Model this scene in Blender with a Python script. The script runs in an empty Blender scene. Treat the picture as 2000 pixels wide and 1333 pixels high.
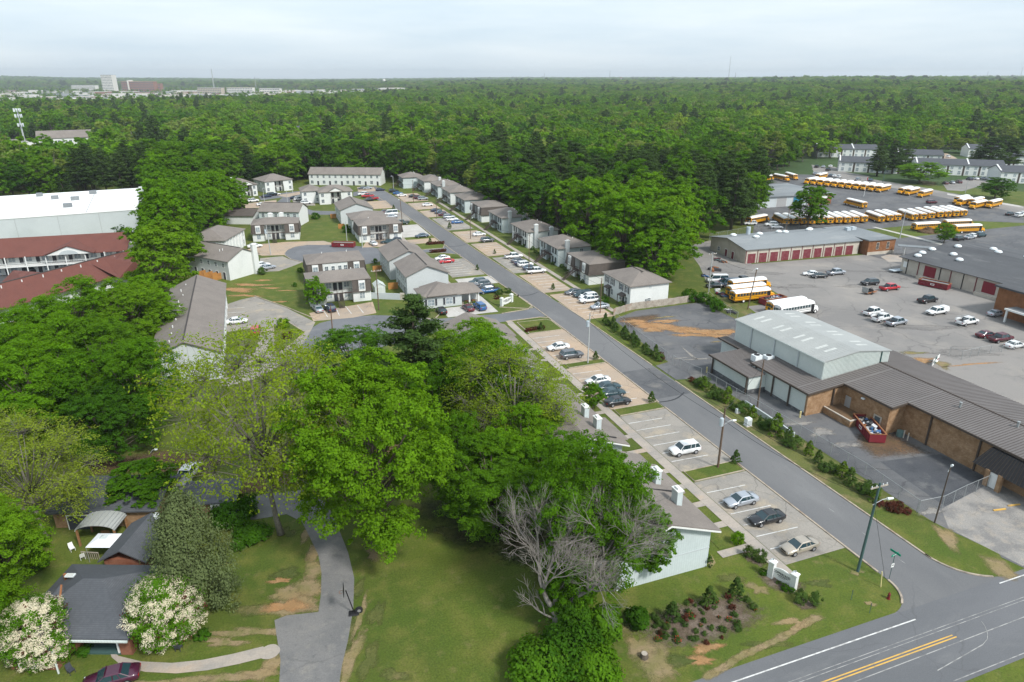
import bpy, math, random
import numpy as np
from mathutils import Vector, Matrix

# ------------------------------------------------------------------ scene, camera, sky, sun, exposure
SC = bpy.context.scene
COL = SC.collection
R = math.radians
FOC, PITCH, YAW, CAMZ = 1333.0, R(21.1), R(20.5), 52.0      # 24 mm lens (36 mm sensor), drone 52 m above the street

cam_d = bpy.data.cameras.new('camera')
cam_d.sensor_width = 36.0
cam_d.lens = 36.0 * FOC / 2000.0
cam_d.clip_start = 0.5
cam_d.clip_end = 60000
cam = bpy.data.objects.new('camera', cam_d)
COL.objects.link(cam)
cam.location = (0, 0, CAMZ)
cam.rotation_euler = (R(90) - PITCH, 0, -YAW)
SC.camera = cam

SUN_EL = R(47)
SUN_DIR = Vector((0.40, -0.92, 0)).normalized()          # towards the sun, horizontally
SUN_AZ = math.atan2(SUN_DIR.x, SUN_DIR.y)                 # from +Y towards +X
world = bpy.data.worlds.new('World')
SC.world = world
world.use_nodes = True
wt = world.node_tree
for n in list(wt.nodes): wt.nodes.remove(n)
def wn(t, **k):
    n = wt.nodes.new(t)
    for a, b in k.items(): setattr(n, a, b)
    return n
sky = wn('ShaderNodeTexSky', sky_type='NISHITA', sun_disc=False, sun_elevation=SUN_EL, sun_rotation=SUN_AZ,
         altitude=80, air_density=1.0, dust_density=2.5, ozone_density=1.5)
tc = wn('ShaderNodeTexCoord')
mp = wn('ShaderNodeMapping'); mp.inputs['Scale'].default_value = (1.2, 1.2, 9.0)
ns = wn('ShaderNodeTexNoise'); ns.inputs['Scale'].default_value = 2.6; ns.inputs['Detail'].default_value = 7; ns.inputs['Roughness'].default_value = 0.55
rp = wn('ShaderNodeValToRGB')
rp.color_ramp.elements[0].position = 0.30; rp.color_ramp.elements[0].color = (4.3, 5.25, 6.1, 1)
rp.color_ramp.elements[1].position = 0.70; rp.color_ramp.elements[1].color = (6.0, 6.6, 7.0, 1)
mx = wn('ShaderNodeMix', data_type='RGBA'); mx.inputs[0].default_value = 0.80      # thin high overcast over the blue
bg = wn('ShaderNodeBackground'); bg.inputs['Strength'].default_value = 0.105
wo = wn('ShaderNodeOutputWorld')
L = wt.links.new
L(tc.outputs['Generated'], mp.inputs['Vector']); L(mp.outputs[0], ns.inputs['Vector']); L(ns.outputs[0], rp.inputs[0])
L(sky.outputs[0], mx.inputs[6]); L(rp.outputs[0], mx.inputs[7]); L(mx.outputs[2], bg.inputs[0]); L(bg.outputs[0], wo.inputs[0])

sun_d = bpy.data.lights.new('sun', 'SUN')
sun_d.energy = 2.5
sun_d.angle = R(9)
sun_d.color = (1.0, 0.975, 0.93)
sun = bpy.data.objects.new('sun', sun_d); COL.objects.link(sun)
sd = Vector((SUN_DIR.x * math.cos(SUN_EL), SUN_DIR.y * math.cos(SUN_EL), math.sin(SUN_EL)))
sun.rotation_euler = sd.to_track_quat('Z', 'Y').to_euler()
sun.location = (40, -60, 120)

vs = SC.view_settings
vs.view_transform = 'Standard'; vs.look = 'None'; vs.gamma = 1.0; vs.use_curve_mapping = False
vs.exposure = 0.74
cy = SC.cycles
cy.max_bounces = 6; cy.diffuse_bounces = 3; cy.glossy_bounces = 2; cy.transmission_bounces = 3; cy.transparent_max_bounces = 12; cy.volume_bounces = 0
cy.use_denoising = True
cy.use_adaptive_sampling = True
HAZE = 9.5e-5

# ------------------------------------------------------------------ small helpers
rnd = random.Random(7)
_sp, _cp, _sy, _cy = math.sin(PITCH), math.cos(PITCH), math.sin(YAW), math.cos(YAW)
def G(px, py, z=0.0):
    """survey: a point of the 2000 x 1333 photograph taken back to the ground plane at height z (x across the street, y along it)"""
    a, b = px - 1000.0, py - 666.5
    d = _sp * FOC + _cp * b
    f = _cp * FOC - _sp * b
    k = (CAMZ - z) / d
    X, Y = a * k, f * k
    return Vector((X * _cy + Y * _sy, -X * _sy + Y * _cy, z))
def GP(*pts): return [G(*p) for p in pts]
def pixel_of(x, y, z):
    X, Y = x * _cy - y * _sy, x * _sy + y * _cy
    dz = CAMZ - z
    zc = Y * _cp + dz * _sp
    return 1000 + FOC * X / zc, 666.5 + FOC * (-Y * _sp + dz * _cp) / zc, zc
def height_for(x, y, pytop):
    """height of something standing at x,y whose top is seen at row pytop"""
    Y = x * _sy + y * _cy
    t = (pytop - 666.5) / FOC
    # (-Y sp + dz cp) = t (Y cp + dz sp)
    dz = Y * (t * _cp + _sp) / (_cp - t * _sp)
    return CAMZ - dz

class MB:
    def __init__(s): s.v, s.f, s.mi, s.cur = [], [], [], 0
    def add(s, pts, faces):
        o = len(s.v); s.v.extend([tuple(p) for p in pts])
        for f in faces: s.f.append(tuple(o + i for i in f)); s.mi.append(s.cur)
        return s
    def poly(s, pts): return s.add(pts, [tuple(range(len(pts)))])
    def box(s, x0, y0, z0, x1, y1, z1):
        return s.add([(x0,y0,z0),(x1,y0,z0),(x1,y1,z0),(x0,y1,z0),(x0,y0,z1),(x1,y0,z1),(x1,y1,z1),(x0,y1,z1)],
                     [(3,2,1,0),(4,5,6,7),(0,1,5,4),(1,2,6,5),(2,3,7,6),(3,0,4,7)])
    def cbox(s, cx, cy, z0, wx, wy, h): return s.box(cx-wx/2, cy-wy/2, z0, cx+wx/2, cy+wy/2, z0+h)
    def hexa(s, b, t):      # 4 bottom points, 4 top points (counter-clockwise from above)
        return s.add(list(b)+list(t), [(3,2,1,0),(4,5,6,7),(0,1,5,4),(1,2,6,5),(2,3,7,6),(3,0,4,7)])
    def prism(s, pts, z0, z1):
        n = len(pts)
        a = sum(pts[i][0]*pts[(i+1)%n][1]-pts[(i+1)%n][0]*pts[i][1] for i in range(n))
        if a < 0: pts = pts[::-1]
        v = [(p[0],p[1],z0) for p in pts]+[(p[0],p[1],z1) for p in pts]
        return s.add(v, [tuple(range(n-1,-1,-1)), tuple(range(n,2*n))]+[(i,(i+1)%n,n+(i+1)%n,n+i) for i in range(n)])
    def vprism(s, prof, axis, a0, a1):
        """profile in (t,z) extruded along the other horizontal axis; axis='x' -> profile lies in y,z"""
        n = len(prof)
        if axis == 'x': A=[(a0,p[0],p[1]) for p in prof]; B=[(a1,p[0],p[1]) for p in prof]
        else: A=[(p[0],a0,p[1]) for p in prof]; B=[(p[0],a1,p[1]) for p in prof]
        return s.add(A+B, [tuple(range(n-1,-1,-1)), tuple(range(n,2*n))]+[(i,(i+1)%n,n+(i+1)%n,n+i) for i in range(n)])
    def tube(s, path, rad, n=6):
        path = [Vector(p) for p in path]
        if not hasattr(rad, '__len__'): rad = [rad]*len(path)
        rings = []
        for i, p in enumerate(path):
            d = (path[min(i+1,len(path)-1)]-path[max(i-1,0)])
            d = d.normalized() if d.length > 1e-9 else Vector((0,0,1))
            u = d.cross(Vector((0,0,1)) if abs(d.z) < .9 else Vector((1,0,0))).normalized(); w = d.cross(u)
            rings.append([p+(u*math.cos(6.28319*k/n)+w*math.sin(6.28319*k/n))*rad[i] for k in range(n)])
        v = [q for r in rings for q in r]; f = []
        for i in range(len(rings)-1):
            for k in range(n): f.append((i*n+k, i*n+(k+1)%n, (i+1)*n+(k+1)%n, (i+1)*n+k))
        f.append(tuple(range(n-1,-1,-1))); f.append(tuple((len(rings)-1)*n+k for k in range(n)))
        return s.add(v, f)
    def cyl(s, x, y, z0, z1, r0, r1=None, n=8): return s.tube([(x,y,z0),(x,y,z1)], [r0, r0 if r1 is None else r1], n)
    def ycyl(s, x, y0, y1, z, r, n=12): return s.tube([(x,y0,z),(x,y1,z)], [r,r], n)
    def dome(s, x, y, z, r, h, n=8, m=3):
        v=[]; f=[]
        for j in range(m):
            a = j/m*math.pi/2
            v += [(x+r*math.cos(a)*math.cos(6.28319*k/n), y+r*math.cos(a)*math.sin(6.28319*k/n), z+h*math.sin(a)) for k in range(n)]
        v.append((x,y,z+h))
        for j in range(m-1):
            for k in range(n): f.append((j*n+k, j*n+(k+1)%n, (j+1)*n+(k+1)%n, (j+1)*n+k))
        for k in range(n): f.append(((m-1)*n+k, (m-1)*n+(k+1)%n, m*n))
        return s.add(v, f)
    def mesh(s, name, mats, smooth=False):
        me = bpy.data.meshes.new(name)
        me.from_pydata(s.v, [], s.f)
        for m in (mats if isinstance(mats, (list, tuple)) else [mats]): me.materials.append(MAT[m] if isinstance(m, str) else m)
        if isinstance(mats, (list, tuple)): me.polygons.foreach_set('material_index', s.mi)
        if smooth: me.polygons.foreach_set('use_smooth', [True]*len(s.f))
        me.update()
        return me
    def build(s, name, mats, parent=None, smooth=False): return put(name, s.mesh(name, mats, smooth), parent)

def put(name, me, parent=None, loc=None, rz=0.0, scale=None):
    o = bpy.data.objects.new(name, me); COL.objects.link(o)
    if parent is not None: o.parent = parent
    if loc is not None: o.location = loc
    if rz: o.rotation_euler = (0, 0, rz)
    if scale is not None: o.scale = scale if hasattr(scale, '__len__') else (scale,)*3
    return o
def tag(o, label=None, cat=None, group=None, kind=None):
    if label: o['label'] = label
    if cat: o['category'] = cat
    if group: o['group'] = group
    if kind: o['kind'] = kind
    return o
def thing(name, label, cat, loc=(0,0,0), rz=0.0, group=None):
    o = bpy.data.objects.new(name, None); COL.objects.link(o)
    o.location = loc; o.rotation_euler = (0,0,rz); o.empty_display_size = 0.5
    return tag(o, label, cat, group)
def copy_tree(o, parent=None):
    c = o.copy(); COL.objects.link(c)
    if parent is not None: c.parent = parent
    for ch in o.children: copy_tree(ch, c)
    return c

# ------------------------------------------------------------------ materials
MAT = {}
def new_mat(name):
    m = bpy.data.materials.new(name); m.use_nodes = True
    nt = m.node_tree
    for n in list(nt.nodes): nt.nodes.remove(n)
    out = nt.nodes.new('ShaderNodeOutputMaterial')
    MAT[name] = m
    return m, nt, out
def N(nt, t, **k):
    n = nt.nodes.new(t)
    for a, b in k.items(): setattr(n, a, b)
    return n
def c4(c): return (c[0], c[1], c[2], 1.0)
def noise(nt, vec, scale, detail=4, rough=.55):
    n = N(nt, 'ShaderNodeTexNoise'); n.inputs['Scale'].default_value = scale; n.inputs['Detail'].default_value = detail; n.inputs['Roughness'].default_value = rough
    nt.links.new(vec, n.inputs['Vector']); return n.outputs[0]
def ramp(nt, fac, p0, p1):
    r = N(nt, 'ShaderNodeMapRange'); r.inputs[1].default_value = p0; r.inputs[2].default_value = p1
    nt.links.new(fac, r.inputs[0]); return r.outputs[0]
def mixc(nt, fac, a, b, mode='MIX'):
    m = N(nt, 'ShaderNodeMix', data_type='RGBA', blend_type=mode)
    if isinstance(fac, (int, float)): m.inputs[0].default_value = fac
    else: nt.links.new(fac, m.inputs[0])
    for s, v in ((6, a), (7, b)):
        if isinstance(v, tuple): m.inputs[s].default_value = c4(v)
        else: nt.links.new(v, m.inputs[s])
    return m.outputs[2]
def surf(name, base, rough=.8, layers=(), fine=0.12, fine_scale=3.0, bump=0.0, bump_scale=6.0, metal=0.0, coat=0.0, stretch=None, spec=0.3, local=False):
    """procedural surface: base colour, layers of (colour, noise scale, lo, hi, amount), fine value grain, bump"""
    m, nt, out = new_mat(name)
    g = N(nt, 'ShaderNodeTexCoord') if local else N(nt, 'ShaderNodeNewGeometry')
    vec = g.outputs['Object'] if local else g.outputs['Position']
    if stretch:
        mp = N(nt, 'ShaderNodeMapping'); mp.inputs['Scale'].default_value = stretch
        nt.links.new(vec, mp.inputs['Vector']); vecs = mp.outputs[0]
    else: vecs = vec
    col = base
    for i, (c, sc, lo, hi, amt) in enumerate(layers):
        f = ramp(nt, noise(nt, vecs, sc, 5, .6), lo, hi)
        mu = N(nt, 'ShaderNodeMath', operation='MULTIPLY'); mu.inputs[1].default_value = amt; nt.links.new(f, mu.inputs[0])
        col = mixc(nt, mu.outputs[0], col, c)
    if fine:
        f = ramp(nt, noise(nt, vec, fine_scale, 3, .7), .3, .7)
        k = N(nt, 'ShaderNodeMapRange'); k.inputs[3].default_value = 1-fine; k.inputs[4].default_value = 1+fine; nt.links.new(f, k.inputs[0])
        cc = N(nt, 'ShaderNodeCombineColor')
        for q in range(3): nt.links.new(k.outputs[0], cc.inputs[q])
        col = mixc(nt, 1.0, col, cc.outputs[0], 'MULTIPLY')
    p = N(nt, 'ShaderNodeBsdfPrincipled')
    if isinstance(col, tuple): p.inputs['Base Color'].default_value = c4(col)
    else: nt.links.new(col, p.inputs['Base Color'])
    p.inputs['Roughness'].default_value = rough; p.inputs['Metallic'].default_value = metal
    p.inputs['Specular IOR Level'].default_value = spec
    if coat: p.inputs['Coat Weight'].default_value = coat; p.inputs['Coat Roughness'].default_value = .08
    if bump:
        b = N(nt, 'ShaderNodeBump'); b.inputs['Strength'].default_value = bump; b.inputs['Distance'].default_value = .05
        nt.links.new(noise(nt, vec, bump_scale, 4, .65), b.inputs['Height']); nt.links.new(b.outputs[0], p.inputs['Normal'])
    nt.links.new(p.outputs[0], out.inputs['Surface'])
    return m
def lines_surf(name, base, line, axis, period, width, rough=.7, fine=.08, layers=()):
    """siding / courses: thin darker joints repeating along one axis of the object"""
    m = surf(name, base, rough, layers, fine)
    nt = m.node_tree; p = [n for n in nt.nodes if n.type == 'BSDF_PRINCIPLED'][0]
    t = N(nt, 'ShaderNodeTexCoord'); sx = N(nt, 'ShaderNodeSeparateXYZ'); nt.links.new(t.outputs['Object'], sx.inputs[0])
    src = sx.outputs['XYZ'.index(axis)] if axis in 'XYZ' else None
    if axis == 'H':   # vertical boards on any wall: x + y
        ad = N(nt, 'ShaderNodeMath', operation='ADD'); nt.links.new(sx.outputs[0], ad.inputs[0]); nt.links.new(sx.outputs[1], ad.inputs[1]); src = ad.outputs[0]
    dv = N(nt, 'ShaderNodeMath', operation='MULTIPLY'); dv.inputs[1].default_value = 1/period; nt.links.new(src, dv.inputs[0])
    fr = N(nt, 'ShaderNodeMath', operation='FRACT'); nt.links.new(dv.outputs[0], fr.inputs[0])
    lt = N(nt, 'ShaderNodeMath', operation='LESS_THAN'); lt.inputs[1].default_value = width/period; nt.links.new(fr.outputs[0], lt.inputs[0])
    old = p.inputs['Base Color'].links[0].from_socket if p.inputs['Base Color'].links else tuple(p.inputs['Base Color'].default_value[:3])
    nt.links.new(mixc(nt, lt.outputs[0], old, line), p.inputs['Base Color'])
    return m
def brick_mat(name, c1, c2, mortar):
    m, nt, out = new_mat(name)
    t = N(nt, 'ShaderNodeTexCoord'); sx = N(nt, 'ShaderNodeSeparateXYZ'); nt.links.new(t.outputs['Object'], sx.inputs[0])
    ad = N(nt, 'ShaderNodeMath', operation='ADD'); nt.links.new(sx.outputs[0], ad.inputs[0]); nt.links.new(sx.outputs[1], ad.inputs[1])
    cb = N(nt, 'ShaderNodeCombineXYZ'); nt.links.new(ad.outputs[0], cb.inputs[0]); nt.links.new(sx.outputs[2], cb.inputs[1])
    b = N(nt, 'ShaderNodeTexBrick'); b.inputs['Scale'].default_value = 2.6
    b.inputs['Color1'].default_value = c4(c1); b.inputs['Color2'].default_value = c4(c2); b.inputs['Mortar'].default_value = c4(mortar); b.inputs['Mortar Size'].default_value = .02
    b.inputs['Brick Width'].default_value = .62; b.inputs['Row Height'].default_value = .22
    nt.links.new(cb.outputs[0], b.inputs['Vector'])
    f = ramp(nt, noise(nt, cb.outputs[0], .9, 5, .7), .35, .65)
    col = mixc(nt, f, b.outputs[0], tuple(x*.72 for x in c1))
    p = N(nt, 'ShaderNodeBsdfPrincipled'); p.inputs['Roughness'].default_value = .9; p.inputs['Specular IOR Level'].default_value = .2
    nt.links.new(col, p.inputs['Base Color']); nt.links.new(p.outputs[0], out.inputs['Surface'])
def leaf_mat(name, cols, trans=.48, rough=.6):
    """leaf: colour varies from tree to tree and patch to patch; light passes through"""
    m, nt, out = new_mat(name)
    oi = N(nt, 'ShaderNodeObjectInfo')
    cr = N(nt, 'ShaderNodeValToRGB'); cr.color_ramp.interpolation = 'LINEAR'
    while len(cr.color_ramp.elements) < len(cols): cr.color_ramp.elements.new(.5)
    for i, c in enumerate(cols):
        cr.color_ramp.elements[i].position = i/(max(1, len(cols)-1)); cr.color_ramp.elements[i].color = c4(c)
    nt.links.new(oi.outputs['Random'], cr.inputs[0])
    t = N(nt, 'ShaderNodeTexCoord')
    f = noise(nt, t.outputs['Object'], .75, 4, .65)
    k = N(nt, 'ShaderNodeMapRange'); k.inputs[1].default_value = .3; k.inputs[2].default_value = .7; k.inputs[3].default_value = .66; k.inputs[4].default_value = 1.42; nt.links.new(f, k.inputs[0])
    cc = N(nt, 'ShaderNodeCombineColor')
    for q in range(3): nt.links.new(k.outputs[0], cc.inputs[q])
    col = mixc(nt, 1.0, cr.outputs[0], cc.outputs[0], 'MULTIPLY')
    d = N(nt, 'ShaderNodeBsdfDiffuse'); nt.links.new(col, d.inputs[0])
    tr = N(nt, 'ShaderNodeBsdfTranslucent')
    hs = N(nt, 'ShaderNodeHueSaturation'); hs.inputs['Hue'].default_value = .485; hs.inputs['Saturation'].default_value = 1.1; hs.inputs['Value'].default_value = 1.25
    nt.links.new(col, hs.inputs['Color']); nt.links.new(hs.outputs[0], tr.inputs[0])
    mx = N(nt, 'ShaderNodeMixShader'); mx.inputs[0].default_value = trans
    nt.links.new(d.outputs[0], mx.inputs[1]); nt.links.new(tr.outputs[0], mx.inputs[2]); nt.links.new(mx.outputs[0], out.inputs['Surface'])
def paint_mat(name, c, rough=.3, metal=0.0, coat=.6):
    return surf(name, c, rough, fine=0, metal=metal, coat=coat, spec=.5)

# ground
surf('ground', (.072,.100,.024), .95, [((.046,.072,.016), .05, .4,.6,.8), ((.125,.120,.042), .11, .50,.66,.7), ((.055,.088,.016), .6, .45,.6,.6), ((.15,.125,.06), .35, .60,.74,.6)], .25, 5, .5, 3)
surf('lawn', (.092,.122,.014), .95, [((.068,.088,.014), .028, .40,.58,.85), ((.058,.094,.011), .10, .4,.62,.8), ((.130,.134,.028), .30, .48,.66,.75), ((.180,.150,.062), .55, .58,.74,.6), ((.052,.092,.010), 1.6, .58,.72,.55), ((.19,.165,.07), 3.2, .64,.76,.5)], .30, 5, .7, 7)
surf('lawn_dry', (.110,.118,.032), .95, [((.066,.09,.020), .14, .42,.6,.8), ((.20,.155,.075), .25, .52,.68,.8)], .24, 4, .4, 7)
surf('far_ground', (.036,.070,.018), .95, [((.06,.09,.025), .02, .45,.6,.7)], .2, .5)
surf('forest_floor', (.040,.050,.018), .95, [((.075,.055,.03), .2, .45,.6,.7)], .3, 2)
surf('soil', (.38,.205,.090), .95, [((.29,.18,.085), .4, .4,.6,.8), ((.46,.29,.15), .9, .5,.65,.6)], .18, 5, .4, 5)
surf('brown_soil', (.105,.068,.040), .95, [((.16,.095,.05), .3, .45,.6,.8), ((.06,.055,.02), .5, .55,.7,.6)], .22, 4, .4, 5)
surf('dry_soil', (.27,.205,.115), .95, [((.14,.15,.04), .5, .42,.60,.85), ((.34,.23,.13), .25, .5,.65,.7)], .18, 6, .3, 5)
surf('mulch', (.130,.095,.070), .95, [((.19,.15,.12), .5, .45,.6,.8), ((.085,.06,.04), 1.5, .5,.65,.7)], .35, 7, .6, 8)
surf('street_asphalt', (.156,.156,.157), .88, [((.124,.126,.130), .06, .40,.60,.9), ((.185,.185,.184), .22, .55,.70,.6), ((.115,.117,.120), .9, .60,.74,.5)], .10, 8, .15, 20, stretch=(1,.35,1))
surf('highway_asphalt', (.140,.143,.150), .88, [((.112,.116,.122), .10, .42,.60,.8), ((.175,.176,.178), .3, .55,.70,.6)], .10, 8, .15, 20, stretch=(.3,1,1))
surf('court_asphalt', (.155,.16,.17), .9, [((.12,.125,.135), .1, .4,.6,.8), ((.20,.20,.20), .3, .55,.7,.5)], .10, 7)
surf('dark_asphalt', (.062,.066,.074), .85, [((.085,.088,.094), .15, .4,.6,.8), ((.14,.14,.138), .35, .55,.7,.7), ((.045,.048,.054), .5, .55,.68,.7)], .15, 5)
surf('lot_asphalt', (.132,.132,.134), .9, [((.085,.088,.094), .10, .42,.58,.9), ((.19,.18,.165), .20, .54,.68,.7), ((.075,.078,.082), .35, .58,.70,.7)], .14, 6, .2, 10)
surf('yard_asphalt', (.235,.220,.205), .9, [((.180,.172,.165), .045, .42,.60,.85), ((.29,.265,.235), .10, .52,.68,.7), ((.16,.155,.15), .35, .58,.72,.5)], .10, 5, .15, 8)
surf('bay_tan', (.355,.285,.220), .9, [((.42,.31,.215), .09, .42,.60,.8), ((.27,.235,.20), .22, .52,.68,.75), ((.20,.17,.15), .5, .60,.74,.55)], .12, 5)
surf('bay_grey', (.285,.262,.230), .9, [((.22,.208,.19), .14, .42,.58,.9), ((.37,.315,.24), .28, .52,.66,.8), ((.15,.135,.12), .6, .58,.72,.7)], .12, 5)
surf('walk', (.36,.315,.27), .9, [((.28,.26,.235), .3, .45,.6,.8), ((.44,.32,.22), .2, .56,.7,.7)], .10, 5)
surf('walk_white', (.47,.45,.42), .9, [((.38,.36,.33), .3, .45,.6,.6)], .08, 5)
surf('kerb', (.38,.32,.25), .9, [((.22,.19,.16), .8, .50,.65,.85), ((.30,.20,.12), .4, .55,.7,.6)], .15, 4)
surf('old_drive', (.185,.180,.175), .92, [((.14,.14,.14), .25, .42,.6,.8), ((.25,.235,.21), .6, .55,.7,.6), ((.10,.10,.10), 1.4, .6,.74,.6)], .15, 7, .3, 8)
surf('gravel', (.27,.255,.235), .95, [((.17,.165,.16), .3, .45,.6,.8), ((.33,.29,.24), .8, .5,.65,.6)], .2, 7)
surf('tar', (.035,.037,.042), .8, fine=.15)
surf('line_white', (.62,.62,.60), .75, [((.30,.29,.28), 1.3, .46,.66,.85)], .08, 6)
surf('line_faded', (.36,.355,.34), .8, [((.17,.17,.17), 1.0, .42,.60,.9)], .1, 6)
surf('line_worn', (.56,.55,.52), .8, [((.33,.29,.25), 1.0, .48,.66,.85)], .1, 6)
surf('line_yellow', (.62,.37,.08), .75, [((.32,.24,.13), 1.3, .48,.68,.8)], .08, 6)
def crack(name, scale, width, col, amt=.75, lo=.45, hi=.58):
    """network of thin sealed cracks, only where the surface is worn"""
    nt = MAT[name].node_tree; p = [n for n in nt.nodes if n.type == 'BSDF_PRINCIPLED'][0]; g = N(nt, 'ShaderNodeNewGeometry')
    nz = N(nt, 'ShaderNodeTexNoise'); nz.inputs['Scale'].default_value = scale*2.5; nz.inputs['Detail'].default_value = 3; nt.links.new(g.outputs['Position'], nz.inputs['Vector'])
    va = N(nt, 'ShaderNodeVectorMath', operation='MULTIPLY_ADD'); va.inputs[1].default_value = (.9/scale*.35,)*3; nt.links.new(nz.outputs['Color'], va.inputs[0]); nt.links.new(g.outputs['Position'], va.inputs[2])
    vo = N(nt, 'ShaderNodeTexVoronoi', feature='DISTANCE_TO_EDGE'); vo.inputs['Scale'].default_value = scale; nt.links.new(va.outputs[0], vo.inputs['Vector'])
    f = ramp(nt, vo.outputs['Distance'], width*scale, 0.0); w = ramp(nt, noise(nt, g.outputs['Position'], scale*.45, 3), lo, hi)
    mu = N(nt, 'ShaderNodeMath', operation='MULTIPLY'); nt.links.new(f, mu.inputs[0]); nt.links.new(w, mu.inputs[1]); m2 = N(nt, 'ShaderNodeMath', operation='MULTIPLY'); m2.inputs[1].default_value = amt; nt.links.new(mu.outputs[0], m2.inputs[0])
    nt.links.new(mixc(nt, m2.outputs[0], p.inputs['Base Color'].links[0].from_socket, col), p.inputs['Base Color'])
crack('street_asphalt', .09, .09, (.08,.081,.085), .5); crack('highway_asphalt', .09, .09, (.09,.09,.095), .5); crack('yard_asphalt', .10, .16, (.11,.105,.10), .8, .40, .52); crack('lot_asphalt', .17, .14, (.055,.055,.06), .8, .42, .55)
crack('old_drive', .16, .10, (.10,.098,.095), .45, .45, .56); crack('bay_grey', .20, .09, (.12,.11,.10), .7); crack('bay_tan', .20, .09, (.15,.125,.10), .7); crack('court_asphalt', .18, .10, (.07,.07,.075), .7); crack('gravel', .22, .10, (.12,.115,.11), .7)
def soften(name):
    """the same surface with a ragged, thinning edge (edge attribute: 0 at the rim, 1 inside)"""
    m = MAT[name].copy(); MAT[name+'_soft'] = m; nt = m.node_tree
    out = [n for n in nt.nodes if n.type == 'OUTPUT_MATERIAL'][0]; p = [n for n in nt.nodes if n.type == 'BSDF_PRINCIPLED'][0]
    g = N(nt, 'ShaderNodeNewGeometry'); at = N(nt, 'ShaderNodeAttribute'); at.attribute_name = 'edge'
    a = N(nt, 'ShaderNodeMath', operation='MULTIPLY_ADD'); a.inputs[1].default_value = 1.5; nt.links.new(noise(nt, g.outputs['Position'], 1.9, 7, .75), a.inputs[0]); a.inputs[2].default_value = -1.12
    b = N(nt, 'ShaderNodeMath', operation='ADD'); nt.links.new(a.outputs[0], b.inputs[0]); nt.links.new(at.outputs['Fac'], b.inputs[1])
    f0 = ramp(nt, b.outputs[0], -.08, .50); fm = N(nt, 'ShaderNodeMath', operation='MULTIPLY'); fm.inputs[1].default_value = .88; nt.links.new(f0, fm.inputs[0]); f = fm.outputs[0]; tr = N(nt, 'ShaderNodeBsdfTransparent'); mx = N(nt, 'ShaderNodeMixShader')
    nt.links.new(f, mx.inputs[0]); nt.links.new(tr.outputs[0], mx.inputs[1]); nt.links.new(p.outputs[0], mx.inputs[2]); nt.links.new(mx.outputs[0], out.inputs['Surface'])
for k in ('soil','brown_soil','dry_soil','gravel','forest_floor','yard_asphalt','lot_asphalt','mulch','lawn_dry','dark_asphalt'): soften(k)
surf('town_ground', (.20,.19,.17), .95, [((.06,.10,.03), .012, .42,.52,.95), ((.32,.30,.27), .03, .55,.65,.8)], .2, .2)
# building skins
lines_surf('siding_white', (.66,.68,.66), (.55,.57,.56), 'H', .30, .03, .7, .05, [((.54,.56,.54), .25, .5,.7,.5)])
lines_surf('siding_cool', (.50,.56,.56), (.40,.46,.47), 'H', .30, .03, .7, .05, [((.43,.49,.49), .3, .5,.7,.5)])
lines_surf('siding_gray', (.50,.53,.53), (.42,.45,.45), 'Z', .22, .03, .7, .05, [((.43,.455,.455), .25, .5,.7,.5)])
surf('trim_white', (.70,.71,.69), .6, fine=.04)
surf('trim_dark', (.035,.034,.036), .6, fine=.1)
surf('trim_brown', (.075,.058,.047), .6, fine=.1)
lines_surf('shingle', (.205,.180,.160), (.175,.153,.137), 'Z', .09, .02, .93, .13, [((.165,.145,.13), .35, .45,.62,.7), ((.25,.222,.195), .12, .5,.66,.5)])
lines_surf('shingle_dark', (.108,.092,.081), (.065,.055,.048), 'Z', .16, .035, .93, .15, [((.085,.072,.064), .5, .45,.62,.7)])
lines_surf('shingle_slate', (.078,.084,.094), (.068,.073,.083), 'Z', .09, .02, .93, .13, [((.10,.105,.115), .4, .5,.66,.6)])
lines_surf('shingle_red', (.150,.058,.045), (.115,.042,.034), 'Z', .14, .03, .93, .12, [((.125,.05,.04), .3, .45,.62,.7)])
surf('roof_vent_strip', (.055,.05,.048), .9)
brick_mat('brick_brown', (.325,.190,.098), (.430,.270,.150), (.38,.31,.23))
brick_mat('brick_red', (.26,.095,.055), (.33,.13,.07), (.30,.22,.17))
brick_mat('brick_orange', (.24,.10,.045), (.29,.125,.055), (.25,.16,.09))
surf('metal_brown', (.150,.135,.128), .5, [((.125,.112,.106), .15, .45,.62,.7)], .05, 3, spec=.4)
surf('seam_brown', (.085,.075,.070), .5, fine=.05)
surf('metal_pale', (.345,.355,.340), .5, [((.29,.30,.29), .15, .42,.6,.8), ((.41,.415,.395), .3, .55,.7,.6)], .05, 3, spec=.4, stretch=(.3,1,1))
surf('skylight', (.52,.53,.50), .5, [((.40,.42,.40), .6, .45,.6,.7)], .05)
lines_surf('panel_green', (.56,.605,.575), (.45,.49,.465), 'H', .28, .035, .55, .04, [((.46,.53,.51), .3, .5,.68,.6)])
surf('stone_grey', (.115,.120,.125), .95, [((.06,.062,.066), 1.6, .45,.58,.9), ((.20,.20,.20), 1.1, .56,.68,.8)], .3, 5, .6, 4)
surf('membrane_white', (.80,.81,.80), .7, [((.70,.71,.70), .12, .45,.62,.6)], .03, 2)
surf('panel_grey', (.48,.52,.53), .75, [((.42,.46,.47), .1, .42,.62,.7)], .04)
surf('metal_grey_roof', (.215,.232,.240), .65, [((.165,.18,.19), .10, .42,.60,.85), ((.29,.30,.30), .22, .54,.68,.6)], .10, 3, stretch=(.25,1,1))
surf('roll_dark', (.090,.093,.098), .85, [((.065,.067,.072), .12, .42,.60,.85), ((.155,.155,.155), .25, .54,.68,.7)], .15, 3, stretch=(1,.3,1))
surf('block_tan', (.49,.45,.385), .85, [((.40,.36,.30), .35, .45,.62,.7), ((.32,.22,.15), .6, .62,.75,.6)], .06)
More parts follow.
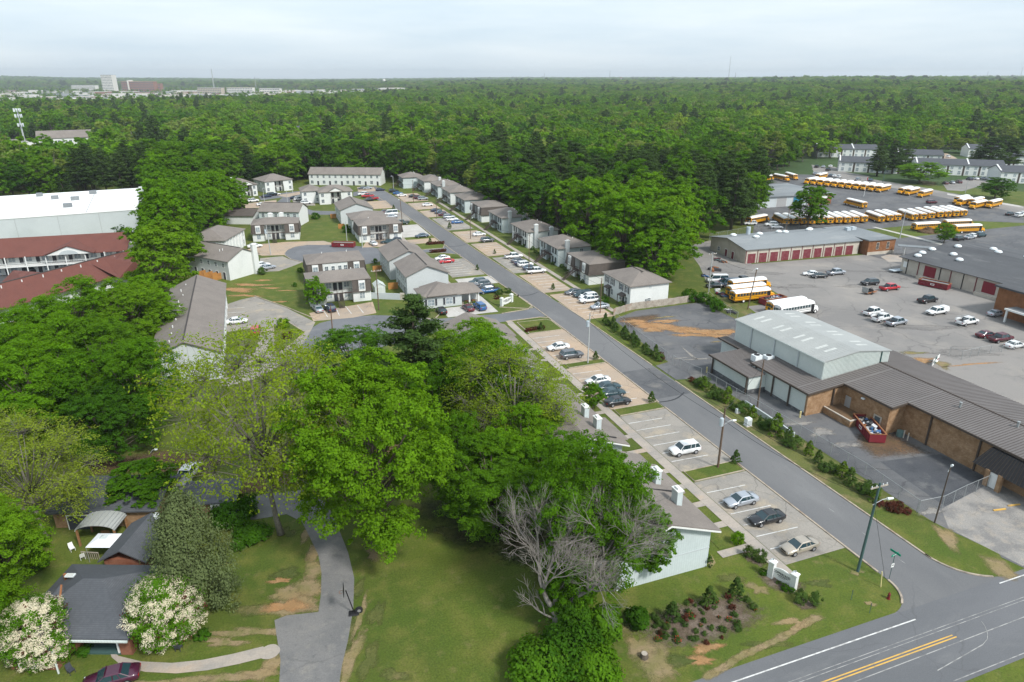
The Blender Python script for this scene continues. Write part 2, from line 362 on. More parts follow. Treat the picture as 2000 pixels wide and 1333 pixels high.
surf('door_maroon', (.165,.033,.043), .6, [((.22,.08,.085), 1.2, .5,.65,.7)], .08)
surf('door_red', (.20,.018,.030), .6, fine=.08)
surf('door_dark', (.045,.050,.060), .6, fine=.08)
surf('door_grey', (.33,.33,.33), .6, fine=.05)
surf('glass', (.085,.115,.135), .12, fine=0, spec=.7)
surf('curtain_glass', (.30,.35,.38), .2, [((.16,.20,.23), 1.2, .45,.6,.9)], 0, spec=.6)
surf('wood_stair', (.075,.056,.048), .8, fine=.2)
surf('wood_fence', (.42,.20,.055), .85, [((.32,.15,.05), .8, .45,.62,.8)], .12)
surf('wood_grey', (.40,.355,.30), .9, [((.28,.24,.20), .7, .42,.60,.85), ((.30,.17,.12), .3, .56,.7,.7)], .15, 4)
surf('wood_post', (.26,.135,.06), .85, fine=.2)
surf('pole_wood', (.125,.088,.062), .9, [((.20,.085,.035), .5, .5,.65,.7)], .2, stretch=(3,3,.4))
surf('pole_grey', (.40,.42,.42), .6, fine=.06)
surf('pole_green', (.055,.105,.100), .6, fine=.1)
surf('galv', (.34,.36,.36), .45, fine=.08, metal=.3)
surf('transformer', (.42,.48,.52), .5, fine=.05)
surf('white_box', (.70,.74,.75), .5, fine=.04)
surf('bollard', (.60,.52,.25), .7, fine=.1)
surf('wire', (.03,.03,.03), .6, fine=0)
surf('bark', (.115,.092,.072), .95, fine=.3, fine_scale=4)
surf('bark_pale', (.205,.185,.160), .95, fine=.3, fine_scale=4)
surf('dead_wood', (.225,.205,.182), .95, [((.14,.12,.11), .9, .45,.62,.8), ((.34,.32,.30), .5, .55,.7,.6)], .25, 4)
surf('sign_green', (.004,.23,.14), .45, fine=0)
surf('sign_white', (.74,.75,.73), .5, fine=.03)
surf('sign_text', (.012,.014,.02), .5, fine=0)
surf('hydrant_red', (.16,.02,.02), .5, fine=.1)
surf('black', (.014,.014,.016), .6, fine=0)
surf('rubber', (.020,.020,.022), .8, fine=0)
surf('rim', (.42,.43,.45), .35, fine=0, metal=.6)
surf('car_glass', (.020,.045,.055), .08, fine=0, spec=.8)
surf('lamp_red', (.30,.012,.012), .3, fine=0)
surf('lamp_clear', (.62,.64,.66), .2, fine=0, spec=.6)
surf('bus_yellow', (.72,.335,.010), .45, [((.62,.28,.012), .5, .5,.66,.5)], .03)
surf('bus_white', (.78,.78,.76), .5, fine=.03)
surf('dumpster_red', (.190,.020,.030), .55, [((.14,.03,.03), .9, .5,.65,.8)], .1)
surf('rust', (.26,.11,.05), .9, fine=.25)
surf('junk_light', (.52,.53,.54), .7, fine=.3); surf('junk_blue', (.06,.15,.32), .7, fine=.2); surf('junk_dark', (.05,.05,.055), .8, fine=.3)
surf('tank_green', (.10,.17,.16), .6, fine=.1)
surf('trailer_blue', (.05,.27,.42), .5, fine=.05)
surf('canopy_white', (.80,.82,.85), .7, fine=.02)
surf('city_white', (.62,.60,.56), .8, fine=.05); surf('city_tan', (.46,.40,.33), .8, fine=.05); surf('city_brick', (.26,.13,.10), .8, fine=.06); surf('city_grey', (.32,.34,.36), .8, fine=.05)
surf('rose_red', (.50,.020,.030), .7, fine=.2)
surf('blossom', (.66,.60,.43), .8, [((.62,.55,.38), 2.0, .45,.62,.7)], .1)
PAINT = dict(white=(.72,.73,.73), silver=(.40,.43,.47), grey=(.13,.14,.155), black=(.012,.013,.016), beige=(.42,.37,.305), navy=(.014,.022,.055),
             teal=(.018,.050,.062), blue=(.02,.10,.27), red=(.42,.012,.022), maroon=(.085,.010,.020), green=(.014,.040,.034), purple=(.055,.008,.028), slate=(.065,.095,.135))
for k, c in PAINT.items(): paint_mat('paint_'+k, c, .32 if k not in ('silver','grey','beige') else .28, .35 if k in ('silver','grey','beige','slate') else 0.0)
# foliage
leaf_mat('leaf_green', [(.088,.200,.011), (.070,.172,.010), (.106,.222,.013), (.080,.186,.014)])
leaf_mat('leaf_bright', [(.124,.258,.011), (.106,.236,.010), (.150,.276,.015)])
leaf_mat('leaf_deep', [(.060,.152,.012), (.050,.132,.012), (.072,.168,.012)])
leaf_mat('leaf_yellow', [(.200,.280,.022), (.178,.265,.018), (.222,.285,.036)])
leaf_mat('leaf_pale', [(.200,.270,.050), (.175,.245,.042), (.215,.255,.075)])
leaf_mat('leaf_pine', [(.060,.108,.026), (.050,.094,.024), (.072,.122,.030)], .35)
leaf_mat('leaf_cedar', [(.118,.150,.060), (.105,.138,.056)], .3)
leaf_mat('leaf_forest', [(.058,.158,.013), (.124,.280,.016), (.182,.335,.020), (.072,.188,.018), (.250,.365,.036), (.122,.268,.018), (.046,.130,.018), (.220,.300,.068), (.102,.248,.018), (.162,.318,.020), (.062,.170,.020)], .5)
leaf_mat('leaf_red', [(.115,.045,.030), (.14,.05,.035), (.09,.05,.025)])
leaf_mat('leaf_shrub', [(.078,.140,.032), (.095,.158,.036), (.066,.125,.030)])
leaf_mat('leaf_conifer', [(.120,.190,.022), (.100,.170,.020), (.085,.150,.024)], .3)
def fence_mesh_mat():
    m, nt, out = new_mat('chain_link')
    t = N(nt, 'ShaderNodeTexCoord'); sx = N(nt, 'ShaderNodeSeparateXYZ'); nt.links.new(t.outputs['Object'], sx.inputs[0])
    s1 = N(nt, 'ShaderNodeMath', operation='ADD'); nt.links.new(sx.outputs[0], s1.inputs[0]); nt.links.new(sx.outputs[1], s1.inputs[1])
    fs = []
    for sg in ('ADD', 'SUBTRACT'):
        a = N(nt, 'ShaderNodeMath', operation=sg); nt.links.new(s1.outputs[0], a.inputs[0]); nt.links.new(sx.outputs[2], a.inputs[1])
        b = N(nt, 'ShaderNodeMath', operation='MULTIPLY'); b.inputs[1].default_value = 9.0; nt.links.new(a.outputs[0], b.inputs[0])
        c = N(nt, 'ShaderNodeMath', operation='FRACT'); nt.links.new(b.outputs[0], c.inputs[0])
        d = N(nt, 'ShaderNodeMath', operation='LESS_THAN'); d.inputs[1].default_value = .06; nt.links.new(c.outputs[0], d.inputs[0]); fs.append(d)
    mxm = N(nt, 'ShaderNodeMath', operation='MAXIMUM'); nt.links.new(fs[0].outputs[0], mxm.inputs[0]); nt.links.new(fs[1].outputs[0], mxm.inputs[1])
    tr = N(nt, 'ShaderNodeBsdfTransparent'); p = N(nt, 'ShaderNodeBsdfPrincipled'); p.inputs['Base Color'].default_value = (.20,.21,.21,1); p.inputs['Roughness'].default_value = .5
    mx = N(nt, 'ShaderNodeMixShader'); nt.links.new(mxm.outputs[0], mx.inputs[0]); nt.links.new(tr.outputs[0], mx.inputs[1]); nt.links.new(p.outputs[0], mx.inputs[2])
    nt.links.new(mx.outputs[0], out.inputs['Surface'])
fence_mesh_mat()
MAT['slate_shutter'] = MAT['door_dark']
# ------------------------------------------------------------------ terrain and ground
def sstep(a, b, t):
    t = np.clip((t-a)/(b-a), 0, 1); return t*t*(3-2*t)
def terrain(x, y):
    x = np.asarray(x, float); y = np.asarray(y, float)
    r = np.hypot(x, y); X = x*_cy-y*_sy; Y = x*_sy+y*_cy
    t = X/np.maximum(np.abs(Y), 60.0)
    amp = 3 + 11*sstep(-.35, .05, t) + 13*sstep(.08, .45, t)
    z = amp*sstep(700, 2400, r)
    z = z + 5*sstep(800, 1600, r)*(np.sin(x/310.)*np.cos(y/410.+.7))*(.4+.6*sstep(-.3, .1, t))
    z = z + sstep(4200, 9000, r)*(10 + 34*sstep(-.30, -.62, t)*(.6+.4*np.sin(t*14.)) + 12*np.sin(t*9.+1.)*.5)
    return z*(r > 600)
def make_ground():
    radii = [0, 60, 120, 200, 300, 420, 560, 700, 850, 1000, 1200, 1400, 1600, 1850, 2100, 2400, 2800, 3300, 3900, 4600, 5500, 6500, 7500, 9000, 11000, 14000]
    n = 180; mb = MB()
    v = [(0,0,0)]; f = []
    for r in radii[1:]:
        a = np.arange(n)*2*math.pi/n
        xs, ys = r*np.cos(a), r*np.sin(a); zs = terrain(xs, ys)
        v += list(zip(xs.tolist(), ys.tolist(), zs.tolist()))
    for k in range(n): f.append((0, 1+k, 1+(k+1) % n))
    for i in range(len(radii)-2):
        for k in range(n): f.append((1+i*n+k, 1+(i+1)*n+k, 1+(i+1)*n+(k+1) % n, 1+i*n+(k+1) % n))
    mb.v, mb.f = v, f
    mb.mi = [0]*n + [0 if radii[1+i] < 420 else 1 for i in range(len(radii)-2) for k in range(n)]
    return tag(mb.build('ground', ['lawn', 'far_ground'], smooth=True), kind='structure')
make_ground()

def sheet(name, pts, mat, z, parent=None):
    pts = [(p[0], p[1]) for p in pts]
    a = sum(pts[i][0]*pts[(i+1) % len(pts)][1]-pts[(i+1) % len(pts)][0]*pts[i][1] for i in range(len(pts)))
    if a < 0: pts = pts[::-1]
    o = MB().poly([(p[0], p[1], z) for p in pts]).build(name, mat, parent)
    if parent is None: tag(o, kind='structure')
    return o
def soft(name, pts, mat, z):
    """patch whose rim breaks up into the ground around it"""
    n = len(pts); cx, cy = sum(p[0] for p in pts)/n, sum(p[1] for p in pts)/n
    v = [(cx, cy, z)]; f = []; e = [1.0]
    for k, (s, ev) in enumerate(((.55, .85), (1.15, 0.0))):
        v += [(cx+(p[0]-cx)*s, cy+(p[1]-cy)*s, z) for p in pts]; e += [ev]*n
    a = sum(pts[i][0]*pts[(i+1) % n][1]-pts[(i+1) % n][0]*pts[i][1] for i in range(n))
    for i in range(n):
        j = (i+1) % n; t1 = (0, 1+i, 1+j); t2 = (1+i, 1+n+i, 1+n+j, 1+j)
        f += [t1, t2] if a > 0 else [t1[::-1], t2[::-1]]
    mb = MB(); mb.v, mb.f, mb.mi = v, f, [0]*len(f); o = mb.build(name, mat+'_soft')
    at = o.data.attributes.new('edge', 'FLOAT', 'POINT'); at.data.foreach_set('value', e)
    return tag(o, kind='structure')
def rect(name, x0, y0, x1, y1, mat, z, parent=None): return sheet(name, [(x0,y0),(x1,y0),(x1,y1),(x0,y1)], mat, z, parent)
def blob(cx, cy, rx, ry, seed, rot=0, n=22, rough=.32):
    q = random.Random(seed); ph = [q.uniform(0, 6.28) for _ in range(4)]
    out = []
    for i in range(n):
        a = 6.28319*i/n
        k = 1+rough*(.5*math.sin(2*a+ph[0])+.35*math.sin(3*a+ph[1])+.3*math.sin(5*a+ph[2])+.22*q.uniform(-1, 1))
        x, y = rx*k*math.cos(a), ry*k*math.sin(a)
        out.append((cx+x*math.cos(rot)-y*math.sin(rot), cy+x*math.sin(rot)+y*math.cos(rot)))
    return out
def kerb(pts, w=.22, h=.13, mat='kerb', closed=False):
    mb = MB(); pts = [Vector((p[0], p[1])) for p in pts]
    n = len(pts); L, Rr = [], []
    for i in range(n):
        if closed: a, b = pts[(i-1) % n], pts[(i+1) % n]
        else: a, b = pts[max(i-1, 0)], pts[min(i+1, n-1)]
        d = (b-a).normalized(); q = Vector((-d.y, d.x))*w/2
        L.append(pts[i]+q); Rr.append(pts[i]-q)
    for i in range(n if closed else n-1):
        j = (i+1) % n
        b = [(Rr[i].x,Rr[i].y,0),(Rr[j].x,Rr[j].y,0),(L[j].x,L[j].y,0),(L[i].x,L[i].y,0)]
        mb.hexa(b, [(p[0],p[1],h) for p in b])
    return tag(mb.build('kerb', mat), kind='structure')
def line(parent, x0, y0, x1, y1, w, z, mat='line_white'):
    a, b = Vector((x0, y0)), Vector((x1, y1)); d = (b-a).normalized(); q = Vector((-d.y, d.x))*w/2
    return sheet('painted_line', [a-q, b-q, b+q, a+q], mat, z, parent)
def arc(cx, cy, r, a0, a1, n=10): return [(cx+r*math.cos(R(a0+(a1-a0)*i/n)), cy+r*math.sin(R(a0+(a1-a0)*i/n))) for i in range(n+1)]

# street, highway
SL = [(60.45,44),(60.5,90),(60.5,130),(60.2,150),(58.8,176),(57.4,212),(57.0,250),(56.0,285),(53.4,330),(50.5,352)]
SR = [(68.1,44),(68.1,97),(67.8,130),(67.0,151),(65.2,196),(64.1,240),(62.6,298),(60.4,338),(58.5,358)]
corner_l = arc(56.4, 42.6, 4.05, -90, 0)
corner_r = arc(74.0, 44.4, 5.9, 180, 266, 10)
street = sheet('street', [(60.45,38.45),(60.45,42.6)]+SL+SR[::-1]+[(68.1,44.0),(68.1,38.45)], 'street_asphalt', .022)
sheet('street_flare', [(60.45,38.45)]+corner_l[::-1]+[(56.4,38.45)], 'street_asphalt', .022, street); sheet('street_flare', [(68.1,38.45),(73.9,38.45)]+corner_r[::-1][:-1]+[(68.1,44.3)], 'street_asphalt', .022, street)
highway = rect('highway', -400, 29.8, 500, 38.6, 'highway_asphalt', .016)
kerb(SL[1:3]+SL[3:4]); kerb([(60.45,44),(60.5,88)]); kerb(corner_l[4:]); kerb(SL[3:])
kerb([(68.1,43.6),(68.1,96.5)]); kerb(corner_r[:9]); kerb([(68.0,104.5),(67.8,130),(67.2,147)])
kerb(SR[3:])
for (x0,y0,x1,y1,w,m) in [(-60,37.55,58.2,37.15,.14,'line_white'),(-60,34.75,59.8,34.28,.13,'line_yellow'),(-60,34.42,60.0,33.98,.13,'line_yellow'),
        (-60,35.25,200,35.72,.07,'line_faded'),(30,35.05,200,35.50,.07,'line_faded'),(-60,32.75,200,34.2,.09,'line_faded'),(61.5,32.35,54.5,31.6,.09,'line_faded'),(54.8,30.2,140,30.1,.09,'line_faded'),(71.5,37.9,140,37.5,.13,'line_white')]:
    line(highway, x0, y0, x1, y1, w, .034, m)
pth = [(61.5,32.35),(62.6,32.7),(63.3,33.2),(64.0,34.0),(64.3,34.6)]
for a, b in zip(pth, pth[1:]): line(highway, a[0], a[1], b[0], b[1], .055, .034, 'line_faded')
# worn centre line dashes and tar seams on the street
for i in range(3): line(street, 64.6-i*.02, 44+i*5.3, 64.55-i*.02, 44.9+i*5.3, .06, .030, 'line_faded')
for (y, dx) in ((90.0, 1.6), (155.4, 1.3), (214.5, 1.0)):
    c = [(60.7+ (66.9-60.7)*t+ (0 if y < 120 else -(y-120)*.03), y+dx*t*1.2-.9*math.sin(t*3.1)) for t in np.linspace(0, 1, 9)]
    mb = MB()
    for a, b in zip(c, c[1:]): mb.poly([(a[0],a[1]-.16,.031),(b[0],b[1]-.16,.031),(b[0],b[1]+.16,.031),(a[0],a[1]+.16,.031)])
    mb.build('tar_seam', 'tar', street)
rect('court_patch', 60.9, 91.2, 67.8, 103.5, 'lot_asphalt', .027, street)
tag(sheet('lawn', [(61.5,26),(66,28.2),(120,28.4),(120,-40),(40,-40),(40,12)], 'lawn', .06), kind='structure')
kerb([(58.5,24.0),(61.0,26.4),(64,28.1),(70,28.6),(110,28.7)])

# lawns with their own edges
LAWN = dict(corner=[(-60,39.2),(20,39.2),(50,39.0),(56.3,38.9)]+[(p[0]-.2,p[1]+.1) for p in corner_l[2:]]+[(60.25,48.3),(52.2,48.0),(49.5,47.4),(45,48.6),(45.3,64),(30,64),(30,58),(12,56),(6.5,48),(-60,44)])
for (x0,y0,x1,y1) in [(51.9,66.9,60.2,69.5),(51.9,87.8,60.2,90.2),(52.4,108.8,60.2,110.7)]: rect('lawn', x0,y0,x1,y1,'lawn',.10); kerb([(x0,y0),(x1,y0),(x1,y1),(x0,y1)], closed=True, w=.16)
for (y0,y1) in [(53.5,56.9),(58.2,61.5),(62.8,66.0),(71.5,76),(77.5,80.5),(82,85),(92,96.5),(98.5,104),(106,113),(115,119.5),(121,130)]:
    rect('lawn', 46.2, y0, 49.8, y1, 'lawn', .055)
sheet('lawn', [(52.3,129.0),(60.1,128.9),(60.1,135.2),(59.2,136.4),(52.3,136.6)], 'lawn', .11); kerb([(52.3,129.0),(60.1,128.9),(60.1,135.2),(59.2,136.4),(52.3,136.6)], closed=True)
sheet('lawn', [(52.3,148.6),(58.2,145.2),(59.6,145.4),(60.0,147),(59.7,155.5),(56.5,158.5),(51,166.5),(49.6,166.5)], 'lawn', .11); kerb([(52.3,148.6),(58.2,145.2),(59.6,145.4),(60.0,147),(59.7,155.5),(56.5,158.5)])
sheet('lawn', [(68.35,104.9),(72.0,104.9),(72.6,118),(74.2,132.5),(67.6,136),(67.7,130)], 'lawn', .012)
sheet('verge', [(68.35,44)]+[(p[0]+.1,p[1]+.2) for p in corner_r[2:8]]+[(75,47.2),(74.2,52),(74.2,64),(73.8,80),(72.8,94),(71.0,96.3),(68.3,96.3)], 'lawn_dry', .012)
sheet('lawn', [(68.4,43.2),(69.2,41),(71.2,39.4),(74.6,38.8),(76.4,41.5),(74.8,47.5),(74.0,53),(68.4,53)], 'lawn', .022)

# bays left of the street, sidewalk, lines
def bay(x0, y0, x1, y1, mat, lines=(), z=.030, faded=False, lx=None):
    b = rect('parking_bay', x0, y0, x1, y1, mat, z)
    for ly in lines:
        a, c = lx if lx else (x0+.25, x0+(x1-x0)*.72)
        line(b, a, ly, c, ly-.25, .22 if faded else .13, z+.012, 'line_worn' if faded else 'line_white')
    return b
bay(51.6, 48.6, 60.35, 66.7, 'bay_grey', [64.0, 61.4, 58.9, 56.4, 54.0, 51.5])
bay(51.6, 69.7, 60.35, 87.6, 'bay_grey', [85.0, 82.5, 80.0, 77.5, 75.0, 72.5])
bay(51.6, 90.4, 60.35, 108.6, 'bay_tan', [106, 103.4, 100.8, 98.2, 95.6, 93.0])
bay(51.6, 110.9, 60.35, 128.8, 'bay_tan', [126, 123.4, 120.8, 118.2, 115.6, 113.0])
sw = rect('sidewalk', 49.9, 47.2, 51.5, 136.6, 'walk', .060)
for i in range(48): MB().box(49.9, 48+i*1.85, .060, 51.5, 48.03+i*1.85, .064).build('joint', 'gravel', sw)
for y in (57.5, 62.1, 66.4, 70.6, 76.7, 81.2, 90, 97.4, 105, 114, 120.2): rect('sidewalk', 45.6, y-.55, 49.88, y+.55, 'walk', .058)
rect('sidewalk', 45.6, 52.1, 49.88, 53.3, 'walk', .058)
rect('sidewalk', 50.2, 136.6, 51.6, 138.6, 'walk', .050)
# side street to the court in front of the office
S1 = [(60.6,138.4),(50,138.3),(40,138.0),(34,136.8)]+[(p[0],p[1]) for p in GP((700,690),(640,740),(585,740),(560,690),(585,655),(624,632),(654,624),(690,619),(732,616),(790,618),(858,623))]+[(50.5,143.9),(57,144.2),(60.6,145.6)]
sheet('side_street', S1, 'court_asphalt', .020)
kerb([(60.2,137.2),(58.6,138.3),(50.4,138.2)]); kerb([(59.8,146.6),(58.2,144.7),(51.2,143.9)])
bay(38.6, 145.6, 50.3, 152.6, 'walk_white', (), .032)
b = [o for o in COL.objects if o.name.startswith('parking_bay')][-1]
for x in (41.9, 44.4, 46.9): line(b, x, 146.6, x-.4, 151.6, .12, .045)
sheet('lawn', GP((815,603),(855,600),(858,616),(848,624),(822,618)), 'lawn_dry', .05); kerb(GP((822,619),(836,624),(850,623),(859,614),(854,603)))
rect('sidewalk', 49.0, 145.5, 50.9, 168, 'walk_white', .050)
ob = sheet('parking_bay', GP((604,612),(728,590),(735,612),(690,621),(612,628)), 'bay_tan', .030)
for q in ((630,604,640,620),(656,602,663,617),(675,599,687,614),(698,597,710,612)): a, c = G(q[0],q[1]), G(q[2],q[3]); line(ob, a.x, a.y, c.x, c.y, .16, .044)
lt = sheet('parking_bay', GP((440,596),(470,586),(498,580),(560,602),(616,630),(600,660),(575,700),(500,740),(430,760),(432,690)), 'bay_grey', .026)
for i in range(4): a, c = G(441,603+i*9), G(478,601+i*9); line(lt, a.x, a.y, c.x, c.y, .14, .040)
kerb(GP((498,579),(560,601),(614,623)))
sheet('lawn', GP((440,556),(500,540),(590,530),(600,560),(606,598),(614,622),(560,600),(498,578),(441,590)), 'lawn', .012)
for i, (px, py, rx, ry) in enumerate([(460,566,6,2.6),(490,557,5,1.6),(530,563,4,.7),(545,590,2.5,.7),(478,578,4.5,1.1),(560,568,2.6,.6),(515,548,3,.8)]):
    c = G(px, py); soft('dirt_patch', blob(c.x, c.y, rx, ry, 40+i, R(-20), rough=.6), 'soil', .018)
sheet('lawn', GP((440,650),(500,640),(505,665),(498,690),(436,700)), 'lawn', .040)
sheet('lawn', GP((534,640),(560,628),(596,650),(560,680),(538,690)), 'lawn', .045); kerb(GP((534,640),(560,628),(596,650),(560,680),(538,690)), closed=True)
# the round court and the second entry
sheet('court', GP((556,497),(560,488),(578,481),(610,478),(660,478),(730,484),(765,490),(830,486),(866,480),(880,486),(893,499),(850,492),(800,497),(770,505),(720,516),(660,526),(600,516),(566,506)), 'court_asphalt', .024)
kerb(GP((592,513),(568,507),(557,500),(556,495),(562,488),(578,482),(600,479)))
sheet('parking_bay', GP((478,490),(512,477),(560,473),(632,471),(655,477),(640,479),(600,479),(574,483),(558,491),(556,499),(512,500)), 'bay_tan', .028)
sheet('parking_bay', GP((508,505),(552,501),(566,507),(590,513),(565,523),(545,530),(505,532)), 'bay_grey', .028)
sheet('lawn', GP((545,530),(590,514),(600,525),(560,532)), 'lawn', .04)
sheet('parking_bay', GP((708,484),(716,470),(760,465),(790,470),(775,482)), 'bay_tan', .029)
sheet('lawn', GP((590,444),(612,430),(640,416),(690,430),(700,470),(660,478),(590,470)), 'lawn', .014)
sheet('lawn', [(48.8,200),(57,199.5),(58,203),(52,207),(47.5,206.5)], 'lawn', .11); sheet('lawn', [(47.5,213.5),(55.6,213.2),(56.9,217),(56.5,221),(47,221)], 'lawn', .11)
kerb([(57.6,199.6),(58.2,202.4),(54,206.6),(48,206.8)]); kerb([(47.5,213.3),(55.6,213.0),(57.1,217)])
bay(49.0, 168.6, 60.0-.6, 176.0, 'walk_white', (), .031)
bay(48.8, 178.0, 58.4, 197.8, 'bay_grey', [180.5,183,185.5,188,190.5,193,195.4], .031, True)
bay(47.0, 222, 56.9, 229, 'bay_tan', (), .031); bay(46.0, 233, 56.6, 254, 'walk_white', [236,239,242,245,248,251], .031, True)
bay(44.0, 262, 56.3, 282, 'bay_grey', (), .031); bay(42.0, 292, 55.4, 312, 'bay_tan', (), .031)
rect('sidewalk', 45.4, 168, 46.9, 262, 'walk', .05)
# far loop
sheet('side_street', GP((752,374),(766,382),(752,397),(735,390),(715,380),(690,384),(690,376),(720,370)), 'court_asphalt', .024)
sheet('side_street', GP((505,384),(560,376),(602,372),(604,378),(575,386),(566,393),(570,400),(612,412),(655,413),(655,420),(606,420),(548,404),(540,396),(552,386),(510,392)), 'court_asphalt', .024)
sheet('parking_bay', GP((480,398),(540,391),(540,402),(510,406),(470,408)), 'bay_tan', .026); sheet('parking_bay', GP((540,382),(600,373),(604,376),(560,386)), 'bay_tan', .029)
sheet('parking_bay', GP((697,366),(730,366),(735,374),(700,376)), 'bay_tan', .028)
sheet('parking_bay', GP((570,388),(612,388),(616,402),(575,402)), 'bay_grey', .029)
# bays right of the street
for (y0, y1, m, fd) in [(133.0,153.6,'bay_tan',1),(155.6,173.6,'bay_tan',1),(176.0,195.2,'bay_grey',1),(197.4,215.4,'bay_tan',1),(217.8,236,'bay_tan',1),(239,263,'bay_grey',1),(266,281,'bay_tan',1),(284,301,'bay_tan',1),(305,328,'bay_tan',1)]:
    xl = 67.6-(y0-133)*.030; n = int((y1-y0)/2.6)
    bay(xl+.1, y0, 75.4-(y0-133)*.010, y1, m, [y0+2.4+i*2.6 for i in range(n)], .031, True, lx=(xl+1.8, 75.2-(y0-133)*.010))
rect('sidewalk', 76.2, 136, 77.5, 300, 'walk', .05)
sheet('lawn', [(77.6,136),(94,136),(94,345),(77.6,345)], 'lawn', .014)

# lots on the right
sheet('yard_lot', [(74.6,46),(74.4,82),(73.6,96),(68.5,97.0),(68.5,104),(71.9,104.8),(72.6,118),(74.0,131),(82,134.6),(104,134.9),(107,126),(107,104),(125,92),(125,40),(90,38.7),(76.6,38.7)], 'lot_asphalt', .018)
sheet('school_yard', [(100,96),(106.5,104),(106.5,118),(109,128),(122,128),(124,137),(113,147),(124,157),(136,161),(177,158),(186,155),(180,140),(172,140),(171,104),(220,104),(220,40),(128,40),(112,60),(112,90)], 'yard_asphalt', .024)
sheet('school_yard', [(112,148.5),(121,165),(131,187),(144,192),(150,186),(136.5,160.6),(124.2,156.8),(113.5,147.2)], 'yard_asphalt', .0222)
sheet('apron', [(75.2,47),(76.8,39.0),(125,38.9),(125,52),(90,52.4),(78,50.3)], 'gravel', .027)
soft('apron', GP((1905,1080),(1960,1092),(2000,1130),(1985,1140),(1950,1130),(1925,1110)), 'dry_soil', .031)
lotp = soft('loading_patch', [(79.5,62.5),(89.6,60.5),(90,68),(86.8,70),(83,70),(80,66.5)], 'brown_soil', .026)
sheet('loading_patch', [(79,50.6),(90.3,51.5),(90.3,60.4),(80.2,62)], 'dark_asphalt', .0262)
for i, (px,py,rx,ry) in enumerate([(1262,635,5.0,2.2),(1295,638,5.0,2.4),(1335,645,5.5,2.2),(1375,649,5.5,2.2),(1415,649,4.5,2.0),(1300,628,4,1.3),(1275,645,3.2,1.5),(1350,655,4.5,1.3),(1240,628,3.4,1.6),(1400,657,3.5,1.2)]): c = G(px,py); soft('dirt_patch', blob(c.x, c.y, rx, ry, 560+i, R(-24), rough=.45), 'soil', .0335+.0004*i)
if 0: soft('dirt_patch', [(p.x,p.y) for p in GP((1236,640),(1262,632),(1290,630),(1310,638),(1340,642),(1436,640),(1440,651),(1400,658),(1340,652),(1300,650),(1285,641),(1262,636),(1240,642))], 'soil', .034)
soft('dirt_patch', [(p.x,p.y) for p in GP((1200,622),(1232,618),(1290,612),(1300,622),(1262,628),(1236,642),(1222,640))], 'brown_soil', .033)
for i, (px, py, rx, ry, m) in enumerate([(1330,700,3,.4,'gravel'),(1360,702,3,.6,'gravel'),(1300,620,3,.6,'dry_soil'),(1345,690,.3,5.5,'gravel'),(1605,845,3,1.2,'gravel'),(1650,870,2.6,.9,'gravel'),(1560,828,3,.8,'gravel'),(1400,668,2,.3,'dry_soil'),(1800,705,4,1.6,'soil'),(1840,712,1.4,3,'dry_soil'),(1900,712,6,.5,'soil'),(1780,690,3,1.0,'dry_soil')]):
    c = G(px, py); soft('dirt_patch', blob(c.x, c.y, rx, ry, 70+i, R(-10), rough=.6), m, .036)
for (px,py,rx,ry) in [(1700,560,9,2),(1800,640,8,2.5),(1560,560,6,2),(1880,690,9,2),(1650,530,12,1.6),(1500,535,5,1.5)]:
    c = G(px, py); soft('dirt_patch', blob(c.x, c.y, rx, ry, int(px), R(-20), rough=.5), 'yard_asphalt', .030)
sheet('loading_patch', GP((1720,502),(1745,495),(1770,498),(1762,512),(1735,512)), 'walk', .034)
# bus lot, far road, school lawns
sheet('lawn', GP((1385,600),(1400,575),(1425,575),(1450,592),(1470,610),(1440,625)), 'lawn_dry', .034)
sheet('bus_lot', GP((1470,462),(1530,452),(1640,447),(1700,448),(1790,440),(1900,432),(2000,436),(2000,418),(1952,408),(1900,384),(1800,368),(1690,350),(1600,342),(1500,340),(1468,352),(1478,400)), 'lot_asphalt', .020)
sheet('lawn', GP((1640,452),(1700,450),(1790,442),(1900,435),(2000,441),(2000,458),(1885,472),(1780,478),(1740,470),(1700,462)), 'lawn', .026)
rect('school_lot', 178, 140, 330, 172, 'lot_asphalt', .030)
sheet('sidewalk', GP((1703,444),(1710,444),(1842,476),(1838,479)), 'walk_white', .040)
sheet('far_road', GP((1585,322),(1620,330),(1700,350),(1800,366),(1900,386),(2010,405),(2010,420),(1900,398),(1780,374),(1680,357),(1590,340)), 'yard_asphalt', .026)
sheet('sidewalk', GP((1850,378),(1990,402),(2000,406),(1990,405),(1850,381)), 'walk_white', .034)
sheet('apartment_lot', GP((1840,358),(1890,350),(1940,352),(1920,362),(1880,374),(1850,372)), 'yard_asphalt', .030)
sheet('apartment_lot', GP((1585,332),(1630,326),(1650,336),(1700,345),(1690,350),(1640,345)), 'yard_asphalt', .030)
sheet('apartment_lot', GP((1795,302),(1850,300),(1870,310),(1820,314)), 'bay_tan', .030)
soft('dirt_patch', GP((1790,352),(1830,356),(1832,364),(1800,362)), 'dry_soil', .030)

